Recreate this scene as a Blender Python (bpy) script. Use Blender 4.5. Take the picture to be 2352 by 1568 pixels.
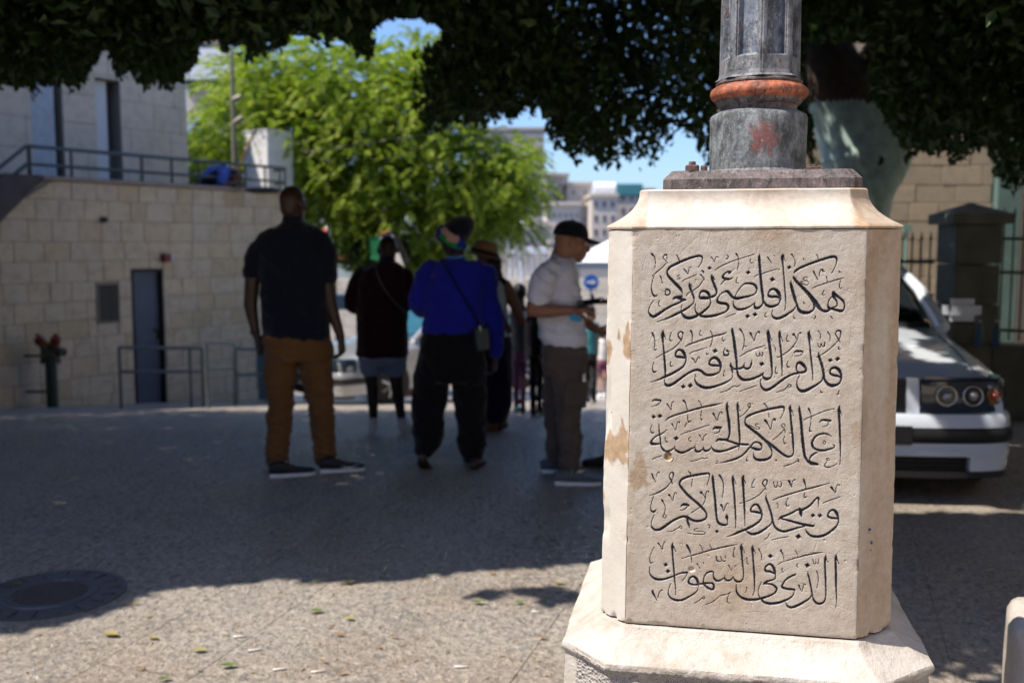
import bpy, bmesh, math, random
import numpy as np
from mathutils import Vector, Matrix, Euler
R = math.radians
sc = bpy.context.scene
for o in list(bpy.data.objects): bpy.data.objects.remove(o)
COL = sc.collection
# ---------------- camera ----------------
PITCH = math.atan(229/2287.0)
CAMZ = 1.55
cam_d = bpy.data.cameras.new('camera'); cam = bpy.data.objects.new('camera', cam_d); COL.objects.link(cam)
cam.location = (0, 0, CAMZ); cam.rotation_euler = (R(90)-PITCH, 0, 0)
cam_d.lens = 35.0; cam_d.sensor_width = 36.0; cam_d.clip_start = 0.05; cam_d.clip_end = 2000
cam_d.dof.use_dof = True; cam_d.dof.focus_distance = 2.03; cam_d.dof.aperture_fstop = 3.2; cam_d.dof.aperture_blades = 9
sc.camera = cam
# ---------------- sun and sky ----------------
SUN_AZ = Vector((-0.955, -0.296, 0)).normalized(); SUN_EL = R(59)
SUN = Vector((SUN_AZ.x*math.cos(SUN_EL), SUN_AZ.y*math.cos(SUN_EL), math.sin(SUN_EL)))
world = bpy.data.worlds.new("World"); sc.world = world; world.use_nodes = True
wn = world.node_tree; wn.nodes.clear()
sky = wn.nodes.new('ShaderNodeTexSky'); sky.sky_type = 'NISHITA'; sky.sun_disc = False
sky.sun_elevation = SUN_EL; sky.sun_rotation = math.atan2(SUN_AZ.x, SUN_AZ.y)
sky.air_density = 1.0; sky.dust_density = 0.9; sky.ozone_density = 2.0
bg = wn.nodes.new('ShaderNodeBackground'); bg.inputs[1].default_value = 0.112
wo = wn.nodes.new('ShaderNodeOutputWorld')
tint = wn.nodes.new('ShaderNodeMix'); tint.data_type = 'RGBA'; tint.blend_type = 'MULTIPLY'; tint.inputs[0].default_value = 1.0; tint.inputs[7].default_value = (0.84, 1.0, 1.30, 1)
wn.links.new(sky.outputs[0], tint.inputs[6]); wn.links.new(tint.outputs[2], bg.inputs[0]); wn.links.new(bg.outputs[0], wo.inputs[0])
sun_d = bpy.data.lights.new('sun', 'SUN'); sun_d.energy = 5.0; sun_d.angle = R(0.53); sun_d.color = (1.0, 0.895, 0.77)
sun = bpy.data.objects.new('sun', sun_d); COL.objects.link(sun); sun.location = (-8, -2, 12)
sun.rotation_euler = SUN.to_track_quat('Z', 'Y').to_euler()
sc.view_settings.view_transform = 'Standard'; sc.view_settings.look = 'None'
sc.view_settings.exposure = 0.55; sc.view_settings.gamma = 1.0; sc.view_settings.use_curve_mapping = False
sc.cycles.max_bounces = 8; sc.cycles.diffuse_bounces = 3; sc.cycles.transparent_max_bounces = 8
sc.cycles.use_denoising = True
rng = np.random.default_rng(7); random.seed(7)

# ---------------- photo geometry: rays through the camera ----------------
FPX = 2352*35/36.0
CP, SP = math.cos(PITCH), math.sin(PITCH)
def ray(px, py):
    a = (px-1176)/FPX; b = (784-py)/FPX
    return Vector((a, CP + b*SP, -SP + b*CP))
O = Vector((0, 0, CAMZ))
def at_y(px, py, Y):
    d = ray(px, py); return O + d*(Y/d.y)
def ground_z(x, y):
    t = y - 8.0
    if t <= -0.6: return 0.0
    if t < 0.6: return -0.13*(t+0.6)**2/2.4
    if t < 40: return -0.13*t
    return -0.13*40 - 0.02*(t-40)
def at_plane(px, py, P, n):
    d = ray(px, py); return O + d*((P-O).dot(n)/d.dot(n))
def at_ground(px, py):
    d = ray(px, py); s = 0.3
    for _ in range(4000):
        q = O + d*s
        if q.z <= ground_z(q.x, q.y): return Vector((q.x, q.y, ground_z(q.x, q.y)))
        s += 0.01
    return q

# ---------------- helpers ----------------
def tag(o, label=None, cat=None, group=None, kind=None):
    if label: o['label'] = label
    if cat: o['category'] = cat
    if group: o['group'] = group
    if kind: o['kind'] = kind
    return o
def empty(name, loc, label, cat, group=None, rz=0.0):
    o = bpy.data.objects.new(name, None); COL.objects.link(o); o.location = loc; o.rotation_euler = (0, 0, rz)
    o.empty_display_size = 0.1
    return tag(o, label, cat, group)
def link(name, me, mat=None, parent=None, world=True):
    """link a mesh; if world is True the mesh is in world space and is made relative to its parent"""
    o = bpy.data.objects.new(name, me); COL.objects.link(o)
    if mat is not None and len(me.materials) == 0: me.materials.append(mat)
    if parent is not None:
        o.parent = parent
        if world: o.matrix_parent_inverse = wmat(parent).inverted()
    return o
def wmat(o):
    m = Matrix.Translation(o.location) @ o.rotation_euler.to_matrix().to_4x4() @ Matrix.Diagonal((*o.scale, 1))
    if o.parent: m = wmat(o.parent) @ o.matrix_parent_inverse @ m
    return m
def bm_mesh(bm, name, smooth=False, angle=None):
    me = bpy.data.meshes.new(name); bmesh.ops.recalc_face_normals(bm, faces=bm.faces[:]); bm.to_mesh(me); bm.free()
    if smooth:
        for p in me.polygons: p.use_smooth = True
        if angle is not None:
            try: me.set_sharp_from_angle(angle=R(angle))
            except Exception: pass
    return me
def np_mesh(name, V, F, smooth=False):
    me = bpy.data.meshes.new(name)
    if not isinstance(F, np.ndarray) and len(set(len(f) for f in F)) > 1:
        me.from_pydata([tuple(v) for v in V], [], F); me.polygons.foreach_set('use_smooth', np.full(len(me.polygons), bool(smooth))); return me
    V = np.asarray(V, dtype=np.float32); F = np.asarray(F, dtype=np.int32)
    me.vertices.add(len(V)); me.vertices.foreach_set('co', V.ravel())
    k = F.shape[1]
    me.loops.add(F.size); me.loops.foreach_set('vertex_index', F.ravel())
    me.polygons.add(len(F)); me.polygons.foreach_set('loop_start', np.arange(0, F.size, k, dtype=np.int32))
    try: me.polygons.foreach_set('loop_total', np.full(len(F), k, dtype=np.int32))
    except Exception: pass
    me.update(calc_edges=True)
    me.polygons.foreach_set('use_smooth', np.full(len(me.polygons), bool(smooth)))
    return me
def box(bm, c, s, rot=None, bev=0.0):
    """box centred at c with full size s"""
    m = Matrix.Translation(c)
    if rot is not None: m = m @ (rot if isinstance(rot, Matrix) else Euler(rot).to_matrix()).to_4x4()
    r = bmesh.ops.create_cube(bm, size=1.0, matrix=m @ Matrix.Diagonal((*s, 1)))
    if bev > 0:
        es = set()
        for v in r['verts']: es.update(v.link_edges)
        bmesh.ops.bevel(bm, geom=list(es), offset=bev, segments=1, affect='EDGES')
    return r['verts']
def frame_of(d):
    d = d.normalized(); up = Vector((0, 0, 1)) if abs(d.z) < 0.9 else Vector((0, 1, 0))
    x = d.cross(up).normalized(); y = x.cross(d).normalized(); return x, y
def rings(bm, rs, cap=True):
    """rs = list of vertex rings (lists of co), all same length; skins them"""
    vr = [[bm.verts.new(c) for c in r] for r in rs]; n = len(vr[0])
    for a, b in zip(vr[:-1], vr[1:]):
        for i in range(n):
            bm.faces.new((a[i], a[(i+1) % n], b[(i+1) % n], b[i]))
    if cap:
        bm.faces.new(list(reversed(vr[0]))); bm.faces.new(vr[-1])
    return vr
def tube(bm, pts, r, n=8, cap=True):
    pts = [Vector(p) for p in pts]; k = len(pts)
    rr = r if isinstance(r, (list, tuple)) else [r]*k
    rs = []; px = None
    for i, p in enumerate(pts):
        d = (pts[min(i+1, k-1)] - pts[max(i-1, 0)])
        x, y = frame_of(d)
        if px is not None and abs(d.normalized().dot(px)) < 0.95:
            x = (px - d.normalized()*px.dot(d.normalized())).normalized(); y = x.cross(d.normalized()).normalized()
        px = x
        rs.append([p + x*math.cos(2*math.pi*j/n)*rr[i] + y*math.sin(2*math.pi*j/n)*rr[i] for j in range(n)])
    rings(bm, rs, cap)
def lathe(bm, prof, c=(0, 0, 0), n=48, cap=True):
    c = Vector(c)
    rings(bm, [[c + Vector((r*math.cos(2*math.pi*j/n), r*math.sin(2*math.pi*j/n), z)) for j in range(n)] for r, z in prof], cap)
def ellipsoid(bm, c, r, rot=None, u=16, v=12):
    m = Matrix.Translation(c)
    if rot is not None: m = m @ (rot if isinstance(rot, Matrix) else Euler(rot).to_matrix()).to_4x4()
    return bmesh.ops.create_uvsphere(bm, u_segments=u, v_segments=v, radius=1.0, matrix=m @ Matrix.Diagonal((*r, 1)))
def limb(bm, pts, rad, n=14, flat=1.0):
    """tapered limb with rounded ends through pts"""
    pts = [Vector(p) for p in pts]
    d0 = (pts[1]-pts[0]).normalized(); d1 = (pts[-1]-pts[-2]).normalized()
    P, Q = [], []
    for a in (1.0, 0.75, 0.4): P.append(pts[0] - d0*rad[0]*a*0.98); Q.append(rad[0]*math.sqrt(max(0, 1-a*a))+1e-4)
    for i in range(len(pts)-1):
        for t in (0, .34, .67):
            P.append(pts[i].lerp(pts[i+1], t)); Q.append(rad[i]*(1-t)+rad[i+1]*t)
    P.append(pts[-1]); Q.append(rad[-1])
    for a in (0.4, 0.75, 1.0): P.append(pts[-1] + d1*rad[-1]*a*0.98); Q.append(rad[-1]*math.sqrt(max(0, 1-a*a))+1e-4)
    tube(bm, P, Q, n=n)
def crv(pts, n=8):
    """catmull-rom through tuples"""
    pts = [np.array(p, dtype=float) for p in pts]
    if len(pts) == 1: return np.array(pts)
    P = [2*pts[0]-pts[1]] + pts + [2*pts[-1]-pts[-2]]
    out = []
    for i in range(1, len(P)-2):
        for k in range(n):
            t = k/n
            out.append(0.5*((2*P[i]) + (-P[i-1]+P[i+1])*t + (2*P[i-1]-5*P[i]+4*P[i+1]-P[i+2])*t*t + (-P[i-1]+3*P[i]-3*P[i+1]+P[i+2])*t**3))
    out.append(P[-2]); return np.array(out)
# value noise in numpy
_perm = rng.permutation(4096); _val = rng.random(4096)*2-1
def _h(i, j, k): return _val[_perm[(_perm[(_perm[i & 4095] + j) & 4095] + k) & 4095]]
def vnoise(x, y, z=0.0):
    x = np.asarray(x, float); y = np.asarray(y, float); z = np.asarray(z, float) + np.zeros_like(x)
    i, j, k = np.floor(x).astype(int), np.floor(y).astype(int), np.floor(z).astype(int)
    u, v, w = x-i, y-j, z-k; u = u*u*(3-2*u); v = v*v*(3-2*v); w = w*w*(3-2*w)
    def L(a, b, t): return a+(b-a)*t
    return L(L(L(_h(i, j, k), _h(i+1, j, k), u), L(_h(i, j+1, k), _h(i+1, j+1, k), u), v),
             L(L(_h(i, j, k+1), _h(i+1, j, k+1), u), L(_h(i, j+1, k+1), _h(i+1, j+1, k+1), u), v), w)
def fbm(x, y, z=0.0, o=4):
    a, s, f = 0.0, 0.5, 1.0
    for _ in range(o): a = a + s*vnoise(np.asarray(x)*f+17.3*_, np.asarray(y)*f, np.asarray(z)*f); s *= .5; f *= 2.03
    return a
# ---------------- materials ----------------
class NT:
    def __init__(s, name):
        s.m = bpy.data.materials.new(name); s.m.use_nodes = True; s.t = s.m.node_tree; s.n = s.t.nodes
        s.b = s.n['Principled BSDF']; s.out = s.n['Material Output']
    def new(s, k, **kw):
        n = s.n.new(k)
        for a, v in kw.items(): setattr(n, a, v)
        return n
    def lk(s, a, b): s.t.links.new(a, b)
    def coords(s, kind='Object', scale=(1, 1, 1)):
        if kind == 'World':
            g = s.new('ShaderNodeNewGeometry'); src = g.outputs['Position']
        else: src = s.new('ShaderNodeTexCoord').outputs[kind]
        mp = s.new('ShaderNodeMapping'); mp.inputs['Scale'].default_value = scale; s.lk(src, mp.inputs[0]); return mp.outputs[0]
    def noise(s, co, scale, detail=5, rough=.55):
        n = s.new('ShaderNodeTexNoise'); n.inputs['Scale'].default_value = scale; n.inputs['Detail'].default_value = detail
        n.inputs['Roughness'].default_value = rough; s.lk(co, n.inputs['Vector']); return n.outputs[0]
    def voro(s, co, scale, feature='F1'):
        n = s.new('ShaderNodeTexVoronoi'); n.feature = feature; n.inputs['Scale'].default_value = scale; s.lk(co, n.inputs['Vector']); return n
    def ramp(s, f, stops, interp='LINEAR'):
        r = s.new('ShaderNodeValToRGB'); r.color_ramp.interpolation = interp
        e = r.color_ramp.elements
        while len(e) < len(stops): e.new(0.5)
        for k, (p, c) in enumerate(stops):
            e[k].position = p; e[k].color = (*c, 1) if isinstance(c, (tuple, list)) else (c, c, c, 1)
        s.lk(f, r.inputs[0]); return r.outputs[0]
    def mix(s, f, a, b, mode='MIX'):
        m = s.new('ShaderNodeMix'); m.data_type = 'RGBA'; m.blend_type = mode
        for k, v in ((0, f), (6, a), (7, b)):
            if isinstance(v, bpy.types.NodeSocket): s.lk(v, m.inputs[k])
            elif isinstance(v, (int, float)): m.inputs[k].default_value = v if k == 0 else (v, v, v, 1)
            else: m.inputs[k].default_value = (*v, 1)
        return m.outputs[2]
    def math(s, op, a, b=0.5):
        m = s.new('ShaderNodeMath'); m.operation = op
        for k, v in ((0, a), (1, b)):
            if isinstance(v, bpy.types.NodeSocket): s.lk(v, m.inputs[k])
            else: m.inputs[k].default_value = v
        return m.outputs[0]
    def set(s, base=None, rough=None, metal=None, spec=None, **kw):
        for nm, v in (('Base Color', base), ('Roughness', rough), ('Metallic', metal), ('Specular IOR Level', spec)):
            if v is None: continue
            if isinstance(v, bpy.types.NodeSocket): s.lk(v, s.b.inputs[nm])
            else: s.b.inputs[nm].default_value = (*v, 1) if isinstance(v, (tuple, list)) else v
        return s
    def bump(s, h, strength=.3, dist=.01):
        b = s.new('ShaderNodeBump'); b.inputs['Strength'].default_value = strength; b.inputs['Distance'].default_value = dist
        s.lk(h, b.inputs['Height'])
        if s.b.inputs['Normal'].links:
            s.lk(s.b.inputs['Normal'].links[0].from_socket, b.inputs['Normal'])
        s.lk(b.outputs[0], s.b.inputs['Normal']); return s
    def attr(s, name):
        a = s.new('ShaderNodeAttribute'); a.attribute_name = name; return a
M = {}
def simple(name, col, rough=.6, metal=0.0, var=.12, scale=30, bump=.0, spec=.5):
    t = NT(name); co = t.coords('Object')
    n = t.noise(co, scale)
    lo = tuple(c*(1-var) for c in col); hi = tuple(min(1, c*(1+var)) for c in col)
    t.set(base=t.ramp(n, [(.3, lo), (.7, hi)]), rough=rough, metal=metal, spec=spec)
    if bump: t.bump(n, bump, .004)
    M[name] = t.m; return t.m
def fabric(name, col, rough=.9, sheen=.2):
    t = NT(name); co = t.coords('Object', (1, 1, .55))
    big = t.noise(co, 5, 3); n = t.noise(co, 260, 2)
    fold = t.noise(t.coords('Object', (1, 1, 2.6)), 6.5, 3, .5)
    lo = tuple(c*.82 for c in col); hi = tuple(min(1, c*1.15) for c in col)
    t.set(base=t.ramp(big, [(.3, lo), (.7, hi)]), rough=rough, spec=.25)
    t.b.inputs['Sheen Weight'].default_value = sheen
    t.bump(fold, .55, .05); t.bump(n, .25, .001)
    M[name] = t.m; return t.m

# marble with vertex colour stains and painted side shade: R = ochre stain, G = black paint, B = white filler, A unused
def marble(name, dark=1.0, carved=False):
    t = NT(name); co = t.coords('World')
    n1 = t.noise(co, 7, 6, .6); n2 = t.noise(co, 60, 5, .6); n3 = t.noise(co, 400, 3, .6)
    c = t.ramp(n1, [(.28, (.44, .365, .30)), (.44, (.55, .49, .43)), (.60, (.61, .565, .51)), (.75, (.66, .63, .585))])
    c = t.mix(.35, c, t.ramp(n2, [(.3, (.38, .32, .265)), (.7, (.68, .645, .60))]))
    pits = t.ramp(t.noise(co, 190, 2, .5), [(.66, 0.0), (.74, 1.0)])
    c = t.mix(t.math('MULTIPLY', pits, .35), c, (.30, .22, .15))
    at = t.attr('stain'); sep = t.new('ShaderNodeSeparateColor'); t.lk(at.outputs['Color'], sep.inputs[0])
    c = t.mix(sep.outputs[0], c, t.ramp(n2, [(.3, (.30, .17, .075)), (.7, (.46, .30, .16))]))
    c = t.mix(sep.outputs[2], c, (.64, .62, .585))
    ink = t.ramp(n2, [(.35, (.012, .013, .02)), (.62, (.02, .024, .045)), (.74, (.06, .075, .13))])
    wear = t.math('MULTIPLY', sep.outputs[1], t.ramp(t.noise(co, 330, 3), [(.30, .75), (.42, 1.0)]))
    c = t.mix(wear, c, ink)
    c = t.mix(1.0, c, (.965, .965, .935), 'MULTIPLY')
    t.set(base=c, rough=t.mix(sep.outputs[1], t.ramp(n2, [(.3, .38), (.7, .6)]), .5), spec=.4)
    t.b.inputs['Subsurface Weight'].default_value = 0.0
    t.bump(t.noise(co, 16, 6, .6), .35, .006); t.bump(n3, .22, .0010)
    t.bump(t.ramp(t.noise(t.coords('World', (1, 1, .35)), 120, 2), [(.60, 1.0), (.66, 0.0)]), .25, .001)
    M[name] = t.m; return t.m
marble('marble')
# rough base of the pedestal: whiter stone, flaky
t = NT('marble_base'); co = t.coords('World')
n1 = t.noise(co, 9, 6, .62); n2 = t.noise(co, 70, 5, .65)
c = t.ramp(n1, [(.28, (.36, .31, .255)), (.45, (.48, .45, .41)), (.7, (.55, .53, .50))])
c = t.mix(t.ramp(n2, [(.55, 0.0), (.72, .5)]), c, (.42, .33, .24))
at = t.attr('stain'); sep = t.new('ShaderNodeSeparateColor'); t.lk(at.outputs['Color'], sep.inputs[0])
c = t.mix(sep.outputs[0], c, (.20, .165, .13))
hew = t.voro(t.coords('World', (1, 1, 1.2)), 130)
c = t.mix(sep.outputs[1], c, t.ramp(hew.outputs[0], [(.0, (.22, .20, .18)), (.5, (.42, .40, .38))]))
t.set(base=c, rough=.62, spec=.35)
t.bump(t.noise(co, 24, 6, .65), .7, .012); t.bump(t.noise(co, 160, 4, .6), .5, .0025)
hh = t.math('MULTIPLY', hew.outputs[0], sep.outputs[1]); t.bump(hh, .9, .006)
M['marble_base'] = t.m

# old painted iron
def iron(name, paint, under, cover, spot=None):
    t = NT(name); co = t.coords('World', (1, 1, .7))
    n1 = t.noise(co, 22, 7, .7); n2 = t.noise(co, 120, 5, .7); n3 = t.noise(t.coords('World', (1, 1, .45)), 60, 7, .8)
    c = t.mix(.45, t.ramp(n1, [(.40, tuple(v*.25 for v in paint)), (.5, paint), (.60, tuple(min(1, v*2.1) for v in paint))]), t.ramp(n3, [(.40, tuple(v*.2 for v in paint)), (.5, tuple(v*.8 for v in paint)), (.60, tuple(min(1, v*2.8) for v in paint))]))
    rust = t.ramp(n3, [(cover, 0.0), (cover+.05, 1.0)])
    c = t.mix(rust, c, t.ramp(n2, [(.35, tuple(v*.5 for v in under)), (.65, under)]))
    if spot:
        gp = t.new('ShaderNodeNewGeometry'); vd = t.new('ShaderNodeVectorMath'); vd.operation = 'DISTANCE'; t.lk(gp.outputs['Position'], vd.inputs[0]); vd.inputs[1].default_value = spot[0]
        mk = t.ramp(t.math('ADD', t.math('MULTIPLY', vd.outputs['Value'], 1/spot[1]), t.math('MULTIPLY', t.noise(co, 55, 6, .7), 2.2)), [(.0, 1.0), (1.62, 1.0), (1.75, 0.0)] if False else [(.0, 1.0), (.80, 1.0), (.84, 0.0)])
        mk = t.ramp(t.math('ADD', t.math('MULTIPLY', vd.outputs['Value'], .5/spot[1]), t.math('MULTIPLY', t.noise(co, 55, 6, .75), 1.1)), [(.80, 1.0), (.86, 0.0)])
        c = t.mix(t.math('MULTIPLY', mk, .7), c, (.27, .075, .06))
    flake = t.ramp(t.noise(co, 75, 8, .8), [(.585, 0.0), (.62, .8)])
    c = t.mix(flake, c, (.34, .33, .32))
    t.set(base=c, rough=t.ramp(n2, [(.3, .34), (.7, .62)]), metal=.0, spec=.6)
    t.bump(n3, .8, .005); t.bump(n2, .7, .0022)
    M[name] = t.m; return t.m
iron('iron', (.15, .165, .185), (.20, .11, .08), .57)
iron('iron_panel', (.13, .16, .21), (.42, .43, .44), .53)
iron('iron_ring', (.40, .115, .055), (.07, .065, .06), .555)
iron('iron_plate', (.155, .125, .125), (.055, .055, .06), .52)
iron('rusty_bolt', (.14, .075, .06), (.07, .05, .045), .55)
iron('iron_drum', (.135, .155, .165), (.30, .11, .085), .60, (at_y(1755, 315, 2.17), .060))

# paving
t = NT('paving_stone'); co = t.coords('World')
oi = t.new('ShaderNodeObjectInfo')
vor = t.voro(co, 85); vor.inputs['Randomness'].default_value = 1.0; pit = t.noise(t.coords('World', (1, .8, 1)), 30, 8, .78); fine = t.noise(co, 180, 4, .65); big = t.noise(co, 1.1, 5, .55)
c = t.ramp(pit, [(.36, (.70, .66, .61)), (.46, (.54, .51, .47)), (.54, (.38, .36, .335)), (.62, (.10, .095, .09))])
c = t.mix(t.ramp(big, [(.44, 0.0), (.60, .5)]), c, (.40, .30, .20))
c = t.mix(t.ramp(t.noise(co, 3.1, 5, .6), [(.5, 0.0), (.68, .45)]), c, (.22, .22, .225))
c = t.mix(.25, c, t.ramp(fine, [(.3, (.11, .105, .10)), (.7, (.58, .56, .54))]))
c = t.mix(t.math('MULTIPLY', oi.outputs['Random'], .12), c, (.20, .19, .18))
coarse = t.noise(t.coords('World', (1, .75, 1)), 29, 4, .62); band = t.ramp(t.noise(t.coords('World', (1.2, .35, 1)), .9, 3), [(.42, .35), (.58, 1.0)])
c = t.mix(t.math('MULTIPLY', t.ramp(coarse, [(.50, 0.0), (.60, .62)]), band), c, (.085, .085, .09)); c = t.mix(t.ramp(coarse, [(.36, .38), (.44, 0.0)]), c, (.66, .63, .58))  # pale and dark grain put into the colour, imitating glints and relief shade
chips = t.new('ShaderNodeSeparateColor'); t.lk(vor.outputs['Color'], chips.inputs[0])
c = t.mix(t.ramp(chips.outputs[0], [(.80, 0.0), (.86, .45)]), c, (.60, .55, .47)); c = t.mix(t.ramp(chips.outputs[1], [(.84, 0.0), (.90, .55)]), c, (.10, .105, .12))
crk = t.voro(t.coords('World'), 1.1, 'DISTANCE_TO_EDGE'); c = t.mix(t.ramp(t.math('ADD', crk.outputs[0], t.math('MULTIPLY', t.noise(co, 9, 4), .05)), [(.022, .35), (.030, 0.0)]), c, (.07, .065, .06))
c = t.mix(1.0, c, (1.03, 1.0, .96), 'MULTIPLY')
t.set(base=c, rough=t.ramp(coarse, [(.38, .16), (.58, .6)]), spec=.9)
t.bump(t.ramp(coarse, [(.38, 1.0), (.62, 0.0)]), .8, .012); t.bump(t.ramp(pit, [(.35, 1.0), (.68, 0.0)]), .8, .007); t.bump(fine, .4, .003)
M['paving_stone'] = t.m
t = NT('ground_dirt'); co = t.coords('World')
n = t.noise(co, 20, 6, .7); c = t.ramp(n, [(.3, (.10, .09, .08)), (.7, (.24, .21, .18))])
t.set(base=c, rough=.9); t.bump(n, .5, .01); M['ground_dirt'] = t.m

# limestone blocks: colour differs per block
def blocks(name, a, b, c3, sc=1.0):
    t = NT(name); co = t.coords('World'); oi = t.new('ShaderNodeObjectInfo')
    c = t.ramp(oi.outputs['Random'], [(0.0, a), (.35, b), (.7, c3), (1.0, tuple(x*.92 for x in b))])
    n = t.noise(co, 6*sc, 6, .65); f = t.noise(co, 60*sc, 4, .6)
    c = t.mix(t.ramp(n, [(.46, 0.0), (.70, .6)]), c, tuple(x*.60 for x in a))
    c = t.mix(.22, c, t.ramp(f, [(.3, tuple(x*.6 for x in b)), (.7, tuple(min(1, x*1.4) for x in b))]))
    t.set(base=c, rough=.85, spec=.3); t.bump(f, .35, .004); t.bump(n, .3, .01)
    M[name] = t.m; return t.m
blocks('limestone', (.62, .47, .28), (.78, .63, .44), (.70, .58, .44))
blocks('limestone_pale', (.70, .59, .44), (.80, .69, .55), (.72, .63, .51))
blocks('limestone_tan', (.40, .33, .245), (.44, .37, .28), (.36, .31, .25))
simple('mortar', (.30, .26, .21), .95, var=.2, scale=25, bump=.3)
simple('far_stone', (.50, .45, .40), .9, var=.08, scale=.8)
simple('far_stone_grey', (.40, .37, .34), .9, var=.08, scale=1.2)
simple('far_cream', (.62, .54, .46), .9, var=.06, scale=.6)
simple('far_window', (.10, .11, .13), .3, var=.3, scale=.4)
simple('white_paint', (.78, .79, .80), .5, var=.04, scale=6)
simple('blue_white_paint', (.48, .54, .60), .5, var=.14, scale=9)
simple('teal_paint', (.065, .09, .095), .45, metal=.0, var=.15, scale=10, bump=.1)
simple('rail_grey', (.12, .15, .165), .4, metal=.3, var=.12, scale=12)
simple('door_blue', (.085, .105, .15), .5, var=.10, scale=5)
simple('dark_metal', (.02, .02, .022), .45, metal=.4, var=.2, scale=20)
simple('louvre_metal', (.22, .20, .16), .55, var=.15, scale=20)
simple('hydrant_green', (.03, .045, .035), .45, var=.2, scale=20)
simple('brass_dull', (.20, .13, .05), .4, metal=.6, var=.2, scale=20)
simple('red_paint', (.22, .018, .022), .4, var=.15, scale=20)
simple('rubber', (.015, .015, .016), .8, var=.2, scale=40)
simple('black_plastic', (.012, .013, .015), .42, var=.1, scale=40)
simple('alloy', (.55, .55, .55), .3, metal=.8, var=.06, scale=20)
simple('skin_dark', (.060, .030, .020), .45, var=.14, scale=14)
simple('skin_dark2', (.030, .016, .012), .5, var=.14, scale=14)
simple('skin_tan', (.33, .155, .095), .5, var=.14, scale=18)
simple('skin_mid', (.15, .07, .045), .5, var=.12, scale=14)
simple('hair_black', (.008, .007, .007), .6, var=.3, scale=90, bump=.5)
simple('shoe_white', (.80, .82, .86), .6, var=.08, scale=20)
simple('shoe_black', (.012, .013, .018), .6, var=.1, scale=40)
simple('shoe_slate', (.09, .115, .13), .75, var=.15, scale=70)
simple('sandal_leather', (.10, .055, .04), .6, var=.2, scale=30)
simple('straw', (.36, .20, .09), .8, var=.25, scale=80, bump=.5)
simple('leather_teal', (.02, .045, .055), .4, var=.2, scale=20)
simple('phone_glass', (.02, .03, .035), .12, var=.1, scale=5)
simple('cyan_paper', (.02, .36, .62), .6, var=.05, scale=30)
simple('cigarette_paper', (.78, .76, .72), .8, var=.05, scale=200)
simple('bark', (.095, .066, .048), .9, var=.35, scale=9, bump=.7)
simple('whitewash_blue', (.50, .68, .64), .9, var=.30, scale=7.0, bump=.9)
simple('lens_chrome', (.6, .6, .58), .18, metal=.9, var=.05, scale=8)
simple('amber_lens', (.30, .07, .04), .15, var=.1, scale=8)
simple('sign_blue', (.01, .13, .50), .4, var=.05, scale=8)
simple('cloth_white', (.74, .75, .76), .85, var=.05, scale=8)
simple('cloth_red', (.55, .02, .05), .85, var=.08, scale=8)
simple('cloth_green', (.01, .20, .08), .85, var=.1, scale=8)
simple('cloth_black', (.01, .01, .012), .85, var=.1, scale=8)
simple('awning_orange', (.38, .12, .05), .8, var=.1, scale=8)
simple('bottle_blue', (.10, .22, .33), .12, var=.1, scale=8)
simple('tent_white', (.80, .81, .82), .7, var=.03, scale=2)
simple('cast_iron_cover', (.13, .13, .14), .5, metal=.4, var=.2, scale=30, bump=.3)
for k, v in {'navy_cotton': (.006, .009, .020), 'ochre_chino': (.17, .080, .026), 'burgundy_knit': (.030, .004, .008),
             'pale_denim': (.24, .32, .50), 'cobalt_knit': (.010, .016, .33), 'black_cloth': (.004, .004, .007),
             'polo_lilac': (.78, .80, .94), 'khaki_twill': (.115, .090, .075), 'white_vest': (.42, .52, .56),
             'navy_skirt': (.006, .007, .028), 'pink_cloth': (.22, .075, .15), 'teal_cloth': (.03, .17, .22),
             'blue_shirt': (.07, .12, .42), 'cap_navy': (.004, .006, .012), 'grey_cloth': (.10, .11, .12)}.items(): fabric(k, v)
# headscarf print
t = NT('scarf_print'); co = t.coords('Object')
v = t.voro(co, 16); c = t.ramp(t.math('FRACT', t.math('MULTIPLY', v.outputs[0], 3.7)), [(0, (.01, .02, .28)), (.3, (.02, .02, .30)), (.42, (.02, .30, .05)), (.6, (.55, .33, .28)), (.8, (.45, .03, .02)), (1, (.01, .03, .3))], 'CONSTANT')
vc = t.new('ShaderNodeSeparateColor'); t.lk(v.outputs['Color'], vc.inputs[0])
c = t.ramp(vc.outputs[0], [(0, (.01, .03, .34)), (.34, (.02, .26, .05)), (.52, (.50, .30, .26)), (.66, (.01, .02, .20)), (.82, (.42, .03, .02)), (.93, (.02, .30, .22))], 'CONSTANT')
t.set(base=c, rough=.8); M['scarf_print'] = t.m
# car paint
t = NT('car_paint_white'); t.set(base=(.60, .64, .70), rough=.28, spec=.6); t.b.inputs['Coat Weight'].default_value = 1.0; t.b.inputs['Coat Roughness'].default_value = .05
co = t.coords('Object'); t.set(base=t.ramp(t.noise(co, 3, 4), [(.3, (.66, .75, .87)), (.7, (.72, .80, .90))])); M['car_paint_white'] = t.m
t = NT('car_paint_silver'); t.set(base=(.42, .45, .48), rough=.3, metal=.4); t.b.inputs['Coat Weight'].default_value = 1.0; M['car_paint_silver'] = t.m
t = NT('car_glass'); t.set(base=(.012, .016, .02), rough=.05, spec=.9); M['car_glass'] = t.m
t = NT('car_glass_blue'); t.set(base=(.03, .12, .20), rough=.06, spec=.9); M['car_glass_blue'] = t.m
t = NT('clear_lens'); t.set(base=(.02, .035, .055), rough=.04, spec=.8); M['clear_lens'] = t.m
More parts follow.
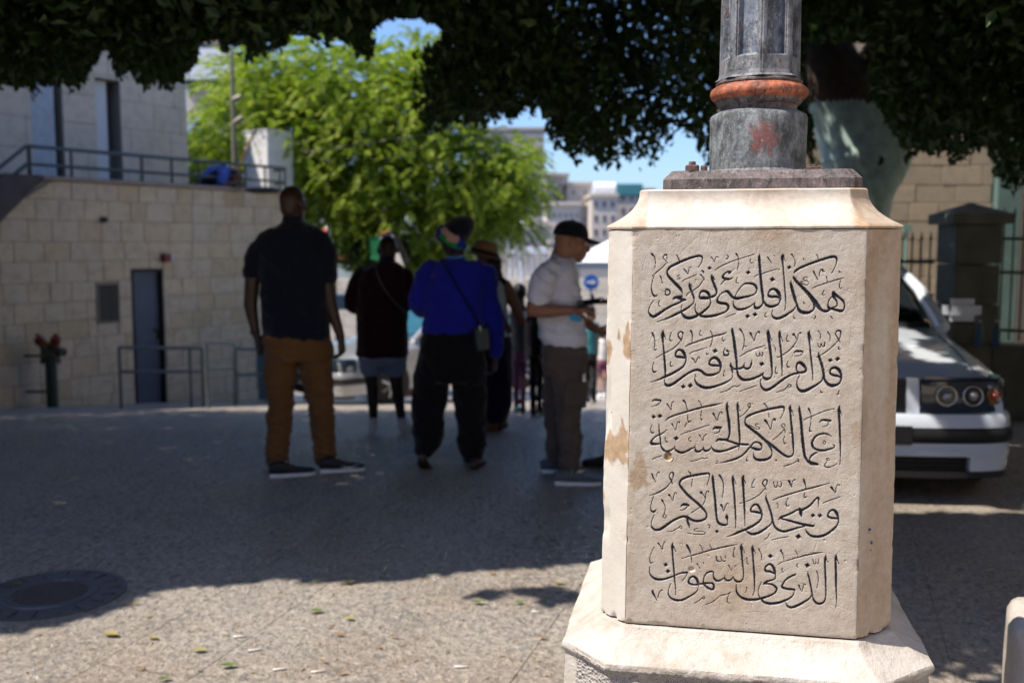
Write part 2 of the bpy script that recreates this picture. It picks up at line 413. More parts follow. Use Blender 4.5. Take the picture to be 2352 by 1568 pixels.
# leaves
def leafmat(name, cols, trans=.35, rough=.45):
    t = NT(name); g = t.new('ShaderNodeNewGeometry')
    c = t.ramp(g.outputs['Random Per Island'], [(i/(len(cols)-1), cc) for i, cc in enumerate(cols)])
    n = t.noise(t.coords('World'), 1.3, 3); c = t.mix(t.ramp(n, [(.4, 0.0), (.65, .5)]), c, cols[0])
    t.set(base=c, rough=rough, spec=.4)
    tr = t.new('ShaderNodeBsdfTranslucent'); t.lk(t.mix(1.0, c, (1.0, 1.25, .35), 'MULTIPLY'), tr.inputs[0])
    mx = t.new('ShaderNodeMixShader'); mx.inputs[0].default_value = trans
    t.lk(t.b.outputs[0], mx.inputs[1]); t.lk(tr.outputs[0], mx.inputs[2]); t.lk(mx.outputs[0], t.out.inputs[0])
    M[name] = t.m
leafmat('leaf_ficus', [(.016, .034, .008), (.028, .060, .012), (.045, .085, .016)], .25)
leafmat('leaf_pale', [(.11, .19, .02), (.30, .39, .04), (.60, .60, .09)], .42, .5)
leafmat('leaf_fallen_green', [(.10, .17, .04), (.15, .22, .05)], .2)
leafmat('leaf_fallen_yellow', [(.33, .29, .12), (.42, .36, .15)], .2)
leafmat('leaf_fallen_brown', [(.30, .17, .07), (.22, .12, .05)], .1)
# ---- the carved inscription: pen strokes as (x, y, width) read off the stone, one block per line and half ----
CAL = {}
CAL[('1', 1820, 610)] = """
1740 470 4,1790 390 10,1835 270 16,1845 200 26,1820 150 40,1760 140 48,1650 165 46,1500 215 44,1350 265 44,1200 325 44,1090 375 42,1010 430 38,980 475 14
965 535 10,985 580 40,1060 670 50,1180 790 55,1300 920 60,1380 1040 50,1390 1130 35,1370 1210 30,1290 1260 50,1200 1270 62,1120 1250 60,1070 1190 46,1040 1110 32,1000 990 50,960 850 50,925 720 46,915 660 25,920 625 6
1300 920 60,1400 1050 80,1460 1130 70,1530 1210 50,1620 1240 50,1700 1210 45,1750 1170 30,1830 1140 20,1850 1080 24,1830 1020 35,1790 960 50,1780 880 60,1780 840 15
1790 890 60,1870 950 45,1940 1000 40,1990 1070 32,2000 1150 22,1975 1210 35,1930 1235 50,1830 1215 45,1750 1190 42,1690 1180 50,1665 1110 22,1690 1010 18,1750 940 20
1040 1100 26,1010 1160 18,960 1220 30,860 1290 42,760 1350 50,660 1385 50,590 1375 44,545 1330 26,535 1270 14,555 1205 4
752 85 6,750 130 50,745 190 44,760 330 24,780 560 22,797 800 24,812 1000 20,810 1120 12,795 1225 4
770 130 30,790 190 14,805 225 4
D 885 355 48
D 545 600 58
D 60 458 50
D 195 1305 52
D 45 1340 52
935 95 26,960 130 14,990 190 12,1003 250 10,995 330 4
1175 175 8,1175 200 12,1195 210 12
1435 100 16,1460 140 14,1472 190 8
1375 440 26,1400 490 22,1430 550 18,1460 610 10
1490 540 6,1495 470 8,1520 410 12,1545 395 24,1565 430 28,1590 440 16
1345 785 12,1430 740 18,1550 700 16,1650 665 16,1780 625 18,1900 590 20,1980 570 12
1635 545 22,1645 590 14,1658 655 6
1925 615 8,1905 670 10,1895 740 10,1915 780 16,1945 770 8
1885 430 12,1895 455 22,1930 450 8
1245 555 8,1190 560 8,1165 590 12,1180 620 10,1230 625 10,1265 650 12,1270 690 12,1230 715 12,1160 690 12,1115 665 16,1130 640 10,1160 650 12
1590 820 4,1560 870 8,1560 910 16,1600 905 10
1170 1050 8,1180 1085 12,1200 1085 8
1415 1330 12,1410 1365 8,1385 1395 4
1725 1345 18,1760 1395 6
975 1330 8,980 1375 18,1000 1385 8
420 1265 4,395 1310 10,405 1355 16,435 1350 6
290 90 6,280 140 36,280 200 44,295 380 42,310 560 44,330 760 46,350 900 44,360 1010 40,350 1075 22,320 1130 30,260 1170 50,210 1175 55,185 1130 30,190 1060 6
545 970 20,490 940 46,460 920 30,470 860 24,510 810 40,570 790 46,630 820 56,680 890 56,700 960 44,700 1010 32,680 1070 24,640 1110 36,560 1140 50,480 1140 52,420 1110 46,385 1060 32,360 1010 30
470 925 30,540 945 46,620 945 44,680 970 30
185 550 6,240 510 14,320 495 8,420 455 16,540 420 10,640 385 8
450 150 22,480 195 18,510 245 10,525 275 4
575 120 12,590 122 12
105 195 4,95 240 10,115 270 14,140 262 10
"""
CAL[('1', 1570, 610)] = """
2243 85 6,2180 115 14,2060 150 12,1930 190 14,1800 235 14,1680 285 16,1560 340 18,1490 385 14,1455 415 6
1880 85 30,1905 125 22,1925 180 14,1930 260 12,1920 330 10,1905 400 6
1680 105 8,1715 130 14,1715 165 16,1690 185 18,1665 180 8
1380 150 18,1410 200 10,1445 245 8,1455 190 6,1480 145 12,1520 155 14
D 1340 372 44
1740 480 30,1760 445 40,1700 450 30,1640 490 30,1610 540 36,1630 575 44,1700 590 46,1760 590 30,1815 555 8
1660 610 30,1620 640 24,1570 700 6
1900 560 4,1880 620 8,1885 670 14,1920 670 8
1385 500 8,1390 560 44,1410 640 44,1450 740 44,1480 820 40,1480 880 26,1450 920 36,1390 950 48,1340 955 44
1410 540 20,1455 615 6
1340 970 40,1280 975 56,1200 970 62,1150 970 40,1140 910 24,1170 850 38,1220 830 46,1280 850 50,1330 900 52,1345 960 30,1355 1010 20,1365 1060 20,1340 1130 28,1260 1210 44,1160 1290 48,1060 1345 54,960 1375 60,870 1370 56,810 1320 46,775 1260 26,770 1200 12,785 1110 4
1855 945 10,1890 870 14,1950 780 18,2010 710 22,2080 680 36,2180 680 40,2250 710 44,2290 770 40,2290 830 22,2250 890 24,2160 930 36,2060 950 44,1950 975 54,1870 980 50,1800 950 44,1750 890 46,1700 840 48,1640 850 30,1560 900 20,1510 970 22,1500 1040 44,1560 1075 54,1650 1085 50,1710 1120 48,1720 1180 40,1660 1250 30,1560 1290 40,1420 1330 50,1280 1345 52,1180 1335 46,1110 1300 36,1065 1250 26,1050 1180 14,1060 1080 4
2253 1065 8,2175 1130 24,2090 1175 34,2000 1200 44,1920 1200 48,1860 1170 40,1825 1110 26,1820 1030 8
940 670 8,940 720 40,960 790 44,990 870 36,1025 960 34,1030 1030 14,1000 1090 22,930 1150 34,820 1220 42,700 1280 46,560 1350 40,440 1400 24,280 1455 5
960 700 26,995 750 6
1190 430 30,1215 440 30,1225 480 12
1160 500 20,1200 545 16,1235 585 16,1240 610 6
1225 590 8,1190 650 14,1120 740 18,1030 810 18,960 850 8,900 890 14,870 930 6
790 640 5,850 600 12,960 555 12,1080 500 6
825 390 20,860 430 24,905 490 10,920 430 10,935 360 12,970 355 18
735 510 8,700 530 10,720 560 12,750 580 10,720 600 10,690 585 8
1115 355 6,1160 290 14,1190 220 16,1190 150 30,1140 125 40,1050 140 44,920 180 46,780 235 50,640 300 48,550 350 46,500 410 34,485 460 30,520 540 44,600 630 52,690 720 54,760 800 48,790 870 16,785 940 14
675 110 14,705 155 22,740 235 20
785 940 30,720 950 50,640 970 46,610 1005 14
660 960 30,750 990 46,840 1010 40,865 1010 14
850 1010 36,780 1040 36,660 1095 40,540 1150 42,420 1220 48,320 1290 54,230 1345 58,170 1335 50,125 1280 30,112 1220 14,150 1120 8,215 1020 4
470 800 30,520 810 30,545 860 24,530 900 24,480 915 26,450 890 18,455 830 16,475 790 10
350 535 22,370 580 18,390 670 6
225 530 5,195 620 8,172 720 12,175 820 22,200 900 32,240 940 38,290 910 8
180 85 36,210 120 26,240 170 14,250 250 12,238 360 4
430 110 24,470 105 26,485 150 10,480 185 8
430 110 20,405 160 14,430 195 14,465 230 16,490 270 6
460 280 12,400 350 16,290 440 18,190 530 8
335 1025 4,310 1080 10,320 1130 18,345 1135 8
1660 1365 5,1740 1335 8,1860 1290 4
"""
CAL[('2', 1820, 790)] = """
D 1858 715 54
D 1715 740 50
1920 1090 20,1870 1060 40,1780 1040 46,1715 1010 36,1710 950 30,1750 900 46,1820 890 50,1890 940 54,1930 1030 40,1935 1110 28,1900 1190 30,1840 1235 46,1760 1250 60,1680 1230 54,1620 1170 44,1590 1090 40,1570 960 44,1540 830 44,1500 710 44,1480 640 34,1482 580 6
1590 1050 36,1560 1100 30,1530 1160 28,1440 1230 40,1320 1300 52,1220 1350 60,1130 1360 56,1070 1320 40,1040 1250 24,1045 1150 10,1095 1040 5
1515 640 12,1610 580 18,1740 480 18,1810 410 14,1870 345 6
1910 375 10,1870 310 20,1830 240 18,1820 190 18,1860 145 26,1910 150 26,1925 190 20,1915 260 12,1885 320 16
1435 680 5,1490 655 12
1885 470 10,1880 520 20,1915 515 8
1290 145 6,1280 200 46,1285 280 44,1300 450 26,1315 620 28,1340 830 28,1355 980 22,1360 1145 4
1310 250 20,1355 355 5
1460 390 10,1480 470 16,1515 470 14,1530 400 12,1545 450 14,1590 460 22,1600 380 20
1465 145 8,1500 190 10,1518 250 8,1510 300 4
1660 175 22,1700 225 12,1710 290 8,1705 370 4
985 590 16,1020 560 36,1090 560 40,1160 570 20,1130 625 10,1080 650 10,1000 665 5
1100 990 30,1045 960 26,1025 890 24,1050 810 38,1110 790 54,1180 850 56,1225 920 36,1200 970 44,1130 985 44,1040 1000 40,930 1030 40,800 1100 42,660 1200 46,540 1290 50,450 1335 54,380 1330 48,330 1280 36,305 1200 18,315 1120 4
690 150 6,690 210 48,690 300 34,710 480 30,730 680 32,740 880 26,738 1055 5
710 250 22,755 355 5
655 690 6,740 640 16,860 560 20,960 460 20,1030 360 14,1060 290 10,1070 220 10,1110 185 26,1120 205 10
970 220 46,1000 250 20,1035 310 18
850 235 4,832 310 10,850 360 22,885 350 8
855 765 4,838 830 12,855 880 24,890 875 8
460 125 6,460 190 56,470 280 54,490 450 46,515 650 44,530 830 38,540 960 24,530 1050 20,490 1100 36,430 1120 60,370 1090 40,345 1030 18
490 230 24,535 345 5
365 980 12,340 1020 36,250 1070 44,120 1120 48,0 1135 52,-60 1125 54,-110 1085 50,-150 1020 36,-170 900 30,-180 740 40,-205 520 50,-233 300 46,-262 150 44,-268 90 6
D 330 815 56
215 600 12,240 660 12,285 640 12,285 580 12,310 640 12,350 640 12,345 580 10
100 195 36,130 250 20,180 350 10,195 270 8,235 185 12,270 165 30,285 200 10
-113 660 5,-40 620 14,0 595 16,60 560 16,180 510 18,300 475 18,395 440 8
130 745 5,120 810 30,95 880 30,40 910 44,0 900 38,-30 870 30,-15 790 5
570 440 10,600 490 10,615 560 5
620 870 4,605 950 10,620 1005 22,650 995 8
-110 1365 5,0 1325 12,120 1285 16,230 1250 12
855 1270 10,870 1230 16,910 1235 20,920 1270 16,880 1275 10,850 1270 10,800 1320 14,720 1355 12,625 1385 4
1515 1350 8,1530 1390 22,1558 1385 8
1885 1355 14,1880 1390 8,1845 1430 4
"""
CAL[('2', 1570, 790)] = """
185 185 26,205 230 34,235 310 16,243 400 14,225 500 10,220 525 16,255 540 18,265 515 5
408 135 6,400 200 54,395 280 50,410 430 26,425 620 34,440 800 38,450 950 34,445 1060 20
430 230 26,465 325 5
570 185 4,545 270 10,550 350 20,585 345 8
780 355 10,740 300 28,710 240 22,720 190 20,765 165 24,800 190 26,800 250 12,775 330 18
760 350 8,700 420 14,600 510 18,480 575 18,370 630 10,260 700 5
860 700 30,790 680 46,700 670 50,655 640 30,680 560 34,740 530 44,800 560 52,845 640 50,865 720 30,850 800 28,790 880 38,690 950 44,560 1020 48,430 1080 46,300 1135 28,165 1178 5
965 150 30,990 200 22,998 280 12,985 390 8
1165 140 4,1140 200 10,1155 245 18,1190 240 6
860 465 14,920 425 26,1050 380 26,1250 310 26,1450 250 28,1600 215 28,1685 180 8
1360 155 14,1390 210 14,1400 280 10,1385 390 8,1355 465 4
1605 275 5,1595 320 10,1620 350 20,1645 340 6
1955 115 30,2000 180 22,2035 260 16,2045 360 14,2030 450 10,2005 530 4
2040 445 14,2070 465 16,2090 455 6
D 1455 552 58
1660 490 4,1625 570 14,1640 630 34,1690 640 34,1725 620 26,1720 585 14,1680 545 22
1690 540 30,1740 565 16
935 610 6,1010 570 16,1140 530 14,1290 483 6
985 695 24,1020 725 24,1060 795 10,1080 740 10,1110 685 16,1135 680 20,1140 715 8
1550 850 40,1470 845 44,1390 840 50,1340 820 34,1350 750 34,1400 700 46,1460 690 52,1530 750 54,1565 840 46,1560 930 26,1530 980 26,1450 1020 40,1340 1040 50,1250 1020 50,1190 970 46,1120 935 46,1040 940 44,940 985 42,820 1060 44,700 1150 46,600 1220 50,510 1250 58,460 1230 44,437 1180 16,432 1125 5
1275 590 8,1290 625 20,1320 610 8
560 770 5,550 830 12,565 865 20,600 850 6
220 780 5,195 860 10,195 940 22,230 980 34,270 960 8
D 812 1270 54
D 955 1250 58
1770 790 6,1770 850 40,1810 900 36,1880 915 40,1960 905 40,2020 870 36,2050 790 5
1790 920 40,1805 1000 14,1800 1080 12,1750 1140 24,1650 1195 36,1500 1250 46,1350 1290 56,1220 1285 58,1120 1240 46,1065 1180 30,1045 1110 16,1060 1025 4
1645 950 4,1625 1010 10,1625 1055 20,1658 1050 6
1560 1390 8,1640 1365 12,1720 1335 16,1800 1275 14,1850 1258 12,1890 1272 14,1960 1240 8
"""
CAL[('3', 1820, 965)] = """
1900 210 6,1890 270 44,1888 350 42,1900 600 36,1908 800 34,1915 1000 28,1918 1200 18,1905 1390 4
1905 280 24,1940 405 5
1735 830 6,1660 785 26,1570 770 34,1460 800 36,1380 870 36,1345 960 42,1370 1050 46,1450 1095 44,1570 1110 44,1700 1080 36,1785 1050 26,1795 1010 14,1765 995 8
1470 1135 12,1400 1170 34,1330 1220 32,1295 1290 22,1300 1340 40,1370 1370 56,1430 1385 50,1470 1395 24
1090 215 6,1090 280 38,1110 420 44,1130 600 46,1145 800 50,1165 1000 52,1185 1150 46,1210 1250 44,1270 1340 44,1350 1390 40,1440 1395 30
1590 915 14,1620 950 10,1590 985 12,1565 960 10,1590 915 12
1675 1265 14,1640 1280 12,1640 1305 14,1700 1295 8
1650 1330 8,1605 1390 10,1610 1435 20,1680 1450 18,1760 1425 12,1840 1380 4
1495 550 5,1540 500 34,1630 500 42,1720 510 30,1670 545 16,1665 590 16,1625 620 12,1560 632 5
1185 490 18,1320 430 14,1500 355 16,1650 300 12,1790 270 5
1270 250 10,1285 290 30,1315 360 12,1325 450 12,1315 580 12,1295 680 16,1305 725 30,1330 715 10
905 195 6,900 250 44,905 320 36,920 480 34,940 700 38,960 900 36,970 1060 30,970 1160 22,930 1220 34,860 1235 42,780 1200 46,680 1130 46,560 1030 50,400 910 50,260 790 52,120 680 50,20 600 44,-5 540 12
935 300 20,975 410 5
710 460 4,760 370 12,780 290 20,770 240 40,710 235 46,600 255 44,450 285 44,300 325 42,150 375 42,40 430 42,0 480 20,-5 550 26
400 910 40,480 1010 36,530 1110 26,535 1190 18,500 1250 36,430 1290 50,320 1305 54,220 1290 48,175 1240 34,165 1150 8
120 1050 30,210 1090 44,290 1100 30,330 1050 24,310 980 36,250 945 30,180 950 30,120 1010 28,60 1080 30,0 1150 32,-80 1220 36,-200 1280 40,-330 1320 36,-450 1350 20,-600 1365 4
140 1060 44,220 1085 50,290 1090 36
400 505 44,430 545 30,470 610 18,512 685 10,530 600 12,545 520 12,590 470 30,600 510 20
800 630 10,795 590 12,765 570 16,735 600 12,740 630 14,780 670 12,805 745 6
780 690 8,700 780 8,620 850 6,555 895 4
265 580 6,220 575 8,210 610 10,250 640 8,285 660 14,260 685 12,180 655 12,80 600 6
380 170 22,410 200 20,445 255 14
472 345 6,475 440 4
795 825 4,770 890 10,780 950 16,795 980 18,815 960 8
D 620 1310 26
780 1425 8,860 1405 20,970 1365 12,1030 1325 14,1075 1340 14,1075 1295 14,1050 1290 6
40 1240 4,20 1300 12,35 1325 16,55 1310 6
90 160 20,50 190 10,60 220 8,85 250 20,100 200 8,95 165 16
75 260 5,0 350 5,-60 400 5,-130 440 4
"""
CAL[('3', 1570, 965)] = """
1705 140 6,1690 210 44,1705 350 40,1730 520 48,1745 680 44,1745 780 30,1720 860 30,1690 890 44,1600 895 46,1520 890 44,1475 935 16
1715 210 20,1745 270 5
1915 140 6,1905 210 40,1915 350 30,1930 550 36,1945 780 34,1950 950 26,1930 1100 4
1930 210 18,1960 315 5
1700 910 44,1800 945 40,1920 980 44,2040 990 44,2110 990 40,2130 980 14
1910 1020 34,1780 1070 40,1650 1115 42,1530 1130 48,1440 1110 42,1390 1060 20,1380 1015 5
1385 1040 8,1340 1090 28,1280 1120 44,1230 1100 36,1215 1030 5
1215 1060 8,1170 1110 30,1110 1135 46,1060 1110 36,1050 1020 5
1050 1040 14,960 1080 36,870 1130 40,780 1155 46,700 1130 44,650 1090 32,640 1020 5
640 1045 10,580 1095 28,510 1125 36,440 1120 40,390 1070 36,360 1000 22,350 880 26,330 740 22,320 580 6
360 965 20,270 980 44,190 980 56,165 940 40,200 880 30,270 820 28,350 785 26,420 745 20,480 695 5
D 215 435 48
D 340 418 54
D 668 868 58
190 125 14,230 95 34,330 100 36,360 105 20,340 150 18,270 200 14,175 228 5
490 180 24,530 240 16,565 295 8,575 210 10,590 145 12,620 128 10
815 105 34,860 160 22,880 240 14,900 315 12
905 390 5,905 500 14,930 540 26,965 505 8
880 560 10,845 640 5
1120 110 14,1160 160 14,1185 240 14
1180 310 5,1165 430 10,1175 495 22,1195 490 8
455 515 8,510 460 26,650 400 34,850 340 34,1050 280 36,1250 230 36,1450 190 34,1600 155 8
1415 365 36,1450 430 18,1500 510 8,1520 430 12,1550 345 14,1590 345 20,1595 375 10
585 580 26,610 620 16,655 705 8,680 610 10,695 545 12,735 535 18,735 560 8
180 605 4,155 680 10,165 740 20,195 765 24,220 740 10
755 795 5,850 755 12,1050 690 16,1200 640 16,1335 598 12
1405 695 10,1450 655 46,1520 650 54,1575 650 34,1550 690 16,1530 740 20,1430 772 8
450 840 4,450 900 10,475 940 24,495 930 8
960 840 4,925 870 8,935 920 16,970 920 8
1140 800 22,1170 850 10,1212 910 6,1230 830 10,1280 780 16
190 1290 4,280 1250 8,375 1220 5
600 1260 14,610 1290 8,580 1335 4
970 1325 4,1080 1305 10,1190 1265 12,1240 1275 12,1310 1255 5
"""
CAL[('4', 1820, 1140)] = """
1870 1040 26,1800 1030 40,1720 1020 44,1665 985 36,1680 920 26,1730 870 36,1790 870 44,1840 930 50,1870 1020 36,1880 1090 20,1840 1180 30,1740 1280 40,1600 1370 46,1450 1400 52,1320 1380 44,1240 1310 28,1213 1250 5
D 1360 975 50
D 1505 975 54
D 1070 1400 64
1470 800 5,1475 700 16,1470 620 40,1420 640 30,1340 730 34,1250 810 40,1170 850 44,1120 880 60,1120 940 56,1135 1010 8
1080 815 10,1100 840 30,1030 870 34,920 930 40,800 980 42,720 1010 40,665 1065 12
720 1040 26,850 1070 40,1000 1110 44,1150 1150 46,1290 1175 50,1360 1185 44,1390 1165 12
1200 1190 26,1080 1215 36,930 1260 44,800 1295 46,700 1280 46,620 1230 42,570 1150 34,545 1040 34,520 930 36,480 800 36,440 690 36,415 620 30,422 560 6
545 1070 16,520 1140 18,440 1210 34,330 1290 46,220 1340 52,130 1350 50,60 1320 40,25 1290 16
330 940 30,260 915 46,180 900 44,115 890 36,120 820 26,180 760 40,240 760 40,290 830 44,325 920 40,330 1000 24,290 1080 34,190 1160 46,80 1220 50,0 1260 50,-110 1300 50,-230 1355 34,-370 1400 6
560 662 10,700 605 24,900 540 26,1200 455 28,1450 390 28,1690 323 8
1175 245 22,1195 310 30,1215 380 18,1222 435 6
1200 515 4,1180 590 14,1200 610 24,1240 595 6
880 280 40,905 340 26,930 405 8,940 330 10,960 275 12,1000 255 24
570 300 10,590 390 20,630 405 12,650 300 12
655 370 12,700 400 14,730 350 14,710 290 8
420 460 8,390 390 24,350 340 22,360 290 18,400 250 24,440 280 26,425 350 12,390 385 14
385 440 5,300 540 14,180 620 18,80 670 14,0 698 10,-110 730 4
190 240 4,135 340 8,140 410 16,185 405 6
640 725 12,660 770 10,655 830 4
860 630 4,820 710 10,830 780 18,870 780 8
1570 720 16,1700 670 18,1910 600 10
1735 410 40,1780 470 24,1815 520 8,1825 430 8,1860 355 14,1900 365 22
490 1330 12,450 1410 10,390 1460 4
530 1468 4,680 1430 8,865 1398 5
"""
CAL[('4', 1570, 1140)] = """
1820 165 6,1810 230 40,1825 400 34,1845 600 34,1860 850 30,1870 1050 24,1868 1230 4
1835 240 18,1882 355 5
2025 175 30,2015 240 50,2025 450 38,2040 700 36,2050 900 28,2055 1190 4
2035 240 20,2075 340 5
1545 170 40,1590 240 26,1620 340 18,1622 450 14,1600 620 4
1405 150 6,1408 230 44,1430 450 40,1455 650 42,1470 850 40,1485 1020 36,1520 1120 48,1590 1160 52,1670 1165 40,1705 1130 16,1700 1060 24,1690 1010 56,1690 945 8
1575 765 44,1600 810 24,1625 885 6,1660 790 8,1700 730 14,1725 745 12
1290 360 4,1325 260 10,1340 180 20,1330 130 34,1240 135 44,1100 155 46,950 185 46,830 220 48,760 270 40,735 340 34,780 420 46,880 540 50,1000 650 48,1120 750 48,1210 840 44,1270 920 34,1285 990 28,1240 1050 40,1140 1085 50,1030 1080 50,930 1030 44,890 970 10
905 1030 60,900 1090 40,920 1150 40,940 1220 10
900 1040 30,860 1000 44,780 1000 46,660 1050 46,540 1120 48,430 1200 50,330 1260 54,240 1260 46,180 1210 26,168 1160 10,185 1060 6,230 965 3
1170 510 44,1200 540 20,1245 600 12,1260 640 8
1320 510 14,1320 480 14,1280 500 12,1262 580 10,1255 660 10,1210 750 10,1130 820 8,980 920 6
760 800 10,800 760 44,870 755 52,930 770 16,880 810 20,830 855 14,750 872 5
525 560 36,560 600 16,600 680 6,615 600 8,640 520 12,670 520 16,675 545 10
385 670 36,415 720 20,445 790 12,450 850 10,430 930 6
430 945 12,470 990 14,440 1025 12,400 1000 12,430 945 12
215 590 4,170 720 8,155 830 14,175 890 34,220 900 40,270 850 8
590 340 8,570 270 34,530 200 18,550 130 16,590 105 26,615 150 30,600 230 10,575 270 10
560 295 8,480 400 22,350 490 30,230 545 20,125 570 5
180 140 24,205 210 24,255 300 6
275 190 6,285 130 12,315 100 18,330 125 10
920 85 16,950 120 20,970 160 14
995 240 5,985 330 8,970 400 4
500 1300 6,600 1285 14,720 1220 12,780 1240 12,780 1190 12,740 1190 10,730 1220 8
890 1325 8,1000 1345 12,1200 1355 14,1250 1330 14,1220 1300 10,1100 1290 10,1030 1280 10,1050 1245 8,1100 1235 5
1310 1165 12,1350 1165 14,1340 1230 6
D 1492 1295 46
"""
CAL[('5', 1820, 1310)] = """
1835 350 6,1825 420 44,1820 520 38,1825 700 38,1825 900 34,1832 1100 26,1835 1300 14,1818 1435 4
1840 420 24,1888 550 5
1625 360 6,1612 440 40,1605 560 32,1612 750 32,1620 950 28,1622 1150 22,1600 1280 26,1540 1340 42,1460 1345 46,1400 1300 40,1360 1220 26,1345 1130 26,1320 1000 30,1290 850 30,1262 760 26,1262 705 6
1625 430 18,1670 515 5
1340 1150 20,1310 1220 24,1220 1290 40,1080 1370 48,950 1420 50,870 1410 40,830 1360 20,812 1325 4
D 1250 575 60
D 505 390 56
1358 450 8,1380 530 16,1410 545 10,1420 450 8
1430 520 14,1470 535 14,1475 450 8
665 555 6,730 515 12,850 475 14,1050 415 22,1250 365 26,1450 325 26,1545 310 8
1435 690 16,1465 770 16,1470 880 12,1440 1030 4
715 265 24,720 290 32,755 350 18,775 430 12,780 480 6
1005 275 12,1040 330 14,1055 390 6
1048 540 4,1040 590 14,1055 615 6
745 630 6,735 690 12,765 715 14
1020 745 14,990 765 34,910 800 36,820 860 32,755 950 28,745 1010 44,800 1040 46,900 1055 46,985 1065 40,985 1090 14,970 1160 22,900 1230 34,780 1290 44,640 1335 50,500 1345 52,390 1320 46,310 1250 26,265 1160 12,270 1040 8,325 905 4
1075 980 32,1100 1030 18,1138 1105 6,1165 1010 8,1180 945 12,1215 970 14
590 740 30,500 700 44,420 690 46,395 640 30,430 580 34,490 550 40,550 590 46,590 680 44,605 770 20,590 850 26,500 880 34,420 905 40,365 950 20,430 945 34,520 955 34,600 1000 42,630 1060 34,590 1130 34,480 1190 40,340 1235 46,180 1265 52,40 1260 54,-60 1230 50,-140 1170 40,-180 1080 28,-180 960 8
150 170 6,145 240 46,150 350 30,165 550 32,180 750 34,185 900 26,185 1060 18,150 1180 4
165 250 20,205 330 5
268 240 20,300 300 12,330 380 10,325 460 4
30 420 3,35 520 8,50 550 14,70 545 5
"""
CAL[('5', 1570, 1310)] = """
1985 150 6,1978 210 44,1990 330 34,2005 520 28,2025 700 24,2025 800 20,1990 880 30,1920 905 42,1860 880 38,1810 800 10
2000 210 24,2048 320 6
1815 820 12,1760 870 34,1690 880 40,1650 840 30,1645 780 5
1645 810 10,1590 860 32,1510 890 44,1450 860 40,1420 790 24,1420 715 20,1380 700 36,1300 720 32,1240 790 22,1220 880 20,1220 940 40
1220 940 50,1320 930 36,1400 940 40,1430 1000 36,1400 1060 44,1310 1030 44,1240 970 36
1230 945 40,1150 950 36,1110 960 36,1020 965 36,930 930 44,925 870 30,960 820 36,1020 800 44,1080 850 50,1110 930 44,1115 1000 14,1095 1080 20,1020 1150 30,900 1220 38,780 1275 46,660 1275 46,560 1230 36,512 1150 22,520 1050 10,560 940 3
605 120 6,590 190 44,595 320 30,610 500 30,625 700 30,640 880 26,655 1020 18,658 1165 4
620 190 20,660 295 5
790 885 4,850 820 10,880 760 18,900 710 16,860 720 40,780 725 34,680 760 26,560 810 36,430 850 44,310 860 50,210 825 44,150 760 26,130 690 12,135 610 4
D 458 565 52
D 503 695 54
310 130 28,350 190 18,392 255 6,400 180 8,440 95 16
230 205 4,170 320 8,135 440 10,155 530 22,205 510 6
885 170 36,915 230 40,950 300 24,970 370 12,985 510 4
1145 165 18,1180 210 16,1210 295 10
1350 165 14,1370 215 8,1385 245 5
780 435 10,900 400 14,1100 345 22,1300 285 26,1500 235 26,1700 190 28,1895 152 6
1480 385 14,1490 470 24,1530 500 20,1570 490 8
1565 395 10,1600 480 20,1640 495 18,1665 480 8
1660 385 16,1668 430 8
1855 210 4,1830 300 8,1820 400 16,1855 405 8
1730 575 24,1755 625 12,1785 670 5
1850 575 14,1868 590 8
1090 545 24,1120 590 12,1150 640 5
1215 520 14,1222 540 8
195 1085 30,200 1130 40,240 1200 26,280 1285 8
300 1230 4,330 1120 12,375 1070 20,390 1085 14
1035 1340 8,1120 1290 12,1185 1240 16,1230 1250 14,1250 1210 10,1220 1200 10,1195 1235 10
1265 1360 12,1380 1320 12,1480 1250 12,1560 1180 12,1620 1170 22,1700 1150 12,1770 1105 6
1745 1130 8,1705 1230 8,1700 1310 14,1745 1335 14
2085 1015 12,2095 1050 8,2065 1120 4
"""
# ================= inscribed stone pedestal =================
TH = R(11); E = Vector((math.cos(TH), -math.sin(TH), 0)); B = Vector((math.sin(TH), math.cos(TH), 0))
PF = Vector((0.4685, 2.0, 0)); NF = -B
def uv_of(p): q = p - PF; return q.dot(E), p.z
uL, _ = uv_of(at_plane(1450, 800, PF, NF)); uR, _ = uv_of(at_plane(1983, 800, PF, NF))
_, ZT = uv_of(at_plane(1720, 527, PF, NF)); _, ZB = uv_of(at_plane(1720, 1449, PF, NF))
KL, KR = 0.056, 0.078; WT = uR-uL+KL+KR; DT = WT
T22 = 0.4142
def P3(u, v, z): return PF + E*u + B*v + Vector((0, 0, z))
def outline(off, nsub, wid=0.0):
    """octagonal plan, offset inwards by off; returns list of (u, v) and corner ids"""
    l, r = uL-KL-wid, uR+KR+wid; a = off; g = off*T22
    C = [(uL-wid+g, a), (uR+wid-g, a), (r-a, KR+g), (r-a, DT-KR-g), (r-KR-g, DT-a), (l+KL+g, DT-a), (l+a, DT-KL-g), (l+a, KL+g)]
    out = []
    for i in range(8):
        p, q = C[i], C[(i+1) % 8]
        for k in range(nsub[i]): t = k/nsub[i]; out.append((p[0]*(1-t)+q[0]*t, p[1]*(1-t)+q[1]*t))
    return out
ped = empty('stone_pedestal', P3((uL+uR)/2, DT/2, 0), 'pale stone lamp-post pedestal carved with five lines of black Arabic calligraphy, on sunlit paving', 'pedestal')

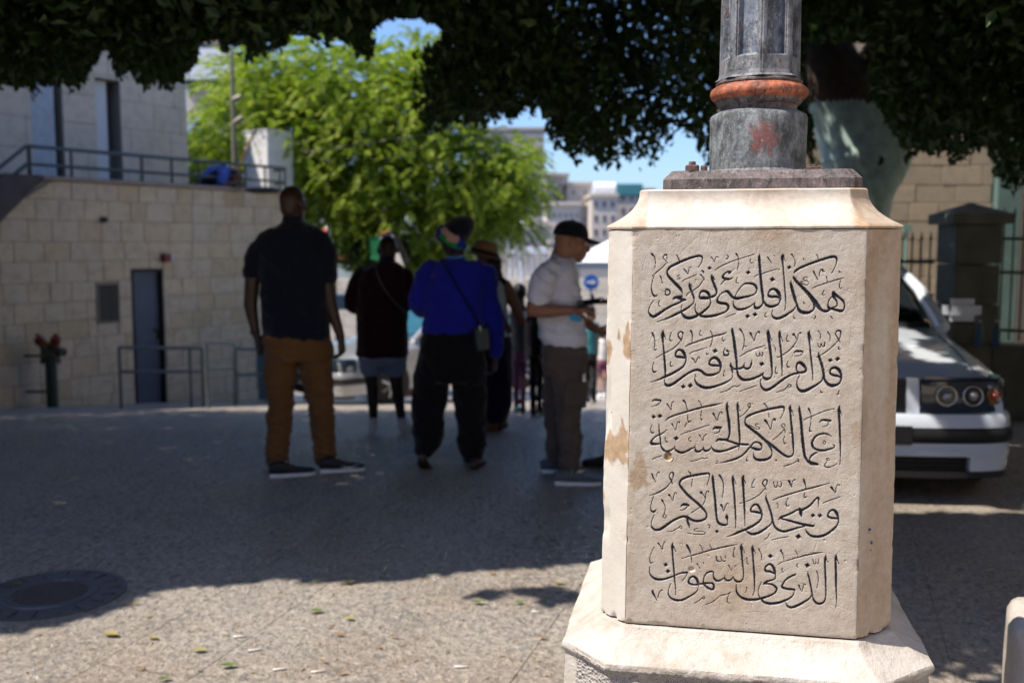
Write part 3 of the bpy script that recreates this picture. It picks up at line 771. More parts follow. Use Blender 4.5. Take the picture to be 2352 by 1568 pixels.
# --- stroke field on a 1 mm grid over the front face ---
H = ZT-ZB; G = 0.001; NC = int((uR-uL)/G); NR = int(H/G)
cu = np.linspace(0, 1, NC+1); rv = np.linspace(0, 1, NR+1)
UU = (uL - .007*rv[:, None]) + ((uR-uL) + .014*rv[:, None])*cu[None, :]
ZZ = np.repeat((ZT - H*rv)[:, None], NC+1, axis=1)
SD = np.full(UU.shape, 0.02); LN = np.zeros(UU.shape, dtype=np.int8)
def to_face(x0, y0, zx, zy):
    px = (x0 + zx/8.2538)*0.9408; py = (y0 + zy/8.2538)*0.9408
    return uv_of(at_plane(px, py, PF, NF))
MMPX = 0.00087*0.9408/8.2538
for (ln, x0, y0), txt in CAL.items():
    for row in txt.strip().splitlines():
        row = row.strip()
        if row.startswith('D'):
            _, x, y, r = row.split(); u, z = to_face(x0, y0, float(x), float(y)); rr = float(r)*MMPX*0.95
            i0 = int((ZT-z-rr*1.6-.004)/G); i1 = int((ZT-z+rr*1.6+.004)/G); j0 = int((u-uL-rr*1.6-.004)/G); j1 = int((u-uL+rr*1.6+.012)/G)
            sl = (slice(max(i0, 0), i1), slice(max(j0, 0), j1)); du = UU[sl]-u; dz = ZZ[sl]-z
            ca, sa = math.cos(.12), math.sin(.12); a = np.abs(du*ca-dz*sa); b = np.abs(du*sa+dz*ca)
            d = (a*.97+b-rr)/1.41
            m = d < SD[sl]; SD[sl] = np.where(m, d, SD[sl]); LN[sl] = np.where(m & (d < .003), int(ln), LN[sl])
            continue
        pts = [tuple(float(v) for v in p.split()) for p in row.split(',')]
        c = crv([(*to_face(x0, y0, p[0], p[1]), p[2]*MMPX/2) for p in pts], 6)
        seg = np.r_[0, np.cumsum(np.hypot(np.diff(c[:, 0]), np.diff(c[:, 1])))]
        n = max(3, int(seg[-1]/0.0009)); tt = np.linspace(0, seg[-1], n)
        cx, cz, cr = (np.interp(tt, seg, c[:, k]) for k in range(3))
        for u, z, r in zip(cx, cz, cr):
            r = max(r*1.2, .00075); w = r+.0045
            i0 = max(0, int((ZT-z-w)/G)); i1 = int((ZT-z+w)/G)+2; j0 = max(0, int((u-uL-w)/G)); j1 = int((u-uL+w+.01)/G)+2
            d = np.hypot(UU[i0:i1, j0:j1]-u, ZZ[i0:i1, j0:j1]-z)-r
            S = SD[i0:i1, j0:j1]; m = d < S; S[m] = d[m]; L_ = LN[i0:i1, j0:j1]; L_[m & (d < .003)] = int(ln)
def sstep(a, b, x): t = np.clip((x-a)/(b-a), 0, 1); return t*t*(3-2*t)
SDN = SD + .00035*vnoise(UU*420, ZZ*420)
carve = np.clip(-SDN, 0, .0042)*0.95 + sstep(.0006, -.0002, SDN)*.0009
ink = sstep(.00055, -.00035, SDN + .0002*vnoise(UU*900, ZZ*900, 3.3))
# --- relief of the old stone ---
rel = .0007*fbm(UU*9, ZZ*9, 1.0) + .00035*fbm(UU*70, ZZ*70, 2.0) + .00012*vnoise(UU*500, ZZ*500)
pit = np.zeros_like(UU); white = np.zeros_like(UU); och = np.zeros_like(UU)
for _ in range(520):
    u = rng.uniform(uL, uR); z = rng.uniform(ZB, ZT); r = rng.uniform(.0007, .0022)*(1.6 if rng.random() < .07 else 1)
    i0 = max(0, int((ZT-z-r*2)/G)); i1 = int((ZT-z+r*2)/G)+2; j0 = max(0, int((u-uL-r*2)/G)); j1 = int((u-uL+r*2)/G)+4
    d = np.hypot(UU[i0:i1, j0:j1]-u, ZZ[i0:i1, j0:j1]-z)/r
    pit[i0:i1, j0:j1] = np.maximum(pit[i0:i1, j0:j1], np.clip(1-d, 0, 1)*r*.5)
for _ in range(90):   # fine scratches
    u = rng.uniform(uL+.02, uR-.01); z = rng.uniform(ZB+.02, ZT-.01); a = rng.uniform(-.9, .9) if rng.random() < .7 else rng.uniform(1.2, 1.9); L0 = rng.uniform(.008, .06)
    for s in np.arange(0, L0, .0007):
        uu = u+s*math.cos(a); zz = z+s*math.sin(a)+.001*math.sin(s*90); i = int((ZT-zz)/G); j = int((uu-uL)/G)
        if 0 <= i < NR and 0 <= j < NC: pit[i, j] = max(pit[i, j], .00045)
def blob(arr, spx, spy, rx, rz, amp, hard=.25, nz=.5, seed=0.):
    u, z = uv_of(at_plane(spx, spy, PF, NF)); d = np.hypot((UU-u)/rx, (ZZ-z)/rz) + nz*fbm(UU*60, ZZ*60, seed+7.7)
    m = sstep(1+hard, 1-hard, d)*amp; np.maximum(arr, m, out=arr); return m
deep = np.zeros_like(UU)
chip1 = blob(white*0, 1535, 1048, .008, .009, 1.0, .15); chip2 = blob(white*0, 1588, 1306, .006, .005, 1.0, .2, .3)
blob(och, 1535, 1048, .008, .009, .9, .15)
blob(white, 1592, 1309, .006, .005, .9, .2, .3)
blob(och, 1468, 1090, .018, .03, .60, .25, .9, 2.0); blob(och, 1472, 1045, .010, .012, .4, .4, .9, 3.)
blob(och, 1975, 1000, .014, .025, .28, .3, .9, 4.); blob(white, 1978, 1040, .008, .008, .35, .3, .6, 5.)
blob(och, 1765, 540, .03, .012, .45, .5, .8, 6.); blob(och, 1850, 535, .012, .02, .2, .5, .8, 7.)
edgeL = (UU-(uL-.007*rv[:, None])); edgeR = ((uR+.007*rv[:, None])-UU)
och = np.maximum(och, .50*np.exp(-edgeL/.009)*(0.6+.6*fbm(UU*30, ZZ*14, 5.)))
och = np.maximum(och, .28*np.exp(-(ZT-ZZ)/.010)*(0.6+.8*fbm(UU*25, ZZ*25, 6.)))
och = np.maximum(och, np.clip(.12+.5*fbm(UU*9, ZZ*6, 8.), 0, .4)*sstep(ZT-.15, ZB+.1, ZZ))
white = np.maximum(white, np.clip(.5*fbm(UU*5, ZZ*5, 11.)+.02, 0, .3)*sstep(ZB+.3, ZT-.1, ZZ))
edgechip = np.clip(fbm(ZZ*38, ZZ*3, 9.)-.12, 0, 1)*.010
cl = edgechip*np.exp(-edgeL/.005) + .0018*np.exp(-edgeL/.0022); cr_ = .6*np.clip(fbm(ZZ*30, 3.0, 4.)-.2, 0, 1)*.010*np.exp(-edgeR/.005) + .0015*np.exp(-edgeR/.0022)
bot = (ZZ-ZB); jag = np.clip(fbm(UU*45, 1.5, 2.)+.05, 0, 1)*.02
cb = np.clip(jag-bot, 0, 1)*.35 + .0015*np.exp(-bot/.003)
DEP = carve - rel + pit + chip1*.0035 + chip2*.003 + cl + cr_ + cb
co = np.empty((NR+1, NC+1, 3)); pf = np.array(PF); e_ = np.array(E); b_ = np.array(B)
co[:] = pf + UU[..., None]*e_ + DEP[..., None]*b_; co[..., 2] = ZZ - cb*.4
ids = np.arange((NR+1)*(NC+1)).reshape(NR+1, NC+1)
quads = np.stack([ids[:-1, :-1], ids[1:, :-1], ids[1:, 1:], ids[:-1, 1:]], -1).reshape(-1, 4)
qln = np.max(np.stack([LN[:-1, :-1], LN[1:, :-1], LN[1:, 1:], LN[:-1, 1:]], -1).reshape(-1, 4), axis=1)
qsd = np.min(np.stack([SD[:-1, :-1], SD[1:, :-1], SD[1:, 1:], SD[:-1, 1:]], -1).reshape(-1, 4), axis=1)
qln = np.where(qsd < .0012, qln, 0)
STN = np.stack([och*(1-ink), ink, white*(1-ink), np.ones_like(ink)], -1).reshape(-1, 4)
cov = co.reshape(-1, 3)
def sub_mesh(name, q, mat, parent):
    used, inv = np.unique(q, return_inverse=True)
    me = np_mesh(name, cov[used], inv.reshape(-1, 4), smooth=True)
    ca = me.color_attributes.new('stain', 'FLOAT_COLOR', 'POINT'); ca.data.foreach_set('color', STN[used].astype(np.float32).ravel())
    return link(name, me, mat, parent)
sub_mesh('front_face', quads[qln == 0], M['marble'], ped)
for i, w in enumerate(('topmost line of black calligraphy beginning with a large looped heh', 'second line of black calligraphy with three tall strokes in the middle',
                       'middle line of black calligraphy with the blue smudge on its fathah', 'fourth line of black calligraphy with three tall strokes side by side', 'lowest line of black calligraphy')):
    o = sub_mesh('inscription_line', quads[qln == i+1], M['marble'], ped); o['label'] = w
# --- the other seven faces of the shaft ---
ns = [1, 26, 26, 26, 14, 26, 26, 22]
def ring_mesh(name, levels, nsub, mat, noisef, stainf, drop_front=False, cap_top=False, cap_bot=False):
    """levels = list of (z, off, wid)"""
    ol = [outline(o, nsub, w) for z, o, w in levels]; n = len(ol[0]); V = []; S = []
    for (z, o, w), poly in zip(levels, ol):
        for k, (u, v) in enumerate(poly): V.append((u, v, z))
    V = np.array(V).reshape(len(levels), n, 3)
    cu_, cv_ = (uL+uR)/2, DT/2
    d = V[..., :2]-np.array([cu_, cv_]); d /= np.linalg.norm(d, axis=-1, keepdims=True)
    nd, dzn = noisef(V)
    W = V.copy(); W[..., :2] += d*nd[..., None]; W[..., 2] += dzn
    C = pf + W[..., 0:1]*e_ + W[..., 1:2]*b_; C = C.copy(); C[..., 2] = W[..., 2]
    st = stainf(V)
    F = []
    for i in range(len(levels)-1):
        for k in range(n):
            if drop_front and k < nsub[0]: continue
            F.append((i*n+k, (i+1)*n+k, (i+1)*n+(k+1) % n, i*n+(k+1) % n))
    me = np_mesh(name, C.reshape(-1, 3), F, smooth=True)
    bm = bmesh.new(); bm.from_mesh(me); bm.verts.ensure_lookup_table(); bm.faces.ensure_lookup_table()
    if cap_top: bm.faces.new([bm.verts[k] for k in range(n)]).smooth = False
    if cap_bot: bm.faces.new([bm.verts[(len(levels)-1)*n+k] for k in range(n)][::-1])
    bmesh.ops.recalc_face_normals(bm, faces=bm.faces[:]); bm.to_mesh(me); bm.free()
    ca = me.color_attributes.new('stain', 'FLOAT_COLOR', 'POINT'); ca.data.foreach_set('color', st.reshape(-1, 4).astype(np.float32).ravel())
    try: me.set_sharp_from_angle(angle=R(32))
    except Exception: pass
    return link(name, me, mat, ped)
def corner_dist(V):
    u, v = V[..., 0], V[..., 1]; out = np.full(u.shape, 9.)
    for (a, b) in [(uL, 0), (uR, 0), (uR+KR, KR), (uL-KL, KL), (uR+KR, DT-KR), (uL-KL, DT-KL)]: out = np.minimum(out, np.hypot(u-a, v-b))
    return out
def nf_shaft(V):
    z = V[..., 2]; u, v = V[..., 0], V[..., 1]; cd = corner_dist(V)
    ch = np.clip(fbm(z*38, z*3, 9.+0*u)-.12, 0, 1)*.010*np.exp(-cd/.007) + .002*np.exp(-cd/.003)
    left = (u < uL-KL+.012)*(cd < .02)*(.010*np.exp(-((z-1.20)/.06)**2)+.006*np.exp(-((z-.95)/.03)**2))
    jag_ = np.clip(np.clip(fbm(u*45, v*45, 2.)+.12, 0, 1)*.03-(z-ZB), 0, 1)*.5
    return .0016*fbm(u*14+3, v*14, z*14)-ch-left-jag_, np.zeros_like(u)
def st_shaft(V):
    u, v, z = V[..., 0], V[..., 1], V[..., 2]; s = np.zeros(V.shape[:-1]+(4,)); s[..., 3] = 1
    lft = (u < uL+.001)
    filler = lft*np.clip(.85+.5*fbm(u*20, v*20, z*5), 0, 1)
    pa = fbm(u*34+2, v*34, z*16); bands = np.exp(-((z-1.325)/.035)**2)+np.exp(-((z-1.12)/.05)**2)+.5*np.exp(-((z-1.0)/.03)**2)
    patch = lft*np.clip((pa*1.5+bands*1.0-.62)*6, 0, 1)
    s[..., 2] = filler*(1-patch)
    rgt = (u > uR-.001)
    s[..., 0] = np.maximum(patch*.75, rgt*np.clip(.34+.5*fbm(u*30, v*30, z*3.0)+.25*sstep(ZT-.30, ZT, z), 0, .8))  # right bevel browned to stand in for its shaded side, with ochre streaks
    return s
lv = [(ZT-H*i/190, 0.0, .007*i/190) for i in range(191)]
ring_mesh('shaft', lv, ns, M['marble'], nf_shaft, st_shaft, drop_front=True)
# --- coved cap ---
def nf_cap(V):
    u, v, z = V[..., 0], V[..., 1], V[..., 2]; cd = corner_dist(V)
    return .0022*fbm(u*16, v*16, z*16)+.0006*fbm(u*90, v*90, z*90), .0012*fbm(u*12, v*12, 3.)
def st_cap(V):
    u, v, z = V[..., 0], V[..., 1], V[..., 2]; s = np.zeros(V.shape[:-1]+(4,)); s[..., 3] = 1
    edge = np.exp(-(z-ZT)/.006); cut = np.exp(-np.minimum(np.abs(u-uL-.02), np.abs(u-uR+.02))/.012)
    s[..., 0] = np.clip(.05+.45*edge+.28*cut+.4*fbm(u*14, v*14, z*14)+.35*(u > uR-.02), 0, .8)  # right end also browned to stand in for its shaded side
    s[..., 2] = (v < DT*.5)*(np.abs(u-(uL+uR)/2) < .2)*np.clip(.35+.7*fbm(u*9, v*9, z*12), 0, .8)
    return s
CH = at_plane(1720, 433, PF + B*.06, NF).z - ZT
lv = [(ZT+.001, 0.004, 0), (ZT+.002, -.0015, 0), (ZT+.006, -.002, 0), (ZT+.009, 0.0, 0)]
for i in range(1, 25): s_ = i/24; lv.append((ZT+.009+(CH-.012)*s_, .064*(1-(1-s_)**2.3), 0))
lv.append((ZT+CH, .068, 0)); lv = lv[::-1]
ring_mesh('cap', lv, [90, 12, 40, 10, 40, 10, 40, 10], M['marble'], nf_cap, st_cap, cap_top=True, cap_bot=True)
# --- flared, flaking base ---
def nf_base(V):
    u, v, z = V[..., 0], V[..., 1], V[..., 2]; hz = sstep(ZB-.005, ZB-.05, z)
    rag = .005*fbm(u*12, v*12, z*12)+.0022*fbm(u*50, v*50, z*50)
    low = sstep(BZ-.012, BZ-.027, z)
    return rag*hz-low*(.009+.004*np.abs(fbm(u*30, v*30, z*30))), .004*fbm(u*9, v*9, 5.)*hz*(1-low)
def st_base(V):
    u, v, z = V[..., 0], V[..., 1], V[..., 2]; s = np.zeros(V.shape[:-1]+(4,)); s[..., 3] = 1
    q = fbm(u*22, v*22, z*22); line = BZ-.010-.012*(u-uL)+.015*q
    front = (u > uL-KL-.06)
    s[..., 1] = np.clip((line-z)*160, 0, 1)*front*np.clip((fbm(u*11, v*11, z*11)+.42)*8, 0, 1)
    s[..., 0] = np.clip(.9*np.exp(-np.abs(z-line)/.003)*(q > -.1)*front, 0, 1)+.7*np.exp(-(ZB-z)/.0025)*(z > ZB-.01)
    return s
lv = [(ZB-.004, .010, .007), (ZB-.0045, -.001, .007), (ZB-.007, -.006, .007)]
BZ = at_y(1720, 1546, 1.925).z; print('ZB', ZB, 'BZ', BZ)
for i in range(1, 23): s_ = i/22; lv.append((ZB-.007-(ZB-.007-BZ)*(s_**.85), -.006-.074*s_**1.12, .007))
lv += [(BZ-.004, -.082, .007), (BZ-.009, -.083, .007)]
for i in range(1, 14): lv.append((BZ-.009-.006*i, -.083, .007))
for i in range(1, 9): lv.append((BZ-.087-(BZ-.087)*i/8, -.083-.01*(i > 6), .007))
ring_mesh('base', lv, [110, 24, 50, 20, 50, 20, 50, 20], M['marble_base'], nf_base, st_base, cap_top=True)
# mortar bed showing as a dark crack between shaft and base
bm = bmesh.new(); rings(bm, [[P3(u, v, ZB-.006) for u, v in outline(.006, [4]*8)], [P3(u, v, ZB+.03) for u, v in outline(.006, [4]*8)]])
link('mortar_joint', bm_mesh(bm, 'mortar_joint'), simple('dark_mortar', (.05, .035, .025), .95, var=.4, scale=90, bump=.5), ped)
# drips of blue paint on the right bevel
bm = bmesh.new()
for (px_, py_, rx, rz) in ((1997, 1215, .0022, .0032), (2001, 1245, .0018, .004), (1999, 1262, .0009, .003), (1994, 1222, .0014, .001)):
    n_ = (NF+E*1.0).normalized(); q = at_plane(px_, py_, P3(uR+.007, 0, 0), n_) + n_*.0016
    ellipsoid(bm, q, (rx, rx, rz), u=8, v=6)
link('paint_spot', bm_mesh(bm, 'paint_spot', True), simple('blue_drip', (.02, .14, .26), .5), ped)

# ================= iron lamp post standing on it =================
YC = P3(0, DT*.5, 0).y+.0; pc = at_y(1741, 300, YC); PC = Vector((pc.x, pc.y, 0))
def zc(py): return at_y(1741, py, YC).z
ZP = ZT+CH+.0005
post = empty('lamp_post', (PC.x, PC.y, ZP), 'dark worn iron lamp post with an orange-red ring, standing on the carved stone pedestal', 'lamp post')
rz = Matrix.Rotation(-TH, 3, 'Z')
def sq(h, z, cut):
    c = [(-h+cut, -h), (h-cut, -h), (h, -h+cut), (h, h-cut), (h-cut, h), (-h+cut, h), (-h, h-cut), (-h, -h+cut)]
    return [PC+rz@Vector((x, y, 0))+Vector((0, 0, z)) for x, y in c]
bm = bmesh.new(); rings(bm, [sq(.202, ZP, .018), sq(.203, ZP+.003, .018), sq(.203, ZP+.022, .018), sq(.186, ZP+.040, .014), sq(.184, ZP+.041, .014)])
link('base_plate', bm_mesh(bm, 'base_plate'), M['iron_plate'], post)
ZQ = ZP+.041; mp = .98*YC/FPX*1.0
rad = lambda hw: hw/FPX*(YC*CP-.0)
bm = bmesh.new()
lathe(bm, [(.112, ZQ-.002), (.112, ZQ+.004), (rad(107), ZQ+.010), (rad(107.5), zc(300)), (rad(107.5), zc(274)), (rad(105.5), zc(268)), (rad(101), zc(265)), (rad(88), zc(258))], PC, 96)
link('drum', bm_mesh(bm, 'drum', True, 35), M['iron_drum'], post)
bm = bmesh.new()
lathe(bm, [(rad(86), zc(259)), (rad(84), zc(252)), (rad(85.5), zc(247)), (rad(92), zc(242)), (rad(96), zc(237)), (rad(97.5), zc(233))], PC, 96, cap=False)
link('neck', bm_mesh(bm, 'neck', True, 35), M['iron_plate'], post)
bm = bmesh.new()
prof = [(rad(96), zc(234))]
for a in range(-80, 85, 16): prof.append((rad(97)+rad(11.5)*math.cos(R(a)), zc(217)+(zc(203)-zc(217))*math.sin(R(a))))
prof += [(rad(97), zc(201)), (rad(93), zc(198))]
lathe(bm, prof, PC, 96, cap=False)
link('ring', bm_mesh(bm, 'ring', True, 50), M['iron_ring'], post)
bm = bmesh.new()
lathe(bm, [(rad(93), zc(199)), (rad(96), zc(196)), (rad(96), zc(193)), (rad(92), zc(191)), (rad(91), zc(188)), (rad(84), zc(186))], PC, 96, cap=False)
link('collar', bm_mesh(bm, 'collar', True, 35), M['iron_plate'], post)
# octagonal shaft with one corner to the viewer and a sunk panel in each face
ang0 = -math.pi/2 + math.atan2(-PC.x, PC.y)*-1*0
ang0 = math.atan2(-PC.y, -PC.x)
def octp(r, z, k): a = ang0 + k*math.pi/4 + .05; return PC + Vector((r*math.cos(a), r*math.sin(a), z))
R0, R1 = rad(90), rad(76); Z0, Z1 = zc(187), 3.3
bm = bmesh.new(); pm = bmesh.new()
rr = lambda z: R0 + (R1-R0)*min(1, (z-Z0)/(Z1-Z0))
zpan = zc(141)
levels = [(Z0, R0*1.09), (Z0+.006, R0*1.02), (Z0+.014, R0)]
rings(bm, [[octp(r, z, k) for k in range(8)] for z, r in levels]+[[octp(rr(zpan), zpan, k) for k in range(8)]], cap=False)
for k in range(8):
    A_, B_ = octp(rr(zpan), zpan, k), octp(rr(zpan), zpan, k+1); C_, D_ = octp(rr(Z1-.1), Z1-.1, k+1), octp(rr(Z1-.1), Z1-.1, k)
    n_ = (B_-A_).cross(D_-A_).normalized();
    if n_.dot((A_+B_)/2-PC-Vector((0, 0, zpan))) < 0: n_ = -n_
    fw = .17
    a = A_.lerp(B_, fw); b = A_.lerp(B_, 1-fw); c = D_.lerp(C_, 1-fw); d = D_.lerp(C_, fw)
    up = (D_-A_).normalized()*.004; dn = -up
    a2 = a - n_*.013 + (b-a)*.10 + up*2; b2 = b - n_*.013 - (b-a)*.10 + up*2; c2 = c - n_*.013 - (c-d)*.10 + dn*2; d2 = d - n_*.013 + (c-d)*.10 + dn*2
    ar = a + n_*.0; V_ = [bm.verts.new(x) for x in (A_, B_, C_, D_, a, b, c, d, a2, b2, c2, d2)]
    for f in ((0, 1, 5, 4), (1, 2, 6, 5), (2, 3, 7, 6), (3, 0, 4, 7), (4, 5, 9, 8), (5, 6, 10, 9), (6, 7, 11, 10), (7, 4, 8, 11)): bm.faces.new([V_[i] for i in f])
    q = bmesh.new(); q.faces.new([q.verts.new(x) for x in (a2, b2, c2, d2)])
    link('panel', bm_mesh(q, 'panel'), M['iron_panel'], post)
rings(bm, [[octp(rr(Z1-.1), Z1-.1, k) for k in range(8)], [octp(R1, Z1, k) for k in range(8)]])
bmesh.ops.remove_doubles(bm, verts=bm.verts[:], dist=1e-5)
bmesh.ops.bevel(bm, geom=[e for e in bm.edges if len(e.link_faces) == 2 and abs((e.verts[0].co-e.verts[1].co).normalized().z) > .9 and e.calc_face_angle(0) > .5], offset=.003, segments=2, affect='EDGES')
link('shaft', bm_mesh(bm, 'shaft'), M['iron'], post)
# nuts and studs on the plate
for (px_, py_, rN, hN, stud) in ((1590, 388, .0150, .013, .008), (1617, 390, .0075, .012, .0), (1868, 384, .0155, .010, .004)):
    q = at_y(px_, py_, YC-.145); c = Vector((q.x, q.y, ZQ-.001))
    bm = bmesh.new(); lathe(bm, [(rN, 0), (rN, hN*.8), (rN*.9, hN)], c, 6 if rN > .01 else 12)
    if stud: lathe(bm, [(rN*.52, hN), (rN*.52, hN+stud*.8), (rN*.42, hN+stud)], c, 12)
    link('bolt', bm_mesh(bm, 'bolt'), M['rusty_bolt'], post)
# lantern at the head of the post, above the picture
bm = bmesh.new(); lathe(bm, [(.06, 3.3), (.09, 3.34), (.05, 3.4), (.12, 3.48), (.19, 3.9), (.20, 3.92)], PC, 8); lathe(bm, [(.22, 3.92), (.10, 4.06), (.02, 4.12)], PC, 8)
link('lantern', bm_mesh(bm, 'lantern'), M['iron'], post)

# ================= stone bollard at the right edge =================
bol = empty('stone_bollard', (1.47, 2.78, 0), 'pale stone bollard with rounded top at the right edge of the photo beside the pedestal', 'bollard')
bm = bmesh.new(); box(bm, (1.47, 2.78, .26), (.38, .32, .52))
bmesh.ops.subdivide_edges(bm, edges=bm.edges[:], cuts=14, use_grid_fill=True)
bme = bmesh.new()
bm2 = bm
for v in bm2.verts:
    p = v.co - Vector((1.47, 2.78, .26)); h = Vector((.19, .16, .26)); r_ = .045
    q = Vector([max(-(h[i]-r_), min(h[i]-r_, p[i])) for i in range(3)]); d = p-q
    if d.length > 1e-6: p = q + d.normalized()*r_
    n = float(fbm(p.x*14, p.y*14, p.z*14)); v.co = Vector((1.47, 2.78, .26)) + p + p.normalized()*n*.008
bmesh.ops.rotate(bm2, verts=bm2.verts[:], cent=(1.28, 2.62, 0), matrix=Matrix.Rotation(R(-25), 3, 'Z')); bmesh.ops.translate(bm2, verts=bm2.verts[:], vec=(.085, .02, -.02))
link('block', bm_mesh(bm2, 'block', True, 60), M['marble_base'], bol)
# ================= ground =================
xs = np.r_[-60, -40, -25, -18, np.arange(-14, 14.1, .5), 18, 25, 40, 60]; ys = np.r_[-12, -6, -2, np.arange(0, 45, .5), 50, 60, 80, 110, 150, 220, 320]
V = [(x, y, ground_z(x, y)-.004) for y in ys for x in xs]; n = len(xs)
F = [(j*n+i, j*n+i+1, (j+1)*n+i+1, (j+1)*n+i) for j in range(len(ys)-1) for i in range(n-1)]
g = link('ground', np_mesh('ground', V, F, True), M['ground_dirt']); g['kind'] = 'structure'
pav = empty('pavement', (0, 5, 0), None, None); pav['kind'] = 'structure'
# rows of long hewn slabs running away from the viewer, joints recessed
a0 = R(17.5); D1 = Vector((math.sin(a0), math.cos(a0), 0)); D2 = Vector((math.cos(a0), -math.sin(a0), 0))
ORG = Vector((-1.65, 4.52, 0)); big = []
cnt = 0; MH = Vector((-2.04, 4.27, 0))
RW = 0.405
fr = random.Random(3); stuffV = []; stuffF = []
def slab_poly(s0, s1, t0, t1, th=.012):
    vs = []; ns_ = max(1, int((s1-s0)/.45))
    for i in range(ns_+1):
        s = s0+(s1-s0)*i/ns_
        for t in (t0, t1):
            p = ORG + D1*s + D2*t; vs.append((p.x, p.y, ground_z(p.x, p.y)))
    m = len(vs); lo = [(x, y, z-.03) for x, y, z in vs]
    fs = [(2*i, 2*i+2, 2*i+3, 2*i+1) for i in range(ns_)]
    for i in range(ns_): fs += [(2*i, m+2*i, m+2*i+2, 2*i+2), (2*i+1, 2*i+3, m+2*i+3, m+2*i+1)]
    fs += [(0, 1, m+1, m), (m-2, 2*m-2, 2*m-1, m-1)]
    return vs+lo, fs
rows = [0.0, .405]
while rows[-1] < 10.5: rows.append(rows[-1]+fr.choice((.405, .81, 1.1)))
neg = [0.0]
while neg[-1] > -9: neg.append(neg[-1]-fr.choice((.405, .81, 1.0)))
rows = sorted(set(neg+rows))
for row in range(len(rows)-1):
    s = -4.5 + fr.uniform(0, 1.2); t0 = rows[row]+.0018; t1 = rows[row+1]-.0018; RW = t1-t0
    wide = row >= 1
    while s < 26:
        L0 = fr.uniform(1.2, 3.2)
        c = ORG + D1*(s+L0/2) + D2*((t0+t1)/2)
        if 1.3 < c.y < 22 and -10 < c.x < 7.5:
            vs, fs = slab_poly(s+.0018, s+L0-.0018, t0, t1)
            inview = abs(c.x) < c.y*.6+.6 and c.y > 2.8
            far = c.y > 8.8
            if inview and not far and cnt < 290:
                me = np_mesh('slab', vs, fs); o = link('slab', me, M['paving_stone'], pav); cnt += 1
            else:
                b0 = len(stuffV); stuffV += vs; stuffF += [tuple(i+b0 for i in f) for f in fs]
        s += L0
o = link('far_slabs', np_mesh('far_slabs', stuffV, stuffF), M['paving_stone'], pav); o['kind'] = 'stuff'
# ---- round drain cover ----
mh = empty('manhole_cover', MH, 'round dark iron drain cover with a ribbed centre set in the shaded paving, bottom left', 'manhole cover')
bm = bmesh.new(); lathe(bm, [(.315, -.002), (.315, .006), (.295, .007), (.29, .004), (.20, .006), (.195, .011), (.16, .011), (.155, .006), (.01, .006)], MH, 64)
link('cover_frame', bm_mesh(bm, 'cover_frame', True, 30), M['cast_iron_cover'], mh)
for i in range(-5, 6):
    bm = bmesh.new(); h = math.sqrt(max(.0004, .15**2-(i*.026)**2)); box(bm, MH+Vector((i*.026, 0, .008)), (.010, 2*h, .008)); 
    bmesh.ops.rotate(bm, verts=bm.verts[:], cent=MH, matrix=Matrix.Rotation(R(-38), 3, 'Z'))
    link('rib', bm_mesh(bm, 'rib'), M['cast_iron_cover'], mh)
for i in range(18):
    a = i*math.pi/9; bm = bmesh.new(); box(bm, MH+Vector((.257*math.cos(a), .257*math.sin(a), .008)), (.06, .012, .006), (0, 0, a))
    link('stud', bm_mesh(bm, 'stud'), M['cast_iron_cover'], mh)
# ---- fallen leaves and cigarette ends ----
def leaf_obj(px_, py_, L0, mat, label, group, rz, curl=.3, seed=0):
    p = at_ground(px_, py_); r_ = random.Random(seed); L0 *= random.uniform(.6, .95); bm = bmesh.new(); n = 7; L_, R_, C_ = [], [], []
    for i in range(n):
        t = i/(n-1); w = L0*.26*math.sin(math.pi*min(1, max(0, t*.96+.02)))**.8; z = .006+curl*L0*(t-.5)**2*1.6+.003
        C_.append(bm.verts.new((L0*(t-.5), 0, z))); L_.append(bm.verts.new((L0*(t-.5), w, z+w*.45))); R_.append(bm.verts.new((L0*(t-.5), -w, z+w*.45)))
    for i in range(n-1): bm.faces.new((C_[i], C_[i+1], L_[i+1], L_[i])); bm.faces.new((C_[i+1], C_[i], R_[i], R_[i+1]))
    tube(bm, [(L0*.5, 0, .006+curl*L0*.4+.003), (L0*.68, .002, .010)], .0008, n=4)
    o = link('fallen_leaf', bm_mesh(bm, 'fallen_leaf', True), mat); o.location = p; o.rotation_euler = (0, 0, rz)
    return tag(o, label, 'leaf', group)
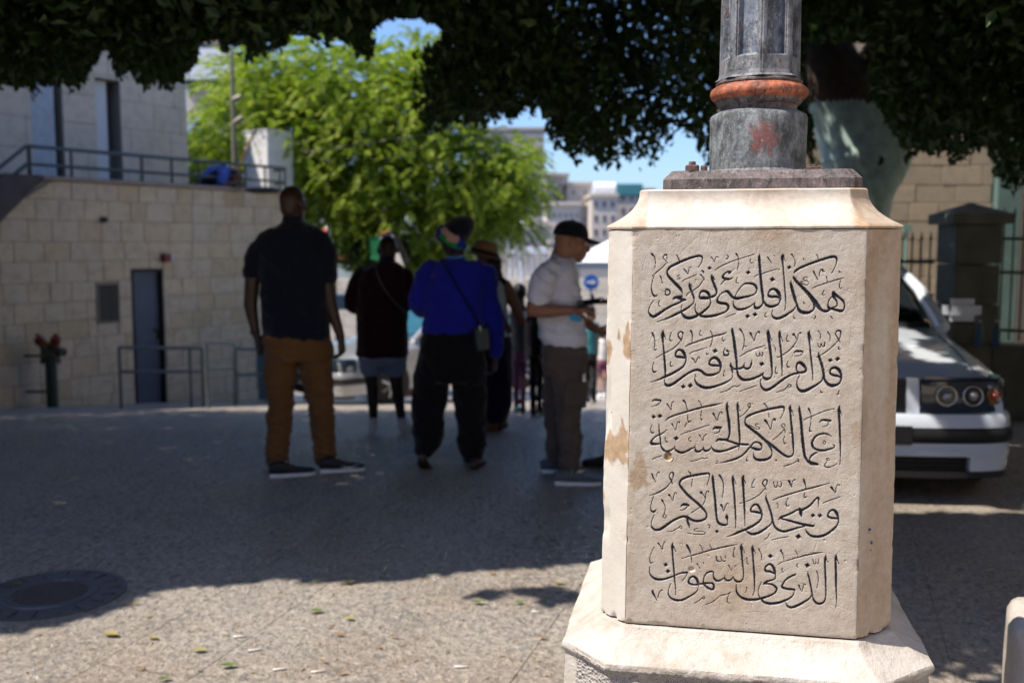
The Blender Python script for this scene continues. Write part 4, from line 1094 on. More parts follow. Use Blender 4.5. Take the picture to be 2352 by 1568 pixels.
LV = [  # px, py, size, kind
 (802, 1342, .085, 'y'), (727, 1408, .075, 'g'), (803, 1424, .075, 'y'), (458, 1499, .08, 'y'), (525, 1536, .08, 'g'), (378, 1566, .06, 'g'), (255, 1463, .08, 'y'),
 (352, 1470, .06, 'y'), (341, 1418, .05, 'y'), (313, 1391, .045, 'y'), (36, 1350, .06, 'gs'), (780, 1462, .04, 'b'), (870, 1492, .04, 'b'), (905, 1468, .035, 'b'),
 (744, 1523, .035, 'b'), (787, 1551, .045, 'b'), (325, 1540, .03, 'b'), (1192, 1388, .055, 'g'), (1098, 1388, .075, 'g'), (1285, 1343, .06, 'y'), (1130, 1320, .045, 'b'),
 (1165, 1322, .03, 'b'), (1245, 1470, .04, 'b'), (1213, 1320, .03, 'b'), (1155, 1228, .055, 'gs'), (1270, 1246, .06, 'gs'), (1235, 1240, .05, 'gs'), (1205, 1205, .05, 'gs'),
 (1180, 1256, .06, 'gs'), (1100, 1148, .05, 'gs'), (985, 1275, .045, 'y'), (1060, 1125, .05, 'gs'), (918, 1262, .05, 'gs'), (1020, 1130, .05, 'gs'), (735, 1220, .05, 'ys'), (955, 1141, .045, 'gs'),
 (875, 1332, .05, 'gs'), (230, 1225, .06, 'gs'), (725, 1338, .05, 'gs'), (640, 1270, .04, 'gs'), (1340, 1240, .05, 'gs'), (1310, 1160, .05, 'gs'), (1370, 1215, .05, 'gs')]
LB = {'y': ('yellow-green fallen leaf lying on the sunlit foreground paving', 'yellowed leaves on the sunlit paving', 'leaf_fallen_yellow'),
      'g': ('fresh green fallen leaf lying on the sunlit foreground paving', 'green leaves on the sunlit paving', 'leaf_fallen_green'),
      'b': ('small brown dried leaf lying on the sunlit foreground paving', 'dry brown leaves on the sunlit paving', 'leaf_fallen_brown'),
      'gs': ('green fallen leaf lying in the tree shade on the paving', 'green leaves on the shaded paving', 'leaf_fallen_green'),
      'ys': ('single orange fallen leaf on the shaded paving', None, 'leaf_fallen_yellow')}
ORD = ['leftmost', 'second from left', 'third from left', 'fourth from left', 'fifth from left', 'sixth from left', 'seventh from left', 'eighth from left', 'ninth from left', 'tenth from left', 'eleventh from left', 'twelfth from left', 'thirteenth from left', 'fourteenth from left', 'fifteenth from left', 'sixteenth from left', 'seventeenth from left', 'eighteenth from left', 'nineteenth from left', 'twentieth from left']
WHAT = {'y': 'of the yellow-green fallen leaves on the sunlit paving', 'g': 'of the fresh green fallen leaves on the sunlit paving', 'b': 'of the small brown dried leaves on the sunlit paving', 'gs': 'of the green fallen leaves on the shaded paving'}
for i, (a, b, s, k) in enumerate(LV):
    lb, gr, mt = LB[k]
    if k in WHAT: lb = ORD[sorted(q[0]+q[1]*1e-4 for q in LV if q[3] == k).index(a+b*1e-4)]+' '+WHAT[k]
    leaf_obj(a, b, s, M[mt], lb, gr, random.uniform(-.5, .5)+(math.pi if random.random() < .5 else 0), random.uniform(.1, .5), i)
for i, (a, b) in enumerate(((586, 1496), (643, 1541), (730, 1547), (551, 1466), (358, 1576), (1060, 1535), (1230, 1409))):
    p = at_ground(a, b); bm = bmesh.new(); L0 = .05 if i < 6 else .035
    tube(bm, [(-L0/2, 0, .006), (-L0/2+.001, 0, .006), (L0/2, 0, .006)], [.0038, .0042, .0042], n=8)
    o = link('cigarette_end', bm_mesh(bm, 'cigarette_end', True), M['cigarette_paper']); o.location = p; o.rotation_euler = (0, 0, random.uniform(-.4, .4))
    tag(o, ORD[(3, 4, 5, 2, 1, 6)[i]-1]+' of the white cigarette ends on the sunlit foreground paving' if i < 6 else 'crumpled white scrap of paper on the paving by the foot of the pedestal', 'cigarette end' if i < 6 else 'litter', 'cigarette ends on the sunlit paving' if i < 6 else None)
# shallow twig/debris specks that nobody could count
rs = np.random.default_rng(11); N = 700; V = []; F = []
for i in range(N):
    y = rs.uniform(2.9, 7.5); x = rs.uniform(-.55*y, .42*y); a = rs.uniform(0, 6.28); l = rs.uniform(.004, .014); w = rs.uniform(.001, .004); c, s = math.cos(a), math.sin(a)
    b0 = len(V); z = ground_z(x, y)+.002
    for (p, q, h) in ((-l, -w, 0), (l, -w, 0), (l, w, 0), (-l, w, 0), (0, 0, .004)): V.append((x+p*c-q*s, y+p*s+q*c, z+h))
    F += [(b0, b0+1, b0+4), (b0+1, b0+2, b0+4), (b0+2, b0+3, b0+4), (b0+3, b0, b0+4)]
o = link('leaf_litter', np_mesh('leaf_litter', V, F), M['leaf_fallen_brown']); tag(o, 'tiny dry crumbs of leaf and grit scattered over the paving', 'litter', kind='stuff')
# ================= unseen house added right of the viewpoint, its sunlit wall bouncing light =================
bb = empty('added_house', (3.9, -4, 0), 'unseen pale stone house added right of the viewpoint to bounce sunlight', 'building')
bm = bmesh.new(); box(bm, (6.9, -5.2, 4.0), (6, 13, 8)); link('wall', bm_mesh(bm, 'wall'), M['limestone_pale'], bb)
for i in range(4):
    for j in range(2):
        bm = bmesh.new(); box(bm, (3.87, -10+i*3, 1.9+j*3.4), (.10, 1.2, 1.7)); w_ = link('window', bm_mesh(bm, 'window'), M['white_paint'], bb)
        bm = bmesh.new(); box(bm, (3.80, -10+i*3, 1.9+j*3.4), (.04, 1.0, 1.5)); link('pane', bm_mesh(bm, 'pane'), M['car_glass'], w_)
bb = empty('added_house', (-13, -2, 0), 'unseen plain stone house added left of the viewpoint to block sky light', 'building')  # unseen house added to keep low sky light off the paving
bm = bmesh.new(); box(bm, (-17, -3, 4.0), (7, 22, 8)); link('wall', bm_mesh(bm, 'wall'), M['limestone_tan'], bb)
for i in range(6):
    bm = bmesh.new(); box(bm, (-13.47, -12+i*3.4, 2.2), (.10, 1.2, 1.7)); w_ = link('window', bm_mesh(bm, 'window'), M['white_paint'], bb)
    bm = bmesh.new(); box(bm, (-13.40, -12+i*3.4, 2.2), (.04, 1.0, 1.5)); link('pane', bm_mesh(bm, 'pane'), M['car_glass'], w_)
bb = empty('added_house', (9.2, 8, 0), 'unseen tall pale stone house added beyond the iron railings to bounce sunlight', 'building')  # unseen house added so its sunlit front brightens the retaining wall
bm = bmesh.new(); box(bm, (12.2, 8.2, 5.0), (6, 11, 10)); link('wall', bm_mesh(bm, 'wall'), M['limestone_pale'], bb)
for i in range(3):
    for j in range(2):
        bm = bmesh.new(); box(bm, (9.17, 5+i*3, 2.6+j*3.6), (.10, 1.2, 1.7)); w_ = link('window', bm_mesh(bm, 'window'), M['white_paint'], bb)
        bm = bmesh.new(); box(bm, (9.10, 5+i*3, 2.6+j*3.6), (.04, 1.0, 1.5)); link('pane', bm_mesh(bm, 'pane'), M['car_glass'], w_)
bb = empty('added_house', (-5, -9, 0), 'unseen tan stone house added behind the viewpoint to block sky light', 'building')  # unseen house added to cut the sky light from behind
bm = bmesh.new(); box(bm, (-4.9, -12.6, 4.0), (17, 6, 8)); link('wall', bm_mesh(bm, 'wall'), M['limestone_tan'], bb)
for i in range(5):
    for j in range(2):
        bm = bmesh.new(); box(bm, (-11.5+i*3.2, -9.57, 2.0+j*3.4), (1.2, .10, 1.7)); w_ = link('window', bm_mesh(bm, 'window'), M['white_paint'], bb)
        bm = bmesh.new(); box(bm, (-11.5+i*3.2, -9.50, 2.0+j*3.4), (1.0, .04, 1.5)); link('pane', bm_mesh(bm, 'pane'), M['car_glass'], w_)
# ================= stone-faced walls built block by block =================
class Face:
    """vertical face: origin P (z ignored), direction S, outward normal N; coordinates (s, z)"""
    def __init__(s, P, ang):
        s.P = Vector((P.x, P.y, 0)); s.S = Vector((math.sin(ang), math.cos(ang), 0)); s.N = Vector((math.cos(ang), -math.sin(ang), 0))
    def w(s, a, z, d=0.0): return s.P + s.S*a + s.N*d + Vector((0, 0, z))
    def hit(s, px, py, d=0.0):
        q = at_plane(px, py, s.P + s.N*d, s.N); return (q-s.P).dot(s.S), q.z
    def box(s, bm, a0, a1, z0, z1, d0, d1):
        vs = [s.w(a, z, d) for d in (d0, d1) for a, z in ((a0, z0), (a1, z0), (a1, z1), (a0, z1))]
        v = [bm.verts.new(p) for p in vs]
        for f in ((0, 1, 2, 3), (7, 6, 5, 4), (0, 4, 5, 1), (1, 5, 6, 2), (2, 6, 7, 3), (3, 7, 4, 0)): bm.faces.new([v[i] for i in f])
def sub_rect(r, h):
    a0, a1, z0, z1 = r; b0, b1, y0, y1 = h
    if b1 <= a0 or b0 >= a1 or y1 <= z0 or y0 >= z1: return [r]
    out = []
    if b0 > a0+.03: out.append((a0, b0, z0, z1))
    if b1 < a1-.03: out.append((b1, a1, z0, z1))
    m0, m1 = max(a0, b0), min(a1, b1)
    if y1 < z1-.03: out.append((m0, m1, y1, z1))
    if y0 > z0+.03: out.append((m0, m1, z0, y0))
    return out
def poly_clip(poly, f):
    out = []
    for i in range(len(poly)):
        p, q = poly[i], poly[(i+1) % len(poly)]; a, b = f(p), f(q)
        if a >= 0: out.append(p)
        if (a >= 0) != (b >= 0): t = a/(a-b); out.append((p[0]+(q[0]-p[0])*t, p[1]+(q[1]-p[1])*t))
    return out
def blockwork(F, parent, s0, s1, z0, z1, ch, l0, l1, holes, mat, clip=None, j=.004, cap=295, seed=1, chv=0.0):
    r_ = random.Random(seed); z = z1; n = 0; SV = []; SF = []
    while z > z0:
        h = ch*(1+r_.uniform(-chv, chv)); zb = max(z0, z-h); s = s0 - r_.uniform(0, l1)
        while s < s1:
            L0 = r_.uniform(l0, l1); rects = [(max(s, s0), min(s+L0, s1), zb, z)]
            for hl in holes: rects = [q for r in rects for q in sub_rect(r, hl)]
            for a0, a1, b0, b1 in rects:
                if a1-a0 < .03: continue
                poly = [(a0+j, b0+j), (a1-j, b0+j), (a1-j, b1-j), (a0+j, b1-j)]
                if clip: poly = poly_clip(poly, clip)
                if len(poly) < 3: continue
                dd = r_.uniform(-.004, .004); c = .006
                cx = sum(p[0] for p in poly)/len(poly); cz = sum(p[1] for p in poly)/len(poly)
                inn = [(p[0]+(c if p[0] < cx else -c), p[1]+(c if p[1] < cz else -c)) for p in poly]; m = len(poly)
                V = [F.w(*p, -.03) for p in poly]+[F.w(*p, dd-.004) for p in poly]+[F.w(*p, dd) for p in inn]
                Fs = [tuple(range(2*m, 3*m))]+[(i, (i+1) % m, m+(i+1) % m, m+i) for i in range(m)]+[(m+i, m+(i+1) % m, 2*m+(i+1) % m, 2*m+i) for i in range(m)]
                if n < cap: link('block', np_mesh('block', V, Fs), mat, parent); n += 1
                else: b = len(SV); SV += V; SF += [tuple(i+b for i in f) for f in Fs]
            s += L0
        z = zb
    if SV: o = link('hidden_blocks', np_mesh('hidden_blocks', SV, SF), mat, parent); o['kind'] = 'stuff'
# ---- retaining wall of the terrace ----
W = Face(Vector((-6.66, 13.9, 0)), R(32))
wall = empty('retaining_wall', W.w(3, -.9), 'long beige stone-block retaining wall on the left with a grey door, a vent and a terrace on top', 'wall')
_, WZ = W.hit(300, 424); sEnd, _ = W.hit(664, 440)
sD0, zD0 = W.hit(98, 424); sD1, zD1 = W.hit(0, 520); sl = (zD0-zD1)/(sD0-sD1)
d0, _ = W.hit(303, 700); d1, _ = W.hit(377, 700); _, dzt = W.hit(340, 617); v0, _ = W.hit(222, 700); v1, _ = W.hit(274, 700); _, vzt = W.hit(248, 650); _, vzb = W.hit(248, 742)
holes = [(d0, d1, -2, dzt), (v0, v1, vzb, vzt)]
blockwork(W, wall, -5.5, sEnd, -1.9, WZ, .285, .27, .52, holes, M['limestone'], clip=lambda p: (WZ-.01-p[1]) - max(0, (sD0-p[0])*sl), chv=.08)
bm = bmesh.new()
def core(a0, a1, z0, z1):
    W.box(bm, a0, a1, z0, z1, -.012, -.30)
core(-5.5, sD0, -2.0, zD0-3.0); core(sD0, v0, -2.0, WZ-.01); core(v0, v1, -2.0, vzb); core(v0, v1, vzt, WZ-.01); core(v1, d0, -2.0, WZ-.01); core(d0, d1, dzt, WZ-.01); core(d1, sEnd, -2.0, WZ-.01)
vs = [bm.verts.new(W.w(*p, d)) for d in (-.012, -.3) for p in ((sD0, zD0-3.02), (sD0, WZ-.02), (-5.5, WZ-.02-(sD0+5.5)*sl), (-5.5, zD0-3.02-1.0))]
for f in ((0, 1, 2, 3), (7, 6, 5, 4), (0, 4, 5, 1), (1, 5, 6, 2), (2, 6, 7, 3), (3, 7, 4, 0)): bm.faces.new([vs[i] for i in f])
# end return and terrace slab
W.box(bm, sEnd-.3, sEnd, -2.0, WZ-.012, -.31, -7)
W.box(bm, -5.5, sEnd-.31, WZ-.25, WZ-.03, -.31, -8)
link('mortar_core', bm_mesh(bm, 'mortar_core'), M['mortar'], wall)
simple('coping_stone', (.34, .30, .26), .85, var=.2, scale=6, bump=.3)
r_ = random.Random(5); s = sD0
while s < sEnd+.02:
    L0 = r_.uniform(.7, 1.1); bm = bmesh.new(); W.box(bm, s+.003, min(s+L0, sEnd+.03)-.003, WZ, WZ+.055, .035, -.30); link('coping', bm_mesh(bm, 'coping'), M['coping_stone'], wall); s += L0
simple('stair_stone_shaded', (.10, .085, .085), .85, var=.2, scale=6, bump=.3)  # stone darkened to stand in for shade on the stair side
bm = bmesh.new()   # sloping string of the stair on the left
vs = [bm.verts.new(W.w(*p, d)) for d in (.05, -.35) for p in ((sD0+.02, WZ+.055), (sD0+.02-.55, WZ+.055), (-5.5, WZ+.33-(sD0+5.5)*sl), (-5.5, WZ-.02-(sD0+5.5)*sl))]
for f in ((0, 1, 2, 3), (7, 6, 5, 4), (0, 4, 5, 1), (1, 5, 6, 2), (2, 6, 7, 3), (3, 7, 4, 0)): bm.faces.new([vs[i] for i in f])
link('stair_string', bm_mesh(bm, 'stair_string'), M['stair_stone_shaded'], wall)
# door
door = empty('metal_door', W.w((d0+d1)/2, -1.0, -.05), 'tall plain blue-grey metal door set in the stone wall behind the handrail', 'door')
bm = bmesh.new(); W.box(bm, d0+.07, d1-.03, -1.35, dzt-.05, -.13, -.09); link('door_leaf', bm_mesh(bm, 'door_leaf'), M['door_blue'], door)
bm = bmesh.new(); W.box(bm, d0+.0, d0+.065, -1.6, dzt-.002, -.14, -.02); W.box(bm, d1-.028, d1, -1.6, dzt-.002, -.14, -.02); W.box(bm, d0+.067, d1-.03, dzt-.045, dzt-.002, -.14, -.02)
link('door_frame', bm_mesh(bm, 'door_frame'), M['dark_metal'], door)
sh, zh = W.hit(371, 762); bm = bmesh.new(); W.box(bm, sh-.02, sh+.02, zh-.12, zh+.06, -.088, -.07); W.box(bm, sh-.10, sh+.02, zh+.02, zh+.045, -.069, -.04); link('handle', bm_mesh(bm, 'handle'), M['dark_metal'], door)
bm = bmesh.new(); W.box(bm, d0-.05, d1+.25, -1.9, -1.02, .02, .45); link('door_step', bm_mesh(bm, 'door_step'), M['coping_stone'], door)
# vent
vent = empty('wall_vent', W.w((v0+v1)/2, vzb), 'rectangular slatted metal ventilation grille in the stone wall left of the door', 'vent')
bm = bmesh.new(); W.box(bm, v0, v1, vzb, vzb+.03, -.02, .015); W.box(bm, v0, v1, vzt-.03, vzt, -.02, .015); W.box(bm, v0, v0+.03, vzb+.031, vzt-.031, -.02, .015); W.box(bm, v1-.03, v1, vzb+.031, vzt-.031, -.02, .015)
link('frame', bm_mesh(bm, 'frame'), M['louvre_metal'], vent)
bm = bmesh.new(); W.box(bm, v0+.03, v1-.03, vzb+.03, vzt-.03, -.10, -.09); link('backing', bm_mesh(bm, 'backing'), M['dark_metal'], vent)
for i in range(10):
    z = vzb+.045+(vzt-vzb-.09)*i/9.3; bm = bmesh.new()
    v = [bm.verts.new(W.w(a, zz, d)) for a, zz, d in ((v0+.032, z, .005), (v1-.032, z, .005), (v1-.032, z+.030, -.05), (v0+.032, z+.030, -.05), (v0+.032, z+.008, .008), (v1-.032, z+.008, .008), (v1-.032, z+.036, -.045), (v0+.032, z+.036, -.045))]
    for f in ((0, 1, 2, 3), (7, 6, 5, 4), (0, 4, 5, 1), (1, 5, 6, 2), (2, 6, 7, 3), (3, 7, 4, 0)): bm.faces.new([v[k] for k in f])
    link('slat', bm_mesh(bm, 'slat'), M['louvre_metal'], vent)
# alarm
sa, za = W.hit(376, 592); al = empty('alarm_sounder', W.w(sa, za), 'small dark red alarm box with a white side above the grey door', 'alarm')
bm = bmesh.new(); W.box(bm, sa-.06, sa+.08, za-.065, za+.065, .0, .10); bmesh.ops.bevel(bm, geom=bm.edges[:], offset=.012, segments=2, affect='EDGES'); link('housing', bm_mesh(bm, 'housing', True, 40), M['red_paint'], al)
bm = bmesh.new(); W.box(bm, sa+.082, sa+.105, za-.05, za+.05, .01, .09); link('lens', bm_mesh(bm, 'lens'), M['white_paint'], al)
sp_, zp_ = W.hit(236, 505); tag(link('wall_spout', (lambda b: (tube(b, [W.w(sp_, zp_, -.02), W.w(sp_, zp_, .06)], .045, 12), bm_mesh(b, 'wall_spout'))[1])(bmesh.new()), M['dark_metal']), 'small dark drain spout sticking out of the upper stone wall', 'pipe')
# ---- terrace railing ----
rail = empty('terrace_railing', W.w(1, WZ), 'grey-green two-bar metal railing along the terrace above the stone wall', 'railing')
_, rz1 = W.hit(67, 336, -.15); _, rz2 = W.hit(67, 377, -.15); sR0, _ = W.hit(67, 360, -.15)
sR1, _ = W.hit(655, 400, -.15)
for z in (rz1, rz2):
    bm = bmesh.new(); tube(bm, [W.w(sR0, z, -.15), W.w(sR1, z, -.15)], .028 if z == rz1 else .024, 8); link('rail', bm_mesh(bm, 'rail', True, 60), M['teal_paint'], rail)
    bm = bmesh.new(); tube(bm, [W.w(sR0-.03, z, -.15), W.w(sR0-4.0, z-4.0*sl*.86, -.15)], .028, 8); link('rail', bm_mesh(bm, 'rail', True, 60), M['teal_paint'], rail)
    bm = bmesh.new(); tube(bm, [W.w(sR1+.02, z-.03, -.2), W.w(sR1+.02, z-.03, -4)], .024, 8); link('rail', bm_mesh(bm, 'rail', True, 60), M['teal_paint'], rail)
for px_ in (68, 164, 254, 326, 394, 456, 518, 563, 608, 642, 654):
    a, _ = W.hit(px_, 380, -.15); bm = bmesh.new(); tube(bm, [W.w(a, WZ+.057, -.15), W.w(a, rz1-.01, -.15)], .030 if px_ == 68 else .022, 8); link('post', bm_mesh(bm, 'post', True, 60), M['teal_paint'], rail)
# ---- building on the terrace ----
BO = 1.6; F2 = Face(W.P - W.N*BO, R(32))
bld = empty('terrace_building', F2.w(2, WZ), 'pale stone building on the terrace with a tall blue-white door and a narrow recessed window', 'building')
c1, _ = F2.hit(431, 300); a0, _ = F2.hit(74, 300); a1, _ = F2.hit(146, 300); _, az = F2.hit(110, 150); w0, _ = F2.hit(223, 300); w1, _ = F2.hit(279, 300); _, wz = F2.hit(250, 183)
_, ztop = F2.hit(431, 98)
hl = [(a0, a1, -3, az), (w0, w1, -3, wz)]
blockwork(F2, bld, -6.5, c1, WZ, ztop, .42, .55, 1.05, hl, M['limestone_pale'], seed=9, chv=.12)
bm = bmesh.new()
for (p, q, zz0, zz1) in ((-6.5, a0, WZ-.1, ztop-.02), (a0, a1, az, ztop-.02), (a1, w0, WZ-.1, ztop-.02), (w0, w1, wz, ztop-.02), (w1, c1, WZ-.1, ztop-.02)): F2.box(bm, p, q, zz0, zz1, -.012, -.42)
F2.box(bm, c1-.3, c1-.004, WZ-.1, ztop+.0, -.421, -2.0); F2.box(bm, -6.5, c1-.31, ztop-.2, ztop-.02, -.421, -2.0); F2.box(bm, -6.5, c1-.31, WZ-.1, ztop-.21, -1.6, -1.7)
F2.box(bm, -9.5, c1-3.2, ztop+.01, 9.5, -.05, -2.0)  # unseen upper storeys added to cast shade on the ground below
F2.box(bm, -9.5, -6.51, -1, ztop+.0, -.05, -2.0)
link('mortar_core', bm_mesh(bm, 'mortar_core'), M['mortar'], bld)
bm = bmesh.new(); F2.box(bm, a0+.0, a0+(a1-a0)*.78, WZ-.05, az-.01, -.20, -.05); link('door', bm_mesh(bm, 'door'), M['blue_white_paint'], bld)
bm = bmesh.new(); F2.box(bm, a0+(a1-a0)*.79, a1-.01, WZ-.05, az-.01, -.38, -.34); link('door_reveal', bm_mesh(bm, 'door_reveal'), M['dark_metal'], bld)
wn_ = empty('window', F2.w(w0, 3, -.2), None, None); wn_.parent = bld; wn_.matrix_parent_inverse = wmat(bld).inverted()
bm = bmesh.new(); F2.box(bm, w0+.02, w0+.30, WZ, wz-.02, -.22, -.14); link('window_frame', bm_mesh(bm, 'window_frame'), M['white_paint'], wn_)
bm = bmesh.new(); F2.box(bm, w0+.31, w1-.02, WZ, wz-.02, -.34, -.30); link('pane', bm_mesh(bm, 'pane'), M['far_window'], wn_)
bm = bmesh.new(); F2.box(bm, w0+.62, w0+.70, WZ, wz-.02, -.30, -.22); link('mullion', bm_mesh(bm, 'mullion'), M['blue_white_paint'], wn_)
# ---- white cabin on the terrace, mast and brace ----
q = at_y(613, 300, 18.3); cab = empty('white_cabin', (q.x, q.y, WZ), 'tall white boxy cabinet standing on the terrace behind the railing', 'cabin')
zt = q.z; ang = R(34); u = Vector((-math.cos(ang), math.sin(ang)*1.0, 0)); v = Vector((math.sin(ang), math.cos(ang), 0))
def quadprism(bm, c, uu, vv, z0, z1):
    p = [c, c+uu, c+uu+vv, c+vv]; rings(bm, [[Vector((x.x, x.y, z0)) for x in p], [Vector((x.x, x.y, z1)) for x in p]])
bm = bmesh.new(); quadprism(bm, q, u*.62, v*.62, WZ-.02, zt); link('panel', bm_mesh(bm, 'panel'), M['white_paint'], cab)
bm = bmesh.new(); quadprism(bm, q-u*.01-v*.01+Vector((0, 0, 0)), u*.64, v*.64, zt+.002, zt+.03); link('lid', bm_mesh(bm, 'lid'), M['white_paint'], cab)
q1 = at_y(531, 85, 17.6); q0 = at_y(531, 405, 17.6)
tag(link('antenna_mast', (lambda b: (tube(b, [Vector((q1.x, q1.y, WZ)), Vector((q1.x, q1.y, 4.2)), Vector((q1.x, q1.y, q1.z))], [.05, .035, .018], 8), tube(b, [Vector((q1.x, q1.y, 3.6)), Vector((q1.x+.16, q1.y, 3.7))], .05, 6), tube(b, [Vector((q1.x, q1.y, 4.0)), Vector((q1.x+.14, q1.y, 4.05))], .05, 6), bm_mesh(b, 'antenna_mast'))[-1])(bmesh.new()), M['louvre_metal']), 'slim grey mast with small fittings rising from the terrace in front of the bright tree', 'mast')
tag(link('brace_pole', (lambda b: (tube(b, [at_y(533, 420, 17.5), at_y(586, 300, 17.5)], .022, 6), bm_mesh(b, 'brace_pole'))[-1])(bmesh.new()), simple('rust_pole', (.22, .12, .08), .7)), 'rusty pole leaning between the mast and the white cabinet', 'pole')
a_, _ = W.hit(505, 430, -.6); tag(link('black_dish', (lambda b: (ellipsoid(b, at_y(604, 437, 17.0), (.30, .2, .06)), bm_mesh(b, 'black_dish', True))[-1])(bmesh.new()), M['black_plastic']), 'flat black rounded object on the terrace at the foot of the white cabinet', 'tub')
# ---- handrails in front of the door ----
def gp(px_, py_, Y): q = at_y(px_, py_, Y); return Vector((q.x, q.y, ground_z(q.x, q.y)))
def hrail(name, label, pts, pys, r=.022):
    """pts = list of (px, py_foot, Y) posts; rails at heights"""
    o = empty(name, gp(*pts[0]), label, 'handrail', None)
    P = [gp(*p) for p in pts]; hts = pys
    for h in hts:
        bm = bmesh.new(); pp = []
        for a in P: pp.append(a+Vector((0, 0, h)))
        tube(bm, pp, r, 8); link('rail', bm_mesh(bm, 'rail', True, 60), M['rail_grey'], o)
    for a in P: bm = bmesh.new(); tube(bm, [a-Vector((0, 0, .1)), a+Vector((0, 0, max(hts)-.001))], r, 8); link('post', bm_mesh(bm, 'post', True, 60), M['rail_grey'], o)
hrail('handrail', 'long grey tubular handrail in front of the door, two bars on thin posts', [(279, 935, 13.4), (440, 940, 13.9), (468, 940, 14.0)], (.83, .50))
hrail('handrail', 'short grey handrail section angled toward the camera right of the door', [(478, 945, 13.2), (541, 940, 14.2)], (.90, .55))
hrail('handrail', 'far grey handrail running on toward the parked white car', [(545, 935, 15.6), (610, 935, 16.2), (700, 935, 17.2)], (.86, .45))
tag(link('low_wall', (lambda b: (box(b, (at_y(575, 880, 17.2).x, 17.4, -.95), (.75, .12, 1.1), (0, 0, R(35))), bm_mesh(b, 'low_wall'))[-1])(bmesh.new()), simple('shaded_slate', (.08, .13, .16), .7)), 'low wall coloured blue-grey as a shaded patch behind the handrail, beside the parked white car', 'wall')  # dark blue-grey colour stands in for shade on a low side wall
# ---- fire hydrant ----
hs, _ = W.hit(120, 900, .35); hp = W.w(hs, 0, .35); hz = ground_z(hp.x, hp.y); k_ = hp.y/FPX
hyd = empty('fire_hydrant', Vector((hp.x, hp.y, hz)), 'dark green standpipe hydrant with two red-capped outlets against the stone wall, far left', 'hydrant')
top = at_y(122, 765, hp.y).z; zc1 = at_y(122, 828, hp.y).z; 
bm = bmesh.new(); tube(bm, [Vector((hp.x, hp.y, hz-.05)), Vector((hp.x, hp.y, zc1))], .078, 16); link('pipe', bm_mesh(bm, 'pipe', True, 50), M['hydrant_green'], hyd)
bm = bmesh.new(); tube(bm, [Vector((hp.x, hp.y, zc1-.02)), Vector((hp.x, hp.y, zc1+.04))], .135, 20)
for i in range(8): a = i*math.pi/4; tube(bm, [Vector((hp.x+.11*math.cos(a), hp.y+.11*math.sin(a), zc1-.045)), Vector((hp.x+.11*math.cos(a), hp.y+.11*math.sin(a), zc1+.065))], .016, 6)
link('flange', bm_mesh(bm, 'flange', True, 50), M['hydrant_green'], hyd)
for sgn, dz in ((-1, 0), (1, .02)):
    d = Vector((.6*sgn, -.25, .8)).normalized(); b0 = Vector((hp.x, hp.y, zc1+.04))
    bm = bmesh.new(); tube(bm, [b0, b0+Vector((sgn*.03, 0, .10)), b0+Vector((sgn*.09, -.05, .22))], [.08, .075, .065], 14)
    o = link('branch', bm_mesh(bm, 'branch', True, 60), M['brass_dull'], hyd)
    c0 = b0+Vector((sgn*.10, -.06, .24)); bm = bmesh.new(); tube(bm, [c0-Vector((0, 0, .03)), c0+Vector((sgn*.02, -.02, .05))], [.068, .064], 12); tube(bm, [c0+Vector((sgn*.02, -.02, .05)), c0+Vector((sgn*.025, -.022, .10))], [.030, .026], 8)
    link('red_cap', bm_mesh(bm, 'red_cap', True, 40), M['red_paint'], hyd)
    c2 = b0+Vector((sgn*.10+.06, -.10, .10)); bm = bmesh.new(); tube(bm, [c2, c2+Vector((.09, -.05, -.01))], .06, 12); link('outlet', bm_mesh(bm, 'outlet', True, 40), M['hydrant_green'], hyd)
for z in (hz+.22, hz+.72): bm = bmesh.new(); tube(bm, [Vector((hp.x, hp.y, z)), Vector((hp.x, hp.y, z))+(-W.N*.30)-W.S*.2], .018, 6); link('bracket', bm_mesh(bm, 'bracket'), M['dark_metal'], hyd)

# ================= right-hand side: stone building, pillar and iron fence =================
F3 = Face(Vector((at_y(1800, 500, 14.2).x, 14.2, 0)), R(90)); F3.N = Vector((0, -1, 0))
rb = empty('stone_building', F3.w(2, 0), 'tan stone-block building behind the tree on the right', 'building')
e1 = F3.hit(2281, 450)[0]
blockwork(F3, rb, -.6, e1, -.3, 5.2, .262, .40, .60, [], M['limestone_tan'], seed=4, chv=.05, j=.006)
bm = bmesh.new(); F3.box(bm, -.6, e1, -1, 5.2, -.014, -2); link('mortar_core', bm_mesh(bm, 'mortar_core'), M['mortar'], rb)
bm = bmesh.new(); F3.box(bm, e1+.01, F3.hit(2335, 450)[0], -1, 5.2, .12, -2); o = link('pier', bm_mesh(bm, 'pier'), simple('teal_plaster', (.10, .17, .165), .9, var=.15, scale=4), rb)
bm = bmesh.new(); F3.box(bm, F3.hit(2337, 450)[0], 9.5, -1, 5.2, -.5, -2); link('side_wall', bm_mesh(bm, 'side_wall'), simple('pale_plaster', (.38, .36, .34), .9, var=.1, scale=4), rb)
